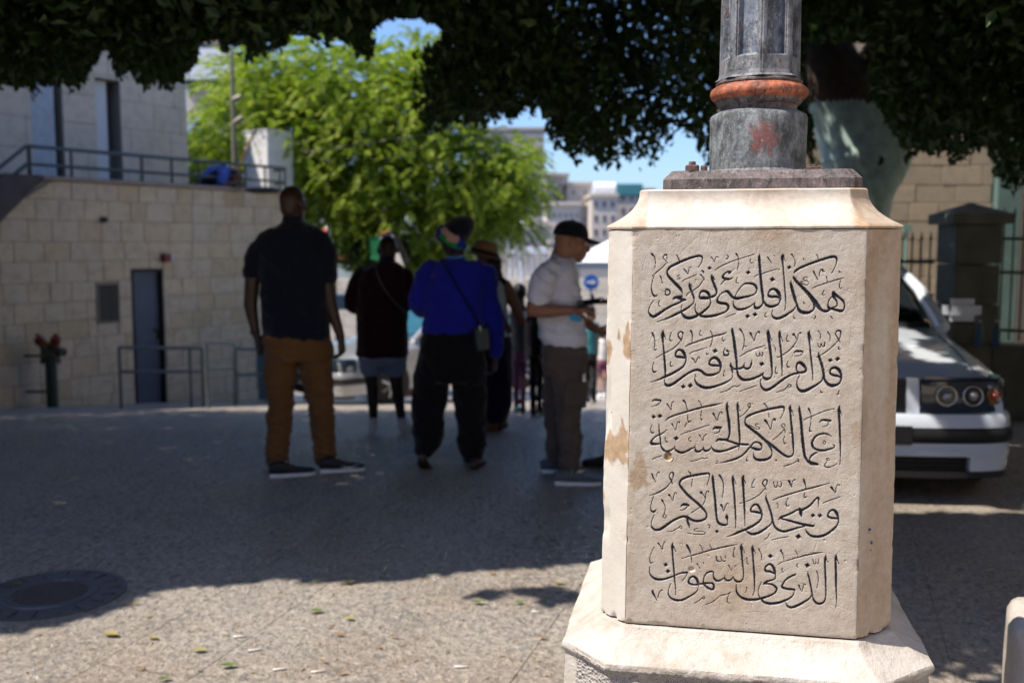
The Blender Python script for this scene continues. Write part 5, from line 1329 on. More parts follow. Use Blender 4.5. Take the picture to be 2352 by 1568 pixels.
def gate_pillar(px_, Y, w, name, label):
    q = at_y(px_, 500, Y); c = Vector((q.x, Y, ground_z(q.x, Y)))
    p = empty(name, c, label, 'pillar'); zt = at_y(px_, 515, Y).z; z = c.z
    for i in range(5):
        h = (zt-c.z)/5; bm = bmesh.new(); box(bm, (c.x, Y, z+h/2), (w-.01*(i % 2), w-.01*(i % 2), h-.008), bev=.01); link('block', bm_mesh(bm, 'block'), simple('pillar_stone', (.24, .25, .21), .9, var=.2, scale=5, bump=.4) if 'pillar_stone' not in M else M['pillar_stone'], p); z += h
    bm = bmesh.new(); za = at_y(px_, 466, Y).z; h2 = w/2+.07
    rings(bm, [[Vector((c.x+a*h2, Y+b*h2, zt)) for a, b in ((-1, -1), (1, -1), (1, 1), (-1, 1))], [Vector((c.x+a*h2, Y+b*h2, zt+.10)) for a, b in ((-1, -1), (1, -1), (1, 1), (-1, 1))], [Vector((c.x+a*.01, Y+b*.01, za)) for a, b in ((-1, -1), (1, -1), (1, 1), (-1, 1))]])
    link('cap_stone', bm_mesh(bm, 'cap_stone'), M['pillar_stone'], p); return c
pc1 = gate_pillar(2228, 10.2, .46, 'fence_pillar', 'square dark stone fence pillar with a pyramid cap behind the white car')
def iron_fence(A, Bp, ztop, zbot, name, label, n):
    f = empty(name, A, label, 'fence')
    for z in (ztop-.28, ztop-.62, zbot+.1): bm = bmesh.new(); tube(bm, [Vector((A.x, A.y, z)), Vector((Bp.x, Bp.y, z))], .018, 6); link('rail', bm_mesh(bm, 'rail'), M['rail_grey'], f)
    me = None
    for i in range(n):
        p = A.lerp(Bp, (i+.5)/n)
        if me is None:
            bm = bmesh.new(); tube(bm, [(0, 0, zbot), (0, 0, ztop-.06), (0, 0, ztop-.05), (0, 0, ztop+.04)], [.010, .010, .017, .002], 6); me = bm_mesh(bm, 'bar')
        o = link('bar', me, M['black_plastic'], f, world=False); o.matrix_parent_inverse = wmat(f).inverted(); o.location = (p.x, p.y, 0)
    return f
iron_fence(Vector((pc1.x+.3, 10.2, 0)), Vector((7.0, 8.9, 0)), 1.86, .55, 'iron_fence', 'dark iron railings with pointed tips right of the stone pillar', 26)
iron_fence(Vector((pc1.x-.3, 10.3, 0)), Vector((2.2, 12.0, 0)), 1.62, .45, 'iron_fence', 'dark iron railings behind the white car, left of the stone pillar', 30)
bm = bmesh.new()
for A, Bp in ((Vector((pc1.x+.26, 10.1, 0)), Vector((7.2, 8.8, 0))), (Vector((pc1.x-.26, 10.3, 0)), Vector((2.0, 12.1, 0)))):
    d = (Bp-A).normalized(); n_ = Vector((d.y, -d.x, 0)); p = [A-n_*.16, A+n_*.16, Bp+n_*.16, Bp-n_*.16]; rings(bm, [[x+Vector((0, 0, -.6)) for x in p], [x+Vector((0, 0, .52)) for x in p]])
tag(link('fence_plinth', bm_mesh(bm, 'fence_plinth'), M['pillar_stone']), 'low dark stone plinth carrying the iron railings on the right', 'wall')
for i, (px_, lab) in enumerate(((2250, 'left of two clear water bottles standing on the plinth behind the car mirror'), (2290, 'right of two clear water bottles standing on the plinth behind the car mirror'))):
    q = at_y(px_, 760, 9.75); b = empty('water_bottle', (q.x, q.y, .52), lab, 'bottle', 'water bottles on the plinth')
    bm = bmesh.new(); lathe(bm, [(.036, .52), (.038, .53), (.036, .60), (.038, .66), (.030, .71), (.014, .745), (.014, .76)], (q.x, q.y, 0), 14); link('body', bm_mesh(bm, 'body', True, 50), M['bottle_blue'], b)
    bm = bmesh.new(); lathe(bm, [(.016, .761), (.016, .785)], (q.x, q.y, 0), 10); link('lid', bm_mesh(bm, 'lid'), M['white_paint'], b)
q = at_y(2084, 524, 13.0); tag(link('notice_plate', (lambda b: (box(b, (q.x, 13.0, q.z), (.12, .02, .09)), tube(b, [(q.x, 13.03, q.z+.04), (q.x, 13.03, -.7)], .02, 6), bm_mesh(b, 'notice_plate'))[-1])(bmesh.new()), simple('pale_teal', (.22, .36, .33), .6)), 'small pale green plate on a thin post just right of the pedestal cap', 'sign')

# ================= far town =================
def far_building(name, label, px0, px1, pyt, pyb, Y, depth, mat, wins=None, bands=None, ang=0.0, winmat='far_window', parapet=True):
    a = at_y(px0, pyt, Y); b = at_y(px1, pyb, Y); w = b.x-a.x
    o = empty(name, ((a.x+b.x)/2, Y, b.z), label, 'building')
    bm = bmesh.new(); box(bm, ((a.x+b.x)/2, Y+depth/2, (a.z+b.z)/2), (w, depth, a.z-b.z)); link('wall', bm_mesh(bm, 'wall'), M[mat], o)
    if parapet: bm = bmesh.new(); box(bm, ((a.x+b.x)/2, Y+depth/2-.1, a.z+.15), (w+.3, depth+.3, .28)); link('parapet', bm_mesh(bm, 'parapet'), M[mat], o)
    if wins:
        nx, nz, fw, fh = wins
        for i in range(nx):
            for j_ in range(nz):
                x = a.x+w*(i+.5)/nx; z = a.z-(a.z-b.z)*(j_+.55)/nz; ww = w/nx*fw; hh = (a.z-b.z)/nz*fh
                bm = bmesh.new(); box(bm, (x, Y-.01, z), (ww, .06, hh)); f = link('window', bm_mesh(bm, 'window'), M['far_cream'], o)
                bm = bmesh.new(); box(bm, (x, Y-.045, z), (ww*.8, .02, hh*.84)); link('pane', bm_mesh(bm, 'pane'), M[winmat], f)
    if bands:
        for j_ in range(bands):
            z = a.z-(a.z-b.z)*(j_+.5)/bands; bm = bmesh.new(); box(bm, ((a.x+b.x)/2, Y-.08, z), (w-.1, .16, (a.z-b.z)/bands*.45)); link('band', bm_mesh(bm, 'band'), M['far_stone_grey'], o)
    return o, a, b
far_building('hotel_block', 'large windowless grey-beige block with ribbed upper wall behind the bright tree', 1090, 1249, 300, 640, 95, 14, 'far_stone_grey', bands=16)
far_building('stone_block', 'mid-height grey-beige block just right of the tall ribbed building', 1251, 1304, 404, 640, 110, 12, 'far_stone', wins=(5, 5, .35, .3))
far_building('cream_tower', 'narrow cream tower block with three windows above the man in the cap', 1303, 1357, 425, 640, 100, 10, 'far_cream', wins=(2, 7, .22, .35))
far_building('apartment_building', 'pinkish five-storey apartment building with balcony rows just left of the pedestal', 1359, 1415, 452, 640, 92, 10, 'far_cream', wins=(3, 6, .5, .5))
far_building('apartment_building', 'wide far apartment block with a teal roof box directly beside the pedestal cap', 1400, 1500, 438, 640, 104, 14, 'far_stone', wins=(5, 7, .5, .5))
far_building('low_house', 'low flat pale roof building between the grey block and the cream tower', 1255, 1330, 472, 640, 80, 8, 'far_cream', wins=(6, 4, .3, .3))
q = at_y(1443, 437, 98); tag(link('roof_tank', (lambda b: (box(b, (q.x, 98, q.z), (2.6, 2, 1.2), bev=.1), bm_mesh(b, 'roof_tank'))[-1])(bmesh.new()), simple('roof_teal', (.05, .20, .22), .6)), 'teal box on the roof of the far apartment block', 'tank')
q = at_y(1388, 434, 93); tag(link('roof_tank', (lambda b: (tube(b, [(q.x-1, 93, q.z), (q.x+1, 93, q.z)], .6, 12), bm_mesh(b, 'roof_tank', True, 50))[-1])(bmesh.new()), M['white_paint']), 'white cylinder tank on the roof of the pinkish apartment building', 'tank')
# old town terrace wall and market in the middle distance
F4 = Face(Vector((at_y(600, 600, 46).x, 46, 0)), R(90)); F4.N = Vector((0, -1, 0))
tw = empty('terrace_wall', F4.w(8, -3), 'sunlit cream stone terrace wall across the background behind the walkers', 'wall')
zt = at_y(1000, 640, 46).z
blockwork(F4, tw, -4, 18.5, zt-3.4, zt, .55, .8, 1.6, [], M['limestone_pale'], seed=6, cap=250, j=.015)
bm = bmesh.new(); F4.box(bm, -4, 18.5, -7, zt-.02, -.03, -1); link('mortar_core', bm_mesh(bm, 'mortar_core'), M['mortar'], tw)
far_building('stone_house', 'low sunlit stone house with a sloping parapet behind the hanging green branches', 1120, 1268, 520, 690, 60, 8, 'far_stone', wins=(4, 2, .25, .35))
far_building('stone_house', 'pale stone house behind the cap man at shoulder height', 1268, 1420, 560, 690, 56, 8, 'far_stone_grey', wins=(5, 2, .25, .3))
q0 = at_y(1165, 566, 50); q1 = at_y(1262, 584, 50)
cn = empty('market_roof', (q0.x, 50, q1.z), 'long white steel shed roof in the distance left of the man in the cap', 'canopy')
bm = bmesh.new(); box(bm, ((q0.x+q1.x)/2, 51.5, (q0.z+q1.z)/2), (q1.x-q0.x, 3.4, .30)); link('roof', bm_mesh(bm, 'roof'), M['tent_white'], cn)
for i in range(7):
    x = q0.x+(q1.x-q0.x)*(i+.5)/7; bm = bmesh.new(); tube(bm, [(x, 50, q1.z-.05), (x, 50, q1.z-2.6)], .06, 6); link('post', bm_mesh(bm, 'post'), M['white_paint'], cn)
q = at_y(1420, 556, 30); tn = empty('market_tent', (q.x, 30, q.z), 'white tent roof behind the man in the cap, beside the pedestal', 'tent')
bm = bmesh.new(); zc_ = q.z; L_ = at_y(1330, 565, 30); B1 = at_y(1390, 602, 30)
rings(bm, [[Vector((q.x+a*1.25, 31+b*1.25, B1.z)) for a, b in ((-1, -1), (1, -1), (1, 1), (-1, 1))], [Vector((q.x+a*1.0, 31+b*1.0, B1.z+.20)) for a, b in ((-1, -1), (1, -1), (1, 1), (-1, 1))], [Vector((q.x+a*.06, 31+b*.06, q.z+.12)) for a, b in ((-1, -1), (1, -1), (1, 1), (-1, 1))]])
link('roof', bm_mesh(bm, 'roof'), M['tent_white'], tn)
for a, b in ((-1.2, -1.2), (1.2, -1.2), (1.2, 1.2), (-1.2, 1.2)): bm = bmesh.new(); tube(bm, [(q.x+a, 31+b, B1.z), (q.x+a, 31+b, -4.5)], .03, 6); link('post', bm_mesh(bm, 'post'), M['rail_grey'], tn)
q = at_y(1196, 520, 34); um = empty('market_umbrella', (q.x, 34, q.z-.3), 'white sunshade with a red mark seen through the hanging branches', 'sunshade')
bm = bmesh.new(); rings(bm, [[Vector((q.x+.55*math.cos(a*math.pi/4), 34+.55*math.sin(a*math.pi/4), q.z-.12)) for a in range(8)], [Vector((q.x+.3*math.cos(a*math.pi/4), 34+.3*math.sin(a*math.pi/4), q.z+.12)) for a in range(8)], [Vector((q.x+.02*math.cos(a*math.pi/4), 34+.02*math.sin(a*math.pi/4), q.z+.22)) for a in range(8)]])
link('canopy', bm_mesh(bm, 'canopy'), M['tent_white'], um); bm = bmesh.new(); tube(bm, [(q.x, 34, q.z+.1), (q.x, 34, -4.4)], .03, 6); link('pole', bm_mesh(bm, 'pole'), M['white_paint'], um)
bm = bmesh.new(); box(bm, (q.x+.05, 33.52, q.z-.02), (.05, .02, .2)); link('red_mark', bm_mesh(bm, 'red_mark'), M['cloth_red'], um)
# round blue arrow sign
q = at_y(1358, 648, 26); sg = empty('road_sign', (q.x, 26, ground_z(q.x, 26)), 'round blue road sign with a white arrow pointing right, just left of the pedestal', 'sign')
rs_ = 17.5/FPX*26; bm = bmesh.new(); tube(bm, [(q.x, 26.03, q.z), (q.x, 26.0, q.z)], rs_, 32); link('disc', bm_mesh(bm, 'disc'), M['sign_blue'], sg)
bm = bmesh.new(); s_ = rs_
P_ = [(-.62, -.13), (.10, -.13), (.10, -.36), (.66, 0), (.10, .36), (.10, .13), (-.62, .13)]
rings(bm, [[Vector((q.x+x*s_, 25.985, q.z+z*s_)) for x, z in P_], [Vector((q.x+x*s_, 25.995, q.z+z*s_)) for x, z in P_]]); link('arrow', bm_mesh(bm, 'arrow'), M['white_paint'], sg)
bm = bmesh.new(); tube(bm, [(q.x, 26.06, q.z+rs_*.5), (q.x, 26.06, ground_z(q.x, 26)-.1)], .028, 8); link('post', bm_mesh(bm, 'post'), M['rail_grey'], sg)
# market stalls between the walkers
q = at_y(835, 606, 24); st = empty('market_stall', (q.x, 24, ground_z(q.x, 24)), 'dark market stall with an orange awning seen between the two men', 'stall')
bm = bmesh.new(); v = [at_y(770, 606, 23), at_y(865, 603, 23), at_y(862, 590, 25), at_y(774, 592, 25)]; rings(bm, [[x for x in v], [x+Vector((0, 0, .08)) for x in v]]); link('awning', bm_mesh(bm, 'awning'), M['awning_orange'], st)
for x in (770, 860): 
    p = at_y(x, 606, 23.2); bm = bmesh.new(); tube(bm, [(p.x, 23.2, p.z), (p.x, 23.2, ground_z(p.x, 23))], .03, 6); link('post', bm_mesh(bm, 'post'), M['dark_metal'], st)
p = at_y(815, 690, 24); bm = bmesh.new(); box(bm, (p.x-.3, 24.4, p.z-.05), (.8, .8, .35)); link('counter', bm_mesh(bm, 'counter'), simple('counter_blue', (.02, .06, .12), .7), st)
# distant things on the stall street: crates
for i, (px_, py_, Y, s_, c_) in enumerate(((955, 742, 21, .34, 'limestone_tan'), (948, 760, 20, .26, 'awning_orange'), (1010, 905, 19, .3, 'limestone_pale'))):
    q = at_y(px_, py_, Y); z = ground_z(q.x, Y); bm = bmesh.new(); box(bm, (q.x, Y, z+s_/2), (s_, s_*.8, s_), (0, 0, .3), bev=.01)
    tag(link('crate', bm_mesh(bm, 'crate'), M[c_]), ('tan box on the far street left of the woman in cobalt blue', 'small orange crate on the far street left of the woman in cobalt blue', 'pale low block on the sunlit far street between the walkers')[i], 'crate')
# left background building behind the bright tree
o, a, b = far_building('townhouse', 'white-topped cream townhouse with an arched window between the terrace building and the mast', 425, 545, 118, 520, 34, 7, 'far_cream', parapet=False)
bm = bmesh.new(); box(bm, ((a.x+b.x)/2+.05, 33.85, at_y(490, 155, 34).z), (b.x-a.x, .2, 1.15)); link('white_parapet', bm_mesh(bm, 'white_parapet'), M['white_paint'], o)
bm = bmesh.new(); box(bm, ((a.x+b.x)/2-.1, 33.6, at_y(490, 196, 34).z), (1.4, .7, .14)); link('dark_canopy', bm_mesh(bm, 'dark_canopy'), M['black_plastic'], o)
bm = bmesh.new(); box(bm, ((a.x+b.x)/2, 33.93, at_y(490, 207, 34).z), (1.5, .1, .22)); link('strip_window', bm_mesh(bm, 'strip_window'), M['blue_white_paint'], o)
p = at_y(452, 298, 33.9); bm = bmesh.new(); arch = [(-.3, -.45), (.3, -.45)]+[(.3*math.cos(t), .15+.3*math.sin(t)) for t in np.linspace(0, math.pi, 9)]
rings(bm, [[Vector((p.x+x, 33.95, p.z+z)) for x, z in arch], [Vector((p.x+x, 33.88, p.z+z)) for x, z in arch]]); link('arched_window', bm_mesh(bm, 'arched_window'), simple('pale_glass', (.40, .50, .52), .2), o)
p = at_y(468, 118, 34); bm = bmesh.new(); box(bm, (p.x+.1, 34.5, p.z+.25), (1.1, 1.2, .16), (R(-18), 0, 0)); link('roof_slab', bm_mesh(bm, 'roof_slab'), M['far_cream'], o)
p = at_y(462, 100, 34); tag(link('solar_panel', (lambda b: (box(b, (p.x, 34.2, p.z+.05), (.6, .05, .9), (R(-30), 0, R(20))), bm_mesh(b, 'solar_panel'))[-1])(bmesh.new()), simple('panel_glass', (.10, .16, .2), .2)), 'tilted panel on the roof of the white-topped townhouse', 'solar panel')
tag(link('overhead_cable', (lambda b: (tube(b, [at_y(700, 350, 12)+Vector((0, 0, 0)), at_y(860, 326, 12), at_y(960, 312, 12), at_y(1150, 270, 12)], .006, 5), bm_mesh(b, 'overhead_cable'))[-1])(bmesh.new()), M['louvre_metal']), 'thin overhead cable crossing in front of the bright tree', 'cable')
# ================= trees =================
def leaf_cloud(name, C, D, U, Lh, Wd, mat, parent, fold=.25):
    """C centres, D long directions, U side directions, sizes; 4 verts / 2 folded triangles"""
    D = D/np.linalg.norm(D, axis=1, keepdims=True); S = np.cross(D, U); S /= (np.linalg.norm(S, axis=1, keepdims=True)+1e-9); Nn = np.cross(S, D)
    Lh = Lh[:, None]; Wd = Wd[:, None]
    base = C - D*Lh*.5; tip = C + D*Lh*.5; l = C + S*Wd*.5 + Nn*Wd*fold - D*Lh*.05; r = C - S*Wd*.5 + Nn*Wd*fold - D*Lh*.05
    V = np.stack([base, r, tip, l], 1).reshape(-1, 3); n = len(C); i = np.arange(n)[:, None]*4
    F = np.concatenate([i+np.array([[0, 1, 2]]), i+np.array([[0, 2, 3]])], 0)
    me = np_mesh(name, V, F)
    return link(name, me, mat, parent)
def rdir(n, down=0.0, r=rng):
    v = r.normal(size=(n, 3)); v[:, 2] -= down; return v/np.linalg.norm(v, axis=1, keepdims=True)
PROF = np.array([(-80, 200), (0, 195), (60, 198), (100, 205), (140, 182), (180, 195), (200, 190), (215, 150), (240, 112), (257, 118), (272, 160), (300, 172), (330, 185), (380, 188), (400, 183), (430, 166), (448, 150), (458, 100), (500, 98), (540, 104), (560, 112), (580, 122), (600, 98), (640, 98), (680, 84), (700, 88), (750, 72), (800, 105), (830, 126), (852, 122), (862, 55), (885, 42), (930, 38), (965, 30), (990, 55), (1008, 100), (1000, 140), (965, 190), (950, 250), (975, 285), (1020, 298), (1060, 282), (1100, 298), (1150, 285), (1190, 248), (1240, 252), (1265, 300), (1280, 345), (1310, 368), (1350, 362), (1400, 382), (1440, 372), (1480, 392), (1500, 382), (1530, 338), (1560, 308), (1590, 300), (1610, 348), (1640, 378), (1700, 380), (1840, 370), (1885, 378), (1900, 330), (2050, 330), (2080, 375), (2110, 352), (2150, 345), (2180, 362), (2205, 378), (2230, 335), (2270, 345), (2290, 415), (2310, 435), (2352, 425), (2450, 420)], float)
def proj(P):
    x, y, z = P[:, 0], P[:, 1], P[:, 2]-CAMZ; dep = y*CP - z*SP; up = y*SP + z*CP
    return 1176+FPX*x/dep, 784-FPX*up/dep, dep
edge = [at_ground(a, b) for a, b in ((0, 1440), (140, 1430), (250, 1402), (330, 1354), (420, 1342), (590, 1336), (625, 1322), (700, 1335), (900, 1335), (1000, 1325), (1100, 1310), (1200, 1296), (1385, 1290))]
EX = np.array([-9, -5, -3]+[p.x for p in edge]+[.9, 1.25, 1.7, 3]); EY = np.array([3.4, 3.6, 3.8]+[p.y for p in edge]+[4.6, 3.6, 3.3, 3.2])
pA = at_ground(1120, 1372); pB = at_ground(1375, 1365)
def sun_ok(P, patch=True):
    k = P[:, 2]/SUN.z; gx = P[:, 0]-SUN.x*k; gy = P[:, 1]-SUN.y*k
    ok = gy > np.interp(gx, EX, EY) + .05*vnoise(gx*4, gy*4)
    if patch:
        t = (gx-pA.x)/(pB.x-pA.x); ok |= (t > -.1) & (t < 1.6) & (np.abs(gy-(pA.y+(pB.y-pA.y)*t)) < .05+.06*np.clip(t, 0, 1.5)) & (vnoise(gx*9, gy*9) > -.25)
    return ok
def trunk_gap(px, py, dep):   # keep leaves off the painted trunk
    return ((py > 95) & (py <= 222) & (px > 1848) & (px < 1990+(py-95)*.1) & (dep < 12.25)) | (py > 222) & (px > np.interp(py, [220, 300, 400], [1855, 1868, 1885])) & (px < np.interp(py, [220, 300, 350, 450], [2008, 2050, 2082, 2050])) & (dep < 12.25)
CC = []; 
# clusters inside the view, hanging low
n = 3900
px = rng.uniform(-90, 2450, n); Y = rng.triangular(6.5, 7.2, 10.4, n); pr = np.interp(px, PROF[:, 0], PROF[:, 1]); py = pr-14 - rng.beta(1, 1.15, n)*(pr+110)
C0 = np.array([at_y(a, b, y) for a, b, y in zip(px, py, Y)])
m = 24; C = np.repeat(C0, m, 0) + rng.normal(size=(n*m, 3))*np.array([.15, .17, .11]); 
qx, qy, dep = proj(C); lim = np.interp(qx, PROF[:, 0], PROF[:, 1]) + 14*vnoise(qx/13, 0*qx) + 12*vnoise(qx/34, 0*qx+5) + 14*vnoise(qx/6, dep*2) - 4 + rng.normal(size=len(qx))*7
keep = (qy < lim+4) & ~trunk_gap(qx, qy, dep) & sun_ok(C, False)
# a few see-through holes
hole = (np.abs(qx-935)/85)**2 + ((qy-78)/36)**2 < 1; keep &= ~hole
kk = (C[:, 2]-.9)/SUN.z; gx_ = C[:, 0]-SUN.x*kk; gy_ = C[:, 1]-SUN.y*kk; keep &= ~((np.abs(gx_-2.3) < 1.1) & (gy_ > 5.4) & (gy_ < 8.6) & (vnoise(gx_*4.2, gy_*3.2, 9.) > .02))
CV = C[keep]; outer = Y.repeat(m)[keep]
# the crown above the picture
n2 = 13500; CU = np.stack([rng.uniform(-11.5, 8.0, n2), rng.uniform(3.0, 13.6, n2), rng.uniform(2.6, 6.6, n2)], 1)
CU = CU[(CU[:, 1] < 11.6) ]; n2 = len(CU)
CU[:, 2] = np.where(rng.random(n2) < .55, rng.uniform(3.2, 4.8, n2), CU[:, 2])
m2 = 22; C2 = np.repeat(CU, m2, 0) + rng.normal(size=(n2*m2, 3))*np.array([.22, .22, .14])
qx, qy, dep = proj(C2); lim = np.interp(qx, PROF[:, 0], PROF[:, 1])
keep = (((qy < -8) | ((qy < lim-6) & ~(((qx-935)/95)**2 + ((qy-78)/46)**2 < 1))) & sun_ok(C2) & ~trunk_gap(qx, qy, dep) & (C2[:, 1] < 13.2))
# keep leaves clear of the upper lamp post
far_post = np.hypot(C2[:, 0]-PC.x, C2[:, 1]-PC.y) > .5
kk = (C2[:, 2]-.9)/SUN.z; gx_ = C2[:, 0]-SUN.x*kk; gy_ = C2[:, 1]-SUN.y*kk
hood_ = (np.abs(gx_-2.3) < 1.1) & (gy_ > 5.4) & (gy_ < 8.6) & (vnoise(gx_*4.2, gy_*3.2, 9.) > .02)
far_post &= ~hood_
C2 = C2[keep & far_post]
def crown(C, parent, L0, L1, sd):
    n = len(C); r = np.random.default_rng(sd); above = proj(C)[1] < -170; D = rdir(n, .7, r); U = rdir(n, 0, r); Lh = r.uniform(L0, L1, n)*np.where(above, 2.5 if sd in (2, 7) else 1.0, 1.0)
    leaf_cloud('crown', C, D, U, Lh, Lh*r.uniform(.42, .6, n), M['leaf_ficus'], parent)
tA = empty('ficus_tree', at_y(1965, 900, 11.8)*1.0, 'large dark-leaved tree with a pale-blue painted trunk on the right, its crown across the top', 'tree')
tA.location = (at_y(1965, 700, 11.8).x, 11.8, ground_z(4, 11.8))
tB = empty('ficus_tree', (-6.0, 7.6, 0), 'dark-leaved tree whose low boughs hang into the top left corner', 'tree')
for C, L0, L1, sd in ((CV, .058, .100, 1), (C2, .06, .10, 2)):
    left = C[:, 0] < -1.7-(C[:, 1]-7)*.12 + .5*vnoise(C[:, 1]*1.2, C[:, 2]*1.2)
    crown(C[~left], tA, L0, L1, sd); crown(C[left], tB, L0, L1, sd+5)
# trunks and limbs
def organic(name, pts, rad, mat, parent, n=28, amp=.05, fr=2.2, lumps=(), top=None):
    c = crv([(*p, r) for p, r in zip(pts, rad)], 8); bm = bmesh.new(); rs = []
    for i, (x, y, z, r) in enumerate(c):
        d = Vector(c[min(i+1, len(c)-1)][:3]) - Vector(c[max(i-1, 0)][:3]); a, b = frame_of(d)
        if rs: 
            a = (pa - d.normalized()*pa.dot(d.normalized())).normalized(); b = a.cross(d.normalized()).normalized()
        pa = a; ring = []
        for k in range(n):
            t = 2*math.pi*k/n; v = a*math.cos(t)+b*math.sin(t); p = Vector((x, y, z)) + v*r
            q = 1+amp*4*float(fbm(p.x*fr, p.y*fr, p.z*fr*.45)); p = Vector((x, y, z)) + v*r*q
            for (lx, ly, lz, lr, la) in lumps:
                dd = (p-Vector((lx, ly, lz))).length
                if dd < lr: p = p + v*la*(1-(dd/lr)**2)**2
            ring.append(p)
        rs.append(ring)
    rings(bm, rs); o = link(name, bm_mesh(bm, name, True), mat, parent)
    if top:
        o.data.materials.append(M['bark'])
        for p in o.data.polygons:
            if p.center.z > top + .03*float(vnoise(p.center.x*9, p.center.y*9)): p.material_index = 1
    return o
YT = 11.8; zy = lambda a, b: at_y(a, b, YT)
g0 = zy(1958, 700); g0.z = ground_z(g0.x, YT)-.1
spl = zy(1938, 249)
organic('trunk', [g0, zy(1960, 600), zy(1967, 500), zy(1974, 440), zy(1984, 365), zy(1966, 305), zy(1938, 249), zy(1915, 205), zy(1895, 140), zy(1870, 60), at_y(1800, -120, YT-.6), at_y(1700, -420, YT-1.5)], [.50, .40, .365, .375, .465, .43, .40, .40, .36, .31, .25, .16], M['whitewash_blue'], tA, 44, .03, 1.9,
         lumps=[(*at_y(2050, 350, YT-.1), .55, .05)], top=zy(1938, 243).z)
organic('limb', [zy(1930, 235), zy(1965, 215), zy(1990, 170), at_y(2080, 60, YT-.5), at_y(2250, -120, YT-1.2), at_y(2500, -260, YT-2)], [.27, .28, .23, .17, .13, .08], M['bark'], tA, 24, .06, 2)
bm = bmesh.new(); ellipsoid(bm, at_y(1974, 213, YT-.22), (.15, .13, .15)); link('knot', bm_mesh(bm, 'knot', True), simple('knot_bark', (.13, .06, .045), .9, var=.2, scale=8, bump=.4), tA)
organic('limb', [at_y(1850, -60, YT-.6), (2.2, 9.4, 4.9), (.6, 7.6, 5.0), (-1.2, 6.4, 5.2)], [.2, .16, .12, .06], M['bark'], tA, 16)
organic('limb', [at_y(1800, -120, YT-.8), (3.4, 8.2, 5.4), (3.4, 5.4, 5.7)], [.2, .15, .07], M['bark'], tA, 16)
bm = bmesh.new(); ring_ = at_y(2132*.9408+.0, 369*.94, YT-.44); q = at_y(2142, 368, YT); q = at_y(2141*.94, 369, YT)
kn = at_y(2140*.9408, 369, YT-.46)
lathe_c = at_y(2146, 369, YT)
bm2_ = bmesh.new(); tube(bm2_, [at_y(2141, 370, YT-.40) if False else at_y(2018, 347+22, YT-.46), at_y(2018, 369, YT-.40)], [.055, .075], 12); link('knot_hole', bm_mesh(bm2_, 'knot_hole'), simple('knot_dark', (.05, .06, .05), .9), tA); bm.free()
organic('trunk', [(-6.0, 7.6, -.1), (-6.0, 7.6, 1.6), (-5.8, 7.5, 3.0), (-5.0, 7.2, 4.6), (-4.0, 6.8, 5.8)], [.5, .42, .38, .28, .12], M['bark'], tB, 24)
organic('limb', [(-5.8, 7.5, 3.1), (-4.4, 8.0, 4.4), (-2.6, 8.0, 5.0)], [.24, .16, .07], M['bark'], tB, 16)
organic('limb', [(-5.8, 7.5, 3.1), (-6.6, 6.0, 4.4), (-6.4, 4.6, 5.2)], [.24, .16, .07], M['bark'], tB, 16)
# ---- sunlit tree with feathery hanging leaves ----
tC = empty('feathery_tree', (at_y(860, 700, 20.5).x, 20.5, ground_z(0, 20.5)), 'bright yellow-green feathery-leaved tree in full sun in the middle distance', 'tree')
BL = [(560, 210, 95), (500, 320, 80), (480, 390, 60), (650, 175, 95), (620, 300, 110), (760, 190, 120), (700, 330, 130), (850, 230, 130), (840, 380, 140), (960, 250, 120), (1000, 380, 130), (1090, 390, 100), (1150, 420, 80), (1185, 500, 55), (780, 490, 110), (930, 510, 120), (1060, 520, 90), (900, 580, 60), (1190, 360, 50), (1110, 470, 90), (690, 430, 80), (1010, 150, 60), (960, 130, 50), (930, 170, 60), (1215, 430, 40)]
C3 = []; D3 = []; r = np.random.default_rng(21)
for bx, by, br in BL:
    ns_ = int(br*br/24); rad_ = br/FPX*20.5
    for _ in range(ns_):
        c = at_y(bx, by, 20.5+r.uniform(-1.0, 1.2)); d = r.normal(size=3); d /= np.linalg.norm(d); rr_ = r.random()**.33
        p = np.array(c)+d*rad_*rr_*np.array([1, 1.25, 1]); o_ = d.copy(); o_[2] = o_[2]*.6-.12; o_ /= np.linalg.norm(o_)
        L0 = r.uniform(.30, .48); side = np.cross(o_, (0, 0, 1)); side /= np.linalg.norm(side)+1e-6
        for k in range(13):
            t = k/12; q = p+o_*L0*t; q[2] -= L0*.45*t*t
            tang = o_.copy(); tang[2] -= .9*t; tang /= np.linalg.norm(tang)
            for sg_ in ((-1, 1) if k < 12 else (1,)):
                C3.append(q+side*sg_*.030); D3.append(side*sg_*.9+tang*.55+r.normal(size=3)*.15)
C3 = np.array(C3); D3 = np.array(D3); n3 = len(C3); print('feathery leaflets', n3)
leaf_cloud('crown', C3, D3, rdir(n3, 0, r), r.uniform(.07, .12, n3), r.uniform(.024, .040, n3), M['leaf_pale'], tC, .15)
z_ = lambda a, b, dy=0: at_y(a, b, 20.5+dy)
g = z_(850, 700); g.z = ground_z(g.x, 20.5)-.1
organic('trunk', [g, z_(850, 640), z_(845, 560), z_(830, 460)], [.19, .16, .14, .12], M['bark'], tC, 14)
for pts in ([(840, 520), (760, 400), (700, 280), (640, 190)], [(838, 500), (900, 380), (960, 270), (1000, 180)], [(842, 540), (960, 470), (1060, 420), (1150, 400)], [(835, 480), (830, 360), (800, 220)], [(845, 530), (700, 450), (560, 380), (500, 330)]):
    organic('limb', [z_(*p, .2) for p in pts], [.09, .06, .04, .02][:len(pts)], M['bark'], tC, 8)
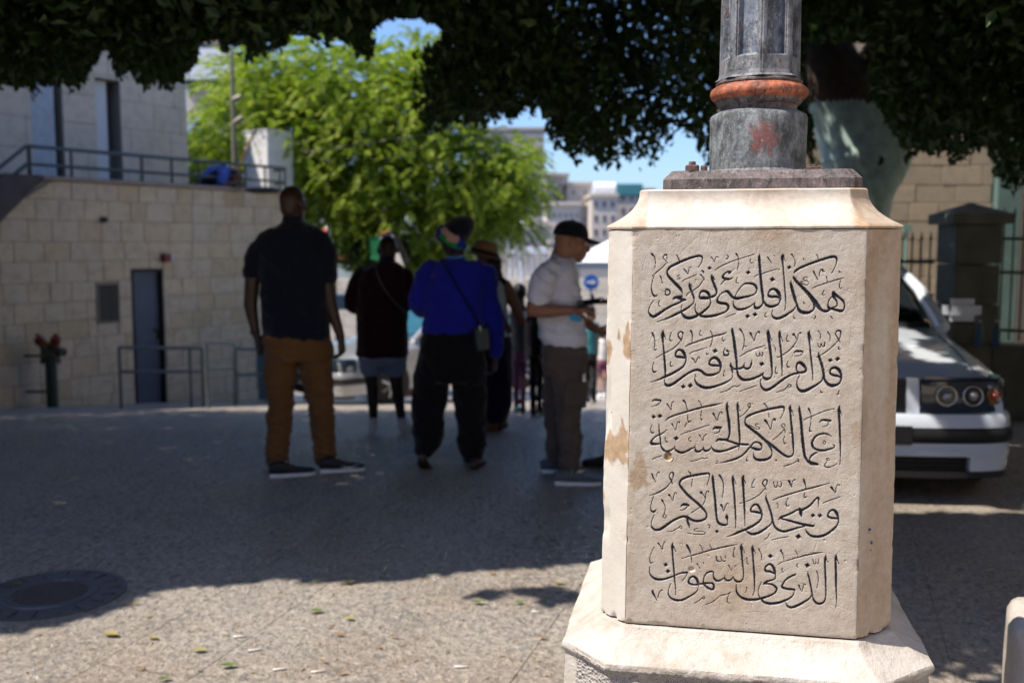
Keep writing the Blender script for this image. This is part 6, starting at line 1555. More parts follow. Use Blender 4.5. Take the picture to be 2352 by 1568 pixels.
# dark low shrubs far behind, under the bright tree
def shrub(px_, py_, Y, rx, rz, mat, label, n_=1500, name='shrub'):
    c = at_y(px_, py_, Y); o = empty(name, (c.x, Y, ground_z(c.x, Y)), label, 'shrub'); r = np.random.default_rng(int(px_))
    P = r.normal(size=(n_, 3)); P /= np.linalg.norm(P, axis=1, keepdims=True); P = P*(r.random(n_)**.4)[:, None]*np.array([rx, rx, rz])+np.array(c)
    leaf_cloud('foliage', P, rdir(n_, .3, r), rdir(n_, 0, r), r.uniform(.1, .16, n_), r.uniform(.04, .08, n_), M[mat], o)
    bm = bmesh.new(); tube(bm, [(c.x, Y, ground_z(c.x, Y)-.1), (c.x, Y, c.z)], .06, 6); link('stem', bm_mesh(bm, 'stem'), M['bark'], o)
shrub(870, 585, 20, 1.0, .45, 'leaf_ficus', 'dark bush under the bright feathery tree, behind the man in burgundy')
shrub(1000, 600, 21, .8, .4, 'leaf_pale', 'sunlit yellow-green bush behind the woman in cobalt blue')
shrub(470, 425, 19.5, .7, .35, 'leaf_pale', 'pale bush on the terrace behind the bending man', 900)
# ================= cars =================
def plan_y(x, hw=.865):
    t = min(1, abs(x)/hw); return .02 + .05*t**2 + .10*t**6 + (.25*((t-.93)/.07)**2 if t > .93 else 0)
FRONT = [(-.872, .80), (-.872, .55)]+[(x, plan_y(x)) for x in (-.862, -.85, -.82, -.78, -.70, -.6, -.45, -.3, -.15, 0, .15, .3, .45, .6, .70, .78, .82, .85, .862)]+[(.872, .55), (.872, .80)]
def sweep(bm, path, prof, close=True):
    """path (x, y), prof (out, z): extrude a profile along the plan curve"""
    rs = []
    for i, (x, y) in enumerate(path):
        a = Vector((*path[max(0, i-1)], 0)); b = Vector((*path[min(len(path)-1, i+1)], 0)); t = (b-a).normalized(); n = Vector((t.y, -t.x, 0))
        rs.append([Vector((x, y, 0))+n*o+Vector((0, 0, z)) for o, z in prof])
    vr = [[bm.verts.new(c) for c in r] for r in rs]; m = len(prof)
    for a, b in zip(vr[:-1], vr[1:]):
        for k in range(m if close else m-1): bm.faces.new((a[k], a[(k+1) % m], b[(k+1) % m], b[k]))
    if close: bm.faces.new(list(reversed(vr[0]))); bm.faces.new(vr[-1])
def car(name, loc, phi, label, paint, glass, detail=True):
    c = empty(name, loc, label, 'car', rz=-phi)
    P = lambda nm, bm, mat, par=c, sm=True, an=35: link(nm, bm_mesh(bm, nm, sm, an), M[mat] if isinstance(mat, str) else mat, par, world=False)
    ST = [(.10, [(0, .735), (.30, .735), (.50, .735), (.66, .73), (.74, .70), (.78, .62), (.80, .50), (.78, .34)]),
          (.22, [(0, .765), (.30, .765), (.52, .765), (.70, .755), (.80, .72), (.835, .62), (.845, .50), (.84, .30)]),
          (.45, [(0, .815), (.34, .812), (.58, .805), (.745, .79), (.83, .745), (.862, .63), (.868, .50), (.862, .26)]),
          (.85, [(0, .875), (.36, .87), (.62, .86), (.77, .84), (.85, .785), (.875, .66), (.878, .50), (.87, .24)]),
          (1.25, [(0, .92), (.38, .915), (.65, .90), (.785, .88), (.85, .82), (.876, .68), (.88, .50), (.87, .22)]),
          (1.55, [(0, .95), (.40, .945), (.68, .935), (.80, .92), (.85, .85), (.878, .70), (.88, .50), (.87, .22)]),
          (2.1, [(0, .96), (.40, .96), (.70, .955), (.81, .945), (.85, .87), (.88, .70), (.88, .50), (.87, .22)]),
          (3.2, [(0, .98), (.40, .98), (.70, .97), (.80, .96), (.85, .88), (.88, .70), (.88, .50), (.87, .22)]),
          (3.95, [(0, 1.02), (.40, 1.02), (.66, 1.01), (.77, .99), (.83, .90), (.865, .72), (.87, .50), (.86, .25)]),
          (4.45, [(0, 1.01), (.38, 1.01), (.60, 1.0), (.70, .97), (.78, .88), (.82, .70), (.83, .50), (.80, .30)]),
          (4.66, [(0, .93), (.36, .93), (.56, .92), (.66, .88), (.72, .80), (.76, .66), (.77, .50), (.74, .34)])]
    bm = bmesh.new(); rs = []
    for y, pr in ST: rs.append([(-x, y, z) for x, z in reversed(pr)]+[(x, y, z) for x, z in pr[1:]])
    vr = [[bm.verts.new(p) for p in r] for r in rs]
    for a, b in zip(vr[:-1], vr[1:]):
        for k in range(len(a)-1): bm.faces.new((a[k], a[k+1], b[k+1], b[k]))
    bm.faces.new(vr[0]); bm.faces.new(list(reversed(vr[-1])))
    for _ in range(2): bmesh.ops.subdivide_edges(bm, edges=bm.edges[:], cuts=1, use_grid_fill=True, smooth=.6)
    P('body', bm, paint, an=50)
    # underside shadow box, sills
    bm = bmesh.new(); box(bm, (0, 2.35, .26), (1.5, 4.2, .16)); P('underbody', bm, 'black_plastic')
    # windows and roof
    bm = bmesh.new(); ws = [(-.70, 1.52, .95), (.70, 1.52, .95), (.55, 2.18, 1.39), (-.55, 2.18, 1.39)]; bm.faces.new([bm.verts.new(p) for p in ws]); P('windscreen', bm, glass)
    bm = bmesh.new(); bm.faces.new([bm.verts.new(p) for p in ((-.62, 3.98, 1.02), (.62, 3.98, 1.02), (.52, 3.35, 1.38), (-.52, 3.35, 1.38))]); P('rear_window', bm, glass)
    for s in (-1, 1):
        bm = bmesh.new(); bm.faces.new([bm.verts.new(p) for p in ((s*.80, 1.62, .95), (s*.80, 2.62, .97), (s*.595, 2.62, 1.385), (s*.60, 2.15, 1.36))]); P('side_window', bm, glass)
        bm = bmesh.new(); bm.faces.new([bm.verts.new(p) for p in ((s*.80, 2.68, .97), (s*.78, 3.72, .99), (s*.60, 3.40, 1.35), (s*.595, 2.68, 1.385))]); P('side_window', bm, glass)
    bm = bmesh.new()
    rr_ = []
    for y, z, w in ((2.12, 1.375, .575), (2.2, 1.40, .575), (2.6, 1.435, .585), (3.1, 1.43, .585), (3.38, 1.39, .57)):
        rr_.append([(-w-.03, y, z-.045), (-w+.02, y, z), (-w*.5, y, z+.025), (0, y, z+.03), (w*.5, y, z+.025), (w-.02, y, z), (w+.03, y, z-.045), (0, y, z-.05)])
    rings(bm, rr_); P('roof', bm, paint)
    for s in (-1, 1):
        for nm, a, b, w in (('front_pillar', (s*.775, 1.42, .935), (s*.585, 2.18, 1.385), .052), ('middle_pillar', (s*.81, 2.65, .95), (s*.605, 2.65, 1.385), .035), ('rear_pillar', (s*.73, 4.0, 1.0), (s*.575, 3.38, 1.375), .07)):
            a = Vector(a); b = Vector(b); bm = bmesh.new(); m_ = a.lerp(b, .5)+Vector((s*.018, -.0, .03)); tube(bm, [a, a.lerp(m_, .5), m_, b.lerp(m_, .5), b], [w, w*.95, w*.85, w*.75, w*.7], 8); P(nm, bm, paint)
    # wheels
    for wy in (.92, 3.62):
        for s in (-1, 1):
            bm = bmesh.new(); tube(bm, [(s*.875, wy, .33), (s*.884, wy, .33)], .365, 28); P('arch', bm, 'black_plastic')
            bm = bmesh.new(); tube(bm, [(s*.70, wy, .315), (s*.72, wy, .315), (s*.885, wy, .315), (s*.90, wy, .315)], [.29, .315, .315, .295], 28); w_ = P('wheel', bm, 'rubber')
            bm = bmesh.new(); tube(bm, [(s*.895, wy, .315), (s*.906, wy, .315)], .20, 24)
            link('rim', bm_mesh(bm, 'rim', True, 35), M['dark_metal'], w_, world=False)
            for k in range(7):
                a = k*2*math.pi/7; bm = bmesh.new(); tube(bm, [(s*.912, wy, .315), (s*.910, wy+.195*math.cos(a), .315+.195*math.sin(a))], [.03, .018], 6); link('spoke', bm_mesh(bm, 'spoke'), M['alloy'], w_, world=False)
    # bumper
    F_ = FRONT
    bm = bmesh.new(); sweep(bm, F_, [(-.10, .545), (.012, .548), (.022, .535), (.028, .47), (-.10, .47)]); P('bumper', bm, paint)
    bm = bmesh.new(); sweep(bm, F_[1:-1], [(-.05, .378), (.036, .384), (.044, .40), (.044, .445), (.036, .463), (-.05, .467)]); P('rub_strip', bm, 'black_plastic')
    bm = bmesh.new(); sweep(bm, F_, [(-.10, .302), (.022, .300), (.028, .31), (.024, .376), (-.10, .376)]); P('bumper', bm, paint)
    for s in (-1, 1):
        pth = [p for p in F_ if p[0]*s >= .60]
        if s < 0: pass
        bm = bmesh.new(); sweep(bm, pth, [(-.10, .215), (.010, .21), (.022, .299), (-.10, .299)]); P('bumper_corner', bm, paint)
    pth = [p for p in F_ if abs(p[0]) <= .62]
    bm = bmesh.new(); sweep(bm, pth, [(-.10, .19), (-.03, .19), (-.03, .299), (-.10, .299)]); P('lower_grille', bm, 'black_plastic')
    for z in (.225, .25, .275): bm = bmesh.new(); sweep(bm, pth, [(-.03, z-.003), (-.01, z-.003), (-.01, z+.003), (-.03, z+.003)]); P('grille_bar', bm, 'dark_metal')
    bm = bmesh.new(); sweep(bm, F_[3:-3], [(-.10, .165), (.015, .17), (.012, .208), (-.10, .205)]); P('chin', bm, 'black_plastic')
    # nose: grille and headlights between bumper and bonnet
    bm = bmesh.new(); sweep(bm, [p for p in F_ if abs(p[0]) <= .30], [(-.12, .548), (-.03, .549), (-.055, .742), (-.12, .742)]); P('grille', bm, 'black_plastic')
    for z in (.58, .615, .65, .685, .715):
        bm = bmesh.new(); o_ = -.03-.025*(z-.549)/.193; sweep(bm, [p for p in F_ if abs(p[0]) <= .30], [(o_, z-.004), (o_+.012, z-.004), (o_+.012, z+.004), (o_, z+.004)]); P('grille_bar', bm, 'dark_metal')
    for s in (-1, 1):
        bm = bmesh.new(); pts = [(s*x, plan_y(x)) for x in (.235, .27, .305)]
        if s < 0: pts = pts[::-1]
        sweep(bm, pts, [(-.12, .548), (.0, .549), (-.035, .748), (-.12, .748)]); P('nose_panel', bm, paint)
        pts = [(s*x, plan_y(x)) for x in (.315, .40, .45, .55, .64, .70, .76, .80, .83, .85)]+[(s*.862, .27), (s*.868, .34)]
        if s < 0: pts = pts[::-1]
        bm = bmesh.new(); sweep(bm, pts, [(-.10, .553), (-.004, .555), (.0, .565), (-.022, .735), (-.034, .748), (-.10, .752)]); hl = P('headlight', bm, 'clear_lens')
        if detail:
            for xx, r_, mt in ((.455, .056, 'lens_chrome'), (.605, .056, 'lens_chrome'), (.735, .046, 'amber_lens')):
                y = plan_y(xx)+.006; n_ = Vector((s*(.06+.35*max(0, xx-.55)/.2), -1, .12)).normalized(); cc = Vector((s*xx, y, .655)); a_, b_ = frame_of(n_)
                def torus(R_, r2, off, nm, mt2):
                    bm = bmesh.new(); t_ = [cc+n_*off+a_*R_*math.cos(q)+b_*R_*math.sin(q) for q in np.linspace(0, 2*math.pi, 25)]; tube(bm, t_, r2, 6, cap=False); link(nm, bm_mesh(bm, nm, True), M[mt2], hl, world=False)
                torus(r_, .0065, .004, 'lamp_ring', 'lens_chrome' if xx < .7 else 'brass_dull')
                bm = bmesh.new(); tube(bm, [cc-n_*.01, cc+n_*.003], r_*.98, 20); link('lamp_bowl', bm_mesh(bm, 'lamp_bowl', True, 40), M['phone_glass' if xx < .7 else 'amber_lens'], hl, world=False)
                bm = bmesh.new(); ellipsoid(bm, cc+n_*.006, (r_*.5,)*3); link('lamp_lens', bm_mesh(bm, 'lamp_lens', True), M['alloy' if xx < .7 else 'amber_lens'], hl, world=False)
    if detail:
        for s in (-1, 1):
            # bonnet shut line
            bm = bmesh.new(); tube(bm, [(s*.66, .20, .768), (s*.68, .45, .803), (s*.70, .85, .855), (s*.715, 1.3, .90)], .004, 4); P('shut_line', bm, 'black_plastic')
    bm = bmesh.new(); tube(bm, [(-.70, 1.50, .955), (0, 1.40, .965), (.70, 1.50, .955)], .02, 6); P('cowl', bm, 'black_plastic')
    for x0 in (-.5, .1): bm = bmesh.new(); tube(bm, [(x0, 1.46, .985), (x0+.3, 1.57, 1.01), (x0+.55, 1.62, 1.045)], .008, 5); P('wiper', bm, 'black_plastic')
    for s in (-1, 1):
        bm = bmesh.new(); box(bm, (s*1.0, 1.80, 1.045), (.27, .13, .17)); bmesh.ops.bevel(bm, geom=bm.edges[:], offset=.05, segments=4, affect='EDGES')
        mr = P('mirror', bm, paint); bm = bmesh.new(); box(bm, (s*.985, 1.815, .948), (.20, .10, .022)); box(bm, (s*.86, 1.80, .955), (.10, .05, .03)); link('mirror_foot', bm_mesh(bm, 'mirror_foot'), M['black_plastic'], mr, world=False)
    bm = bmesh.new(); box(bm, (0, -.012, .425), (.52, .02, .11)); P('number_plate_holder', bm, 'black_plastic')
    # dark cabin: seats
    for s in (-1, 1):
        bm = bmesh.new(); box(bm, (s*.36, 2.5, .95), (.48, .14, .62), (R(-12), 0, 0), bev=.05); ellipsoid(bm, (s*.36, 2.58, 1.30), (.13, .06, .09)); P('seat', bm, 'black_plastic')
    return c
car('parked_car', (2.08, 5.78, 0), R(9), 'white parked car in dappled shade with ringed headlights, right of the pedestal', 'car_paint_white', 'car_glass')
q = at_y(712, 905, 15.2); fc = car('parked_car', (q.x, 15.0, ground_z(q.x, 16.5)+.18), R(52), 'distant silver-white car on the sloping street behind the walking men', 'car_paint_silver', 'car_glass_blue', False)
fc.rotation_euler = (R(0), 0, -R(48))
# ================= people =================
def fuse(bm, name, voxel, mat, parent, smooth=4, wrinkle=0.0, wf=(9, 9, 5), seed=0.):
    me = bpy.data.meshes.new('tmp'); bmesh.ops.recalc_face_normals(bm, faces=bm.faces[:]); bm.to_mesh(me); bm.free()
    o = bpy.data.objects.new('tmp', me); COL.objects.link(o)
    m = o.modifiers.new('r', 'REMESH'); m.mode = 'VOXEL'; m.voxel_size = voxel; m.use_smooth_shade = True
    s = o.modifiers.new('s', 'SMOOTH'); s.factor = .6; s.iterations = smooth
    dg = bpy.context.evaluated_depsgraph_get(); me2 = bpy.data.meshes.new_from_object(o.evaluated_get(dg)); me2.name = name
    bpy.data.objects.remove(o); bpy.data.meshes.remove(me)
    n = len(me2.vertices)
    if wrinkle and n:
        co = np.empty(n*3, dtype=np.float32); me2.vertices.foreach_get('co', co); no = np.empty(n*3, dtype=np.float32); me2.vertices.foreach_get('normal', no)
        co = co.reshape(-1, 3).astype(float); no = no.reshape(-1, 3)
        w = fbm(co[:, 0]*wf[0]+seed, co[:, 1]*wf[1], co[:, 2]*wf[2]+seed, 3); w2 = 1-np.abs(fbm(co[:, 0]*wf[0]*.8+5+seed, co[:, 1]*wf[1]*.8, co[:, 2]*wf[2]*1.8+co[:, 0]*7, 2))*4
        co += no*(wrinkle*(w*1.2+np.clip(w2, 0, 1)*.55))[:, None]; me2.vertices.foreach_set('co', co.astype(np.float32).ravel()); me2.update()
    for p in me2.polygons: p.use_smooth = True
    me2.materials.clear(); me2.materials.append(mat)
    return link(name, me2, None, parent)
def fdir(yaw): a = R(yaw); return Vector((math.sin(a), math.cos(a), 0))
def bag_loop(bm, Y, rows, n=24, ex=2.4, cap=True):
    rs = []
    for r_ in rows:
        pl, pr, py, ry = r_[:4]; dy = r_[4] if len(r_) > 4 else 0
        a = at_y(pl, py, Y+dy); b = at_y(pr, py, Y+dy); c = (a+b)/2; rx = (b.x-a.x)/2
        rs.append([Vector((c.x+rx*math.copysign(abs(math.cos(t))**(2/ex), math.cos(t)), c.y+ry*math.copysign(abs(math.sin(t))**(2/ex), math.sin(t)), c.z)) for t in [2*math.pi*k/n for k in range(n)]])
    rings(bm, rs, cap)
class Fig:
    def __init__(s, name, label, Y, px, group=None):
        s.Y = Y; s.k = Y/FPX*.995; q = at_y(px, 900, Y); s.g = ground_z(q.x, Y); s.o = empty(name, (q.x, Y, s.g), label, 'person', group); s.b = bmesh.new()
    def J(s, p): return at_y(p[0], p[1], s.Y+(p[2] if len(p) > 2 else 0))
    def limb(s, bm, pts, rad): limb(bm, [s.J(p) for p in pts], [r*s.k for r in rad])
    def head(s, p, yaw, size=1.0, tilt=0.0, nose=True):
        c = s.J(p); f = fdir(yaw); r = Vector((f.y, -f.x, 0)); rot = Matrix.Rotation(-R(yaw), 3, 'Z') @ Matrix.Rotation(R(tilt), 3, 'X')
        L = lambda x, y, z: c + rot @ Vector((x*size, y*size, z*size))
        b = s.b; S = size
        ellipsoid(b, L(0, -.012, .022), (.076*S, .094*S, .092*S), rot); ellipsoid(b, L(0, .022, -.03), (.066*S, .074*S, .082*S), rot)
        ellipsoid(b, L(0, .058, -.078), (.042*S, .036*S, .034*S), rot); ellipsoid(b, L(0, .074, .018), (.060*S, .022*S, .020*S), rot)
        ellipsoid(b, L(0, -.045, -.02), (.062*S, .055*S, .075*S), rot)
        if nose:
            limb(b, [L(0, .086, .012), L(0, .104, -.012), L(0, .112, -.034)], [.009*S, .011*S, .014*S], 8)
            for x in (-.011, .011): ellipsoid(b, L(x, .100, -.038), (.009*S, .012*S, .008*S), rot, 8, 6)
            ellipsoid(b, L(0, .092, -.060), (.024*S, .014*S, .008*S), rot, 12, 8); ellipsoid(b, L(0, .090, -.073), (.021*S, .014*S, .008*S), rot, 12, 8)
            for x in (-.045, .045): ellipsoid(b, L(x, .052, -.022), (.024*S, .026*S, .028*S), rot)
        for x in (-1, 1):
            ellipsoid(b, L(x*.079, -.006, -.005), (.010*S, .020*S, .032*S), rot, 10, 8)
        s.hc, s.hrot, s.hs, s.HL = c, rot, S, L
        return c
    def eyes(s):
        for x in (-.031, .031):
            bm = bmesh.new(); ellipsoid(bm, s.HL(x, .079, .004), (.013*s.hs,)*3, u=12, v=8); link('eye', bm_mesh(bm, 'eye', True), M['shoe_white'], s.o)
            bm = bmesh.new(); ellipsoid(bm, s.HL(x, .0905, .004), (.006*s.hs,)*3, u=8, v=6); link('iris', bm_mesh(bm, 'iris', True), M['hair_black'], s.o)
    def hand(s, w, d, pn, size=1.0, curl=.5, thumb=1):
        """wrist point, direction, palm normal"""
        d = d.normalized(); side = d.cross(pn).normalized(); pn = side.cross(d).normalized(); b = s.b; S = size
        for i in range(4):
            t = (i-1.5)*.0185*S; limb(b, [w+d*.0*S+side*t*.6, w+d*.085*S+side*t], [.017*S, .0145*S], 8)
            L = (.072, .082, .077, .060)[i]*S; p0 = w+d*.09*S+side*t; a = R(20+45*curl); d1 = (d*math.cos(a)+pn*math.sin(a)).normalized(); a2 = R(35+80*curl); d2 = (d*math.cos(a2)+pn*math.sin(a2)).normalized()
            a3 = R(50+110*curl); d3 = (d*math.cos(a3)+pn*math.sin(a3)).normalized()
            limb(b, [p0, p0+d1*L*.45, p0+d1*L*.45+d2*L*.32, p0+d1*L*.45+d2*L*.32+d3*L*.24], [.0105*S, .0095*S, .0088*S, .0078*S], 8)
        t0 = w+d*.02*S-side*thumb*.022*S; limb(b, [t0, t0+(d*.6-side*thumb*.7+pn*.4).normalized()*.042*S, t0+(d*.8-side*thumb*.5+pn*.55).normalized()*.078*S], [.015*S, .0115*S, .009*S], 8)
    def skin(s, mat, voxel=.007): return fuse(s.b, 'body', voxel, M[mat], s.o, 5)
    def cloth(s, name, mat, voxel=.010, wrinkle=.010, smooth=4, build=None, seed=0., wf=(9, 9, 5)):
        bm = bmesh.new(); build(bm); return fuse(bm, name, voxel, M[mat], s.o, smooth, wrinkle, wf, seed)
    def shoe(s, heel, yaw, L0, up, sole, zoff=0.0, pitch=0.0, h=.095, w=.047, socks=None):
        """heel = world point on ground under the heel"""
        rot = Matrix.Rotation(-R(yaw), 3, 'Z') @ Matrix.Rotation(R(pitch), 3, 'X'); base = Vector(heel)+Vector((0, 0, zoff)); S = L0/.29
        sec = [(-.01, .026, h), (.02, .034, h+.012), (.07, .035, h+.018), (.12, .036, h-.005), (.17, .042, h-.028), (.21, .046, h-.038), (.25, .042, h-.045), (.275, .028, h-.052), (.285, .012, .018)]
        def ring(y, hw, zt, z0, n=12, e=2.6):
            return [base+rot @ Vector((hw*S*math.copysign(abs(math.cos(t))**(2/e), math.cos(t)), y*S, (z0+(zt-z0)*.5)*1.0+(zt-z0)*.5*math.copysign(abs(math.sin(t))**(2/e), math.sin(t)))) for t in [2*math.pi*k/n for k in range(n)]]
        bm = bmesh.new(); rings(bm, [ring(y, hw, max(zt, .03), .018) for y, hw, zt in sec]); sh = link('shoe', bm_mesh(bm, 'shoe', True, 60), M[up], s.o)
        bm = bmesh.new(); rings(bm, [ring(y, hw+.004, .026+.006*(y < .05), .0, 12, 5) for y, hw, zt in sec]); link('sole', bm_mesh(bm, 'sole', True, 50), M[sole], sh)
        for k in range(4):
            y = .10+k*.026; z = h+.015-.013*k-.006; bm = bmesh.new(); tube(bm, [base+rot @ Vector((x*S, y*S, z-abs(x)*.3)) for x in (-.022, 0, .022)], .0028, 4); link('lace', bm_mesh(bm, 'lace'), M[sole], sh)
        return base, rot, S, sh
def G(px_, py_): return at_ground(px_, py_)
def ribbon(name, pts, w, mat, parent, nrm=(0, -1, 0), th=.004):
    bm = bmesh.new(); nv = Vector(nrm); rs = []
    for i, p in enumerate(pts):
        d = (pts[min(i+1, len(pts)-1)]-pts[max(i-1, 0)]).normalized(); s_ = d.cross(nv).normalized(); rs.append([p-s_*w/2, p+s_*w/2, p+s_*w/2-nv*th, p-s_*w/2-nv*th])
    rings(bm, rs); return link(name, bm_mesh(bm, name), mat, parent)

# ---- tall man in navy shirt and ochre trousers ----
f = Fig('person', 'tall bald man in dark navy shirt and ochre trousers standing with his back to us', 6.72, 680)
f.head((673, 468), 22, 1.04)
limb(f.b, [f.J((674, 490)), f.J((674, 525))], [.071, .080])
f.limb(f.b, [(610, 565), (580, 640), (575, 700), (588, 768)], [20, 18, 16, 9.5]); f.limb(f.b, [(733, 565), (747, 640), (758, 698), (782, 772)], [20, 19, 17, 10.5])
f.hand(f.J((589, 768)), Vector((.05, .1, -1)), Vector((1, .3, 0)), 1.12, .75, 1); f.hand(f.J((783, 774)), Vector((.06, .05, -1)), Vector((-1, .2, 0)), 1.15, .55, -1)
bag_loop(f.b, f.Y, [(655, 695, 520, .07), (615, 735, 545, .10), (610, 740, 640, .12), (615, 742, 760, .12), (618, 750, 820, .13)])
f.limb(f.b, [(645, 830), (642, 930), (637, 1070)], [26, 20, 13]); f.limb(f.b, [(720, 830), (738, 930), (748, 1055)], [26, 20, 13])
f.skin('skin_dark')
def b_(bm):
    bag_loop(bm, f.Y, [(650, 697, 505, .075), (642, 706, 514, .10), (615, 734, 530, .13), (600, 746, 552, .145), (597, 750, 590, .155), (598, 749, 650, .155), (600, 751, 700, .16), (603, 756, 745, .168), (607, 758, 772, .17), (612, 745, 785, .16)])
    f.limb(bm, [(620, 562), (592, 590), (579, 628)], [30, 27, 22]); f.limb(bm, [(728, 560), (744, 590), (748, 630)], [32, 28, 24])
sh = f.cloth('shirt', 'navy_cotton', .009, .022, 3, b_, 1., (7, 7, 5))
bm = bmesh.new(); bag_loop(bm, f.Y, [(648, 698, 511, .088), (651, 696, 497, .080)], cap=False); link('collar', bm_mesh(bm, 'collar', True), M['navy_cotton'], sh)
def b_(bm):
    bag_loop(bm, f.Y, [(612, 752, 752, .15), (607, 757, 780, .165), (606, 763, 805, .17), (612, 760, 826, .15)])
    f.limb(bm, [(645, 815), (645, 870), (645, 930), (639, 1000), (637, 1064)], [39, 36, 31, 27, 25]); f.limb(bm, [(724, 815), (730, 870), (736, 930), (743, 1000), (747, 1050)], [39, 36, 31, 27, 25])
f.cloth('trousers', 'ochre_chino', .008, .017, 3, b_, 2., (6, 6, 11))
for (a, b, yw) in ((622, 1098, 68), (738, 1086, 72)):
    h = G(a, b); bs, rt, S, shoe_ = f.shoe((h.x, h.y, h.z), yw, .30, 'shoe_black', 'shoe_white')
    if a > 700:   # white swoosh on the side of the shoe
        bm = bmesh.new(); pts = [(.115, .048), (.15, .034), (.185, .030), (.245, .060), (.19, .040), (.155, .042)]
        vs = [bs+rt @ Vector((.050*S, y*S, z)) for y, z in pts]; rings(bm, [vs, [v+rt @ Vector((.004, 0, 0)) for v in vs]]); link('swoosh', bm_mesh(bm, 'swoosh'), M['shoe_white'], shoe_)
ph = tag(link('phone', (lambda b: (box(b, f.J((597, 792, -.02)), (.045, .05, .13), (0, 0, R(30)), bev=.006), bm_mesh(b, 'phone'))[-1])(bmesh.new()), M['black_plastic']), "dark phone held low in the tall man's left hand", 'phone')
bm = bmesh.new(); tube(bm, [f.J((585, 757)), f.J((587, 765))], 11.5*f.k, 14); link('wristband', bm_mesh(bm, 'wristband', True, 50), M['black_plastic'], f.o)

# ---- man in burgundy ----
f = Fig('person', 'man in burgundy top and pale blue shorts walking away, thin strap across back', 8.0, 880)
f.head((891, 573), -8, 1.0); limb(f.b, [f.J((890, 590)), f.J((886, 618))], [.066, .075])
f.limb(f.b, [(826, 632), (812, 690), (822, 708, .12), (850, 705, .32)], [17, 14, 12, 9]); f.limb(f.b, [(930, 632), (938, 690), (934, 700, .12), (915, 700, .30)], [17, 14, 12, 9])
f.hand(f.J((850, 705, .33)), Vector((.5, 1, 0)), Vector((0, 0, 1)), 1., .5); f.hand(f.J((915, 700, .31)), Vector((-.5, 1, 0)), Vector((0, 0, 1)), 1., .5)
bag_loop(f.b, f.Y, [(865, 905, 610, .07), (835, 925, 640, .10), (835, 925, 800, .12)])
f.limb(f.b, [(848, 820), (856, 890), (858, 975)], [20, 15, 9]); f.limb(f.b, [(908, 820), (912, 890), (924, 975)], [20, 15, 9])
f.skin('skin_dark2')
def b_(bm):
    bag_loop(bm, f.Y, [(868, 908, 600, .08), (850, 922, 609, .12), (830, 933, 622, .15), (821, 938, 650, .16), (820, 937, 700, .17), (820, 935, 760, .18), (819, 937, 817, .18)])
    f.limb(bm, [(830, 634), (812, 680), (809, 700), (822, 708, .1)], [21, 19, 18, 16]); f.limb(bm, [(928, 634), (938, 680), (938, 696), (932, 702, .1)], [21, 19, 17, 15])
f.cloth('top', 'burgundy_knit', .010, .012, 4, b_, 3.)
def b_(bm):
    bag_loop(bm, f.Y, [(823, 932, 800, .15), (822, 935, 822, .16), (826, 932, 836, .12)])
    f.limb(bm, [(851, 826), (852, 842)], [27, 28]); f.limb(bm, [(906, 826), (908, 842)], [27, 28])
f.cloth('shorts', 'pale_denim', .010, .012, 4, b_, 4.)
for (a, b, yw) in ((855, 1001, -4), (927, 998, 8)): h = G(a, b); f.shoe((h.x, h.y, h.z), yw, .29, 'shoe_white', 'shoe_white')
for a in (858, 924): bm = bmesh.new(); tube(bm, [f.J((a, 958)), f.J((a-1, 985))], 11*f.k, 12); link('sock', bm_mesh(bm, 'sock', True, 60), M['shoe_white'], f.o)
ribbon('strap', [f.J((905-44, 600, -.10)), f.J((864, 622, -.165)), f.J((872, 645, -.178)), f.J((888, 672, -.19)), f.J((905, 692, -.20)), f.J((932, 720, -.12))], .016, M['grey_cloth'], f.o)
bm = bmesh.new(); tube(bm, [f.J((872, 595, -.05)), f.J((886, 597, -.085)), f.J((900, 594, -.05))], .008, 6); link('lanyard', bm_mesh(bm, 'lanyard'), M['cobalt_knit'], f.o)

# ---- woman in cobalt blue ----
f = Fig('person', 'woman in cobalt blue sweater, wide black trousers and printed headscarf, walking away', 6.95, 1050)
f.head((1040, 552), -25, .98); limb(f.b, [f.J((1045, 570)), f.J((1050, 600))], [.058, .068])
f.limb(f.b, [(988, 620), (960, 680), (975, 712, .15), (1000, 706, .32)], [19, 17, 14, 9]); f.limb(f.b, [(1116, 628), (1130, 700), (1138, 760), (1138, 822)], [19, 17, 14, 9])
f.hand(f.J((1138, 822)), Vector((-.1, .05, -1)), Vector((-1, .2, 0)), 1.0, .45, -1); f.hand(f.J((1000, 706, .33)), Vector((.3, 1, 0)), Vector((0, 0, 1)), 1., .4)
bag_loop(f.b, f.Y, [(1010, 1085, 606, .08), (990, 1105, 640, .10), (985, 1100, 760, .11), (985, 1100, 830, .11)])
f.limb(f.b, [(1000, 850), (988, 960), (973, 1045)], [22, 17, 10]); f.limb(f.b, [(1075, 850), (1085, 960), (1087, 1062)], [22, 17, 10])
f.skin('skin_dark2')
def b_(bm):
    bag_loop(bm, f.Y, [(1018, 1080, 596, .075), (1000, 1104, 603, .11), (984, 1118, 618, .135), (974, 1124, 650, .15), (974, 1118, 700, .15), (974, 1112, 735, .155), (971, 1102, 762, .16)])
    f.limb(bm, [(990, 622), (965, 672), (957, 700), (972, 712, .14)], [25, 24, 22, 16]); f.limb(bm, [(1114, 630), (1128, 700), (1137, 760), (1139, 808)], [26, 22, 19, 15])
f.cloth('sweater', 'cobalt_knit', .009, .022, 4, b_, 5., (7, 7, 6))
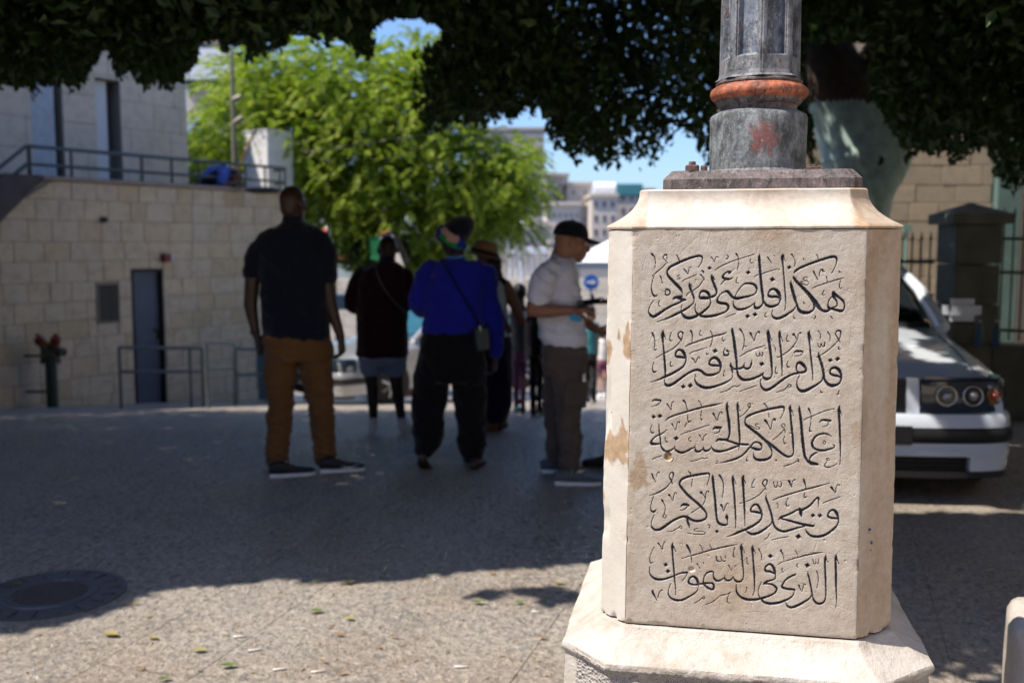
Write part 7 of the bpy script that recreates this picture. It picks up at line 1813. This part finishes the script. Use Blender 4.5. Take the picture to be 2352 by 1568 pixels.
def b_(bm):
    bag_loop(bm, f.Y, [(977, 1105, 745, .14), (965, 1112, 790, .17), (957, 1116, 840, .18), (952, 1118, 875, .15)])
    f.limb(bm, [(992, 860), (984, 940), (984, 1000), (975, 1030)], [40, 40, 38, 22]); f.limb(bm, [(1076, 860), (1080, 950), (1084, 1020), (1086, 1050)], [39, 37, 33, 22])
f.cloth('trousers', 'black_cloth', .011, .018, 5, b_, 6., (7, 7, 4))
# headscarf: bulky navy wrap over a printed band
def b_(bm):
    c = f.J((1052, 530)); rot = Euler((R(-10), R(-32), 0)).to_matrix(); ellipsoid(bm, c, (.125, .13, .085), rot); ellipsoid(bm, f.J((1042, 548)), (.094, .108, .07), rot); ellipsoid(bm, f.J((1066, 520, .02)), (.08, .10, .07), rot)
f.cloth('headscarf', 'navy_cotton', .008, .008, 3, b_, 7.)
bm = bmesh.new(); c = f.J((1034, 552)); ax = Euler((R(-8), R(38), 0)).to_matrix()
rs = []
for zz, q in ((-.045, .099), (-.03, .112), (0, .122), (.03, .126), (.045, .12)): rs.append([c+ax @ Vector((q*.96*math.cos(t), q*1.05*math.sin(t), zz)) for t in np.linspace(0, 2*math.pi, 33)[:-1]])
rings(bm, rs, cap=False); link('scarf_band', bm_mesh(bm, 'scarf_band', True), M['scarf_print'], f.o)
bm = bmesh.new(); tube(bm, [f.J((1025, 590, -.05)), f.J((1045, 592, -.075)), f.J((1068, 587, -.05))], .007, 6); link('necklace', bm_mesh(bm, 'necklace'), simple('sky_bead', (.10, .35, .75), .4), f.o)
hl = G(968, 1088); f.shoe((hl.x, hl.y, hl.z), 4, .25, 'sandal_leather', 'rubber', zoff=.075, pitch=-26, h=.05); hl = G(1087, 1079); f.shoe((hl.x, hl.y, hl.z), 12, .25, 'sandal_leather', 'rubber', h=.05)
bag = empty('shoulder_bag', f.J((1106, 772, -.12)), "small dark teal bag hanging by a long strap at the cobalt woman's right hip", 'bag')
bm = bmesh.new(); box(bm, f.J((1107, 778, -.14)), (.11, .05, .17), (0, R(-6), R(20)), bev=.015); link('pouch', bm_mesh(bm, 'pouch', True, 40), M['leather_teal'], bag)
ribbon('strap', [f.J((1013, 592, -.06)), f.J((1024, 612, -.145)), f.J((1040, 640, -.165)), f.J((1058, 672, -.17)), f.J((1078, 705, -.172)), f.J((1098, 740, -.175)), f.J((1102, 752, -.17))], .013, M['black_cloth'], bag)
bm = bmesh.new(); tube(bm, [f.J((1102, 748, -.18)), f.J((1104, 760, -.175))], .006, 6); link('buckle', bm_mesh(bm, 'buckle'), M['alloy'], bag)

# ---- woman with straw hat ----
f = Fig('person', 'woman in straw hat, pale sleeveless vest and long navy skirt behind the cobalt sweater', 8.3, 1140)
f.head((1117, 597), 20, .98); limb(f.b, [f.J((1122, 612)), f.J((1128, 640))], [.055, .062])
f.limb(f.b, [(1160, 655), (1186, 708), (1196, 735), (1205, 720, .25)], [15, 13, 12, 8]); f.limb(f.b, [(1100, 655), (1096, 720), (1110, 740, .25)], [15, 13, 9]); f.hand(f.J((1205, 720, .26)), Vector((-.2, 1, .1)), Vector((0, 0, 1)), 1., .5)
bag_loop(f.b, f.Y, [(1105, 1155, 645, .07), (1100, 1162, 665, .1), (1106, 1162, 770, .11)]); f.limb(f.b, [(1125, 800), (1122, 900), (1120, 1000)], [20, 13, 8]); f.limb(f.b, [(1155, 800), (1148, 900), (1135, 995)], [20, 13, 8])
f.skin('skin_mid', .009)
f.cloth('vest', 'white_vest', .010, .008, 4, lambda bm: bag_loop(bm, f.Y, [(1104, 1152, 643, .08), (1098, 1160, 656, .12), (1102, 1164, 690, .135), (1104, 1166, 730, .14), (1102, 1172, 772, .145)]), 8.)
f.cloth('skirt', 'navy_skirt', .011, .014, 4, lambda bm: bag_loop(bm, f.Y, [(1104, 1170, 762, .14), (1098, 1176, 800, .17), (1098, 1178, 870, .18), (1100, 1174, 930, .17), (1108, 1162, 966, .14)]), 9., (9, 9, 2))
f.cloth('cardigan_shoulder', 'navy_cotton', .010, .006, 3, lambda bm: (f.limb(bm, [(1112, 640), (1150, 648), (1166, 660)], [13, 15, 12])), 9.5)
f.cloth('hair', 'hair_black', .009, .012, 2, lambda bm: (ellipsoid(bm, f.J((1128, 612)), (.085, .10, .13)), ellipsoid(bm, f.J((1138, 642)), (.06, .07, .12))), 10.)
bm = bmesh.new(); c = f.J((1112, 580)); ax = Euler((R(0), R(14), 0)).to_matrix(); prf = [(.19, -.03), (.15, -.02), (.112, -.012), (.108, .0), (.104, .06), (.085, .088), (.045, .10), (.005, .102)]
rings(bm, [[c+ax @ Vector((r_*math.cos(t), r_*1.1*math.sin(t), z_)) for t in np.linspace(0, 2*math.pi, 29)[:-1]] for r_, z_ in prf]); hat = link('straw_hat', bm_mesh(bm, 'straw_hat', True, 60), M['straw'], f.o)
bm = bmesh.new(); rings(bm, [[c+ax @ Vector((r_*math.cos(t), r_*1.1*math.sin(t), z_)) for t in np.linspace(0, 2*math.pi, 29)[:-1]] for r_, z_ in ((.113, -.008), (.112, .022))], cap=False); link('hat_band', bm_mesh(bm, 'hat_band', True), M['cloth_black'], hat)
ribbon('strap', [f.J((1128, 650, -.13)), f.J((1138, 690, -.15)), f.J((1160, 740, -.15)), f.J((1172, 765, -.14))], .045, M['black_plastic'], f.o)
for (a, b, yw) in ((1122, 1017, 10), (1140, 1014, 14)): h = G(a, b); f.shoe((h.x, f.Y+.0, ground_z(h.x, f.Y)), yw, .26, 'shoe_black', 'rubber')

# ---- man in cap, side view ----
f = Fig('person', 'man in dark baseball cap, pale lilac polo shirt and khaki cargo trousers, facing right', 6.5, 1298)
f.head((1312, 556), 80, 1.10, -8); limb(f.b, [f.J((1297, 570)), f.J((1286, 605))], [.068, .078])
f.limb(f.b, [(1272, 634, -.12), (1232, 690, -.2), (1221, 712, -.22), (1262, 714, -.24), (1312, 712, -.24)], [15, 17, 17, 15, 10.5]); f.hand(f.J((1312, 712, -.24)), Vector((1, .1, .10)), Vector((.1, .4, -1)), 1.12, .35, 1)
f.limb(f.b, [(1286, 634, .12), (1296, 700, .18), (1330, 730, .18), (1368, 757, .10)], [20, 17, 14, 9]); f.hand(f.J((1368, 757, .10)), Vector((1, -.1, -.25)), Vector((0, .3, 1)), 1.08, .25, -1)
bag_loop(f.b, f.Y, [(1270, 1312, 606, .09), (1255, 1322, 640, .14), (1250, 1330, 780, .13)]); f.limb(f.b, [(1300, 830, -.08), (1305, 950, -.08), (1306, 1080, -.08)], [24, 18, 11]); f.limb(f.b, [(1282, 830, .1), (1274, 950, .1), (1272, 1065, .1)], [24, 18, 11])
f.skin('skin_tan', .006); f.eyes()
def b_(bm):
    bag_loop(bm, f.Y, [(1268, 1316, 594, .10), (1256, 1322, 603, .14), (1244, 1326, 622, .175), (1240, 1331, 655, .18), (1238, 1337, 695, .175), (1238, 1342, 735, .17), (1244, 1346, 770, .16), (1250, 1345, 788, .15)])
    f.limb(bm, [(1264, 622, -.13), (1244, 660, -.18), (1236, 688, -.20)], [27, 27, 26]); f.limb(bm, [(1282, 622, .13), (1286, 680, .18)], [26, 24])
pol = f.cloth('polo_shirt', 'polo_lilac', .008, .024, 3, b_, 11., (6, 6, 6))
bm = bmesh.new(); c0 = [(1270, 578, -.02), (1285, 590, -.092), (1305, 604, -.10), (1322, 615, -.06)]; c1 = [(1266, 588, -.02), (1280, 600, -.11), (1302, 616, -.125), (1320, 630, -.075)]
v0_ = [f.J(p) for p in c0]; v1_ = [f.J(p) for p in c1]
for a, b, c, d in zip(v0_[:-1], v0_[1:], v1_[1:], v1_[:-1]): bm.faces.new([bm.verts.new(x) for x in (a, b, c, d)])
bmesh.ops.remove_doubles(bm, verts=bm.verts[:], dist=1e-4); o = link('collar', bm_mesh(bm, 'collar', True), M['polo_lilac'], pol); md = o.modifiers.new('s', 'SOLIDIFY'); md.thickness = .006
bm = bmesh.new(); tube(bm, [p+Vector((0, -.004, -.012)) for p in v0_], .0035, 4); tube(bm, [p+Vector((0, -.006, -.028)) for p in v0_], .0025, 4); link('collar_stripe', bm_mesh(bm, 'collar_stripe'), M['navy_cotton'], pol)
def b_(bm):
    bag_loop(bm, f.Y, [(1252, 1340, 778, .14), (1246, 1346, 800, .165), (1244, 1346, 835, .17), (1250, 1340, 858, .13)])
    f.limb(bm, [(1302, 845, -.07), (1308, 900, -.08), (1306, 960, -.08), (1311, 1030, -.08), (1310, 1068, -.08)], [36, 33, 29, 27, 25]); f.limb(bm, [(1282, 845, .1), (1274, 930, .1), (1276, 1000, .1), (1275, 1052, .1)], [34, 29, 24, 22])
tr = f.cloth('trousers', 'khaki_twill', .008, .017, 3, b_, 12., (7, 7, 11))
bm = bmesh.new(); box(bm, f.J((1322, 905, -.175)), (.15, .02, .17), (0, R(4), 0), bev=.008); link('cargo_pocket', bm_mesh(bm, 'cargo_pocket', True, 40), M['khaki_twill'], tr)
h = G(1277, 1114); f.shoe((h.x, h.y, h.z), 88, .30, 'shoe_slate', 'shoe_white', h=.085); h = G(1246, 1086); f.shoe((h.x, h.y, h.z), 84, .29, 'shoe_slate', 'shoe_white', h=.085)
# cap
S = f.hs; L = f.HL; bm = bmesh.new(); rs = []
for zz, q in ((.030, 1.0), (.055, .985), (.082, .91), (.105, .74), (.120, .48), (.127, .2), (.129, .03)): rs.append([L(.090*q*math.cos(t), -.008+.108*q*math.sin(t), zz) for t in np.linspace(0, 2*math.pi, 33)[:-1]])
rings(bm, rs); ellipsoid(bm, L(0, -.008, .131), (.008, .008, .006), u=8, v=6); cp = link('baseball_cap', bm_mesh(bm, 'baseball_cap', True, 60), M['cap_navy'], f.o)
bm = bmesh.new(); up = []; lo = []
for t in np.linspace(R(28), R(152), 15): up.append((L(.088*math.cos(t), -.008+.104*math.sin(t), .040), L(.078*math.cos(t), .015+.165*math.sin(t), .034-.020*abs(math.cos(t))-.012)))
va = [(bm.verts.new(a), bm.verts.new(b)) for a, b in up]
for (a, b), (c, d) in zip(va[:-1], va[1:]): bm.faces.new((a, b, d, c))
o = link('brim', bm_mesh(bm, 'brim', True), M['cap_navy'], cp); md = o.modifiers.new('s', 'SOLIDIFY'); md.thickness = .006
ph = tag(link('phone', (lambda b: (box(b, f.J((1352, 694, -.22)), (.15, .075, .012), (R(20), R(-8), R(-10)), bev=.003), bm_mesh(b, 'phone'))[-1])(bmesh.new()), M['phone_glass']), 'dark smartphone held out by the man in the baseball cap', 'phone')
bm = bmesh.new(); p = [f.J(q_) for q_ in ((1307, 722, -.27), (1342, 724, -.27), (1333, 740, -.27), (1313, 737, -.27))]; rings(bm, [p, [x+Vector((0, .008, 0)) for x in p]])
tag(link('blue_paper', bm_mesh(bm, 'blue_paper'), M['cyan_paper']), 'bright blue folded paper held under the phone by the man in the cap', 'paper')

# ---- man hidden behind the pedestal: only a shoe and a hand come out ----
f = Fig('person', 'person in dark clothes standing behind the pedestal with one shoe and fingertips showing', 7.05, 1475)
f.head((1470, 560), -95, 1.05); limb(f.b, [f.J((1478, 580)), f.J((1485, 612))], [.065, .075])
f.limb(f.b, [(1475, 630, .15), (1462, 690, .2), (1402, 692, .1)], [18, 14, 9]); f.hand(f.J((1402, 692, .1)), Vector((-1, 0, -.1)), Vector((0, 0, 1)), 1., .4, 1); f.limb(f.b, [(1490, 630, -.15), (1505, 710, -.18), (1480, 760, -.2)], [18, 14, 9])
bag_loop(f.b, f.Y, [(1460, 1505, 618, .09), (1450, 1515, 650, .13), (1450, 1515, 800, .13)]); f.limb(f.b, [(1470, 830), (1455, 940), (1430, 1040)], [22, 16, 10]); f.limb(f.b, [(1495, 830, .1), (1500, 940, .1), (1505, 1040, .1)], [22, 16, 10])
f.skin('skin_mid', .009)
f.cloth('shirt', 'grey_cloth', .010, .01, 4, lambda bm: (bag_loop(bm, f.Y, [(1462, 1508, 610, .1), (1448, 1518, 630, .17), (1445, 1520, 700, .18), (1446, 1522, 790, .17)]), f.limb(bm, [(1475, 632, .13), (1465, 670, .17)], [24, 22]), f.limb(bm, [(1490, 632, -.13), (1500, 680, -.16)], [24, 22])), 13.)
f.cloth('trousers', 'black_cloth', .010, .012, 4, lambda bm: (bag_loop(bm, f.Y, [(1448, 1520, 780, .16), (1445, 1524, 830, .17)]), f.limb(bm, [(1470, 840), (1456, 940), (1436, 1030)], [32, 26, 20]), f.limb(bm, [(1498, 840, .1), (1502, 940, .1), (1506, 1035, .1)], [32, 26, 20])), 14.)
h = G(1434, 1072); f.shoe((h.x, h.y, h.z), -84, .30, 'shoe_black', 'rubber'); f.shoe((f.J((1520, 1050, .1)).x, f.Y+.1, 0), -80, .30, 'shoe_black', 'rubber')

# ---- farther walkers ----
def walker(label, Y, px, top, foot, w, skin, topm, botm, shoe_m, headm='hair_black', yaw=0, skirt=False, bare=False, group=None):
    f = Fig('person', label, Y, px, group); H = foot-top; y = lambda t: top+H*t; k = w/40.
    f.head((px, y(.075)), yaw, H*f.k/1.74*1.0); limb(f.b, [f.J((px, y(.11))), f.J((px, y(.17)))], [.055, .06])
    for s in (-1, 1): f.limb(f.b, [(px+s*15*k, y(.19)), (px+s*18*k, y(.33)), (px+s*17*k, y(.45), .10)], [4.6*k, 4*k, 2.6*k]); f.hand(f.J((px+s*17*k, y(.45), .10)), Vector((0, .3, -1)), Vector((-s, 0, 0)), .95, .4, s)
    bag_loop(f.b, Y, [(px-8*k, px+8*k, y(.17), .07), (px-14*k, px+14*k, y(.21), .09), (px-12*k, px+12*k, y(.5), .10)])
    for s, a in ((-1, .12), (1, -.12)): f.limb(f.b, [(px+s*7*k, y(.52)), (px+s*7.5*k, y(.75), a), (px+s*7*k, y(.95), -a)], [7*k, 5*k, 3.2*k])
    f.skin(skin, .012)
    f.cloth('shirt', topm, .013, .01, 3, lambda bm: (bag_loop(bm, Y, [(px-9*k, px+9*k, y(.165), .08), (px-15*k, px+15*k, y(.19), .12), (px-15*k, px+15*k, y(.3), .13), (px-14.5*k, px+14.5*k, y(.48), .13)]), [f.limb(bm, [(px+s*15*k, y(.2)), (px+s*18*k, y(.30))], [6*k, 5.4*k]) for s in (-1, 1)]), 15.)
    if not bare: f.cloth('trousers', botm, .013, .012, 3, lambda bm: (bag_loop(bm, Y, [(px-13*k, px+13*k, y(.46), .12), (px-14*k, px+14*k, y(.54), .13)]), [f.limb(bm, [(px+s*7*k, y(.55)), (px+s*7.5*k, y(.75), a), (px+s*7*k, y(.93), -a)], [9*k, 7*k, 6*k]) for s, a in ((-1, .12), (1, -.12))]), 16.)
    else: f.cloth('shorts', botm, .013, .01, 3, lambda bm: (bag_loop(bm, Y, [(px-13*k, px+13*k, y(.46), .12), (px-14*k, px+14*k, y(.54), .13)]), [f.limb(bm, [(px+s*7*k, y(.55)), (px+s*7.5*k, y(.66), a*.5)], [9*k, 8.4*k]) for s, a in ((-1, .12), (1, -.12))]), 16.)
    f.cloth('hair', 'hair_black' if headm == 'hair_black' else headm, .012, .004, 2, lambda bm: ellipsoid(bm, f.J((px-1, y(.06), -.02)), (.085, .10, .10)), 17.)
    for s, a in ((-1, -.12), (1, .12)):
        q = f.J((px+s*7*k, y(.95), a)); f.shoe((q.x, q.y-.06, ground_z(q.x, q.y)), yaw, .27, shoe_m, 'shoe_white')
walker('small woman in teal top, pink trousers and green shoes on the sloping street', 11.6, 1194, 650, 974, 40, 'skin_mid', 'grey_cloth', 'pink_cloth', 'teal_cloth')
walker('person all in black just behind the back of the man in the cap', 10.9, 1232, 634, 968, 44, 'skin_tan', 'black_cloth', 'black_cloth', 'shoe_black', yaw=10)
walker('distant person in bright teal shirt and dark trousers between the cap man and the pedestal', 15.4, 1357, 700, 932, 38, 'skin_tan', 'teal_cloth', 'black_cloth', 'shoe_black', yaw=5)
walker('distant child in white top and pink shorts against the pedestal edge', 17.5, 1384, 752, 906, 30, 'skin_tan', 'cloth_white', 'pink_cloth', 'shoe_white', bare=True, yaw=-10)
# ---- bending worker on the terrace ----
f = Fig('person', 'man in blue shirt bending down on the terrace behind the railing', 17.1, 500)
f.o.location.z = WZ; f.head((538, 404), 75, 1.0, 50); TZ = WZ-.03
hip = f.J((474, 424)); shl = f.J((515, 402)); foot = Vector((hip.x, hip.y, TZ))
limb(f.b, [hip, hip.lerp(shl, .5)+Vector((0, 0, .05)), shl, f.J((532, 404))], [.13, .13, .12, .06])
for s in (-1, 1):
    o_ = Vector((0, s*.14, 0)); limb(f.b, [hip+o_, Vector((hip.x+.22, hip.y+s*.16, TZ+.30)), Vector((hip.x-.05, hip.y+s*.16, TZ+.08))], [.09, .06, .045]); e_l = shl+Vector((.02, s*.18, -.18)); limb(f.b, [shl+o_, e_l, Vector((shl.x+.22, shl.y+s*.12, TZ+.16))], [.055, .045, .03])
    f.hand(Vector((shl.x+.22, shl.y+s*.12, TZ+.16)), Vector((.3, 0, -.8)), Vector((1, 0, .2)), 1., .4)
f.skin('skin_mid', .010)
def b_(bm):
    limb(bm, [hip+Vector((.05, 0, .03)), hip.lerp(shl, .5)+Vector((0, 0, .06)), shl+Vector((.0, 0, .01))], [.17, .19, .155])
    for s in (-1, 1): limb(bm, [shl+Vector((0, s*.14, 0)), shl+Vector((.01, s*.19, -.12))], [.085, .075])
f.cloth('shirt', 'blue_shirt', .012, .012, 3, b_, 18.)
f.cloth('trousers', 'navy_cotton', .012, .012, 3, lambda bm: (ellipsoid(bm, hip, (.18, .20, .16)), [limb(bm, [hip+Vector((0, s*.12, 0)), Vector((hip.x+.22, hip.y+s*.16, TZ+.30)), Vector((hip.x-.03, hip.y+s*.16, TZ+.14))], [.11, .08, .065]) for s in (-1, 1)]), 19.)
f.cloth('hair', 'hair_black', .010, .004, 2, lambda bm: ellipsoid(bm, f.J((535, 399)), (.10, .09, .09)), 20.)
for s in (-1, 1): f.shoe((hip.x-.12, hip.y+s*.16, TZ), 85, .28, 'shoe_black', 'rubber')

# ---- flags among the walkers ----
def flag(name, label, Y, polys, pole):
    o = empty(name, at_y(*pole[0], Y), label, 'flag')
    for nm, mt, pts in polys:
        bm = bmesh.new(); v = [at_y(a, b, Y+.03*math.sin(i*2.1)) for i, (a, b) in enumerate(pts)]; rings(bm, [v, [x+Vector((0, .008, 0)) for x in v]]); link(nm, bm_mesh(bm, nm), M[mt], o)
    a = at_y(*pole[0], Y+.03); b = Vector((a.x+.1, Y+.03, ground_z(a.x, Y)+.9)); bm = bmesh.new(); tube(bm, [a, b], .012, 6); link('pole', bm_mesh(bm, 'pole'), M['louvre_metal'], o)
flag('flag', 'drooping green, white and black flag with red tip behind the burgundy man', 13.0,
     [('green_stripe', 'cloth_green', [(847, 546), (872, 541), (882, 602), (850, 594)]), ('white_stripe', 'cloth_white', [(872.5, 541), (898, 529), (929, 614), (906, 624), (882.5, 602)]), ('black_stripe', 'cloth_black', [(898.5, 529), (913, 538), (942, 598), (929.5, 614)]), ('red_triangle', 'cloth_red', [(869, 539), (897, 527), (884, 534)])], [(898, 524)])
flag('flag', "small red and white pennant beside the tall man's shoulder", 12.4, [('red_cloth', 'cloth_red', [(722, 541), (747, 523), (750, 531), (736, 546)]), ('white_edge', 'cloth_white', [(744, 521), (751, 519), (751, 530), (747.5, 523)]), ('blue_edge', 'sign_blue', [(737, 547), (750.5, 532), (752, 540), (744, 548)])], [(752, 517)])
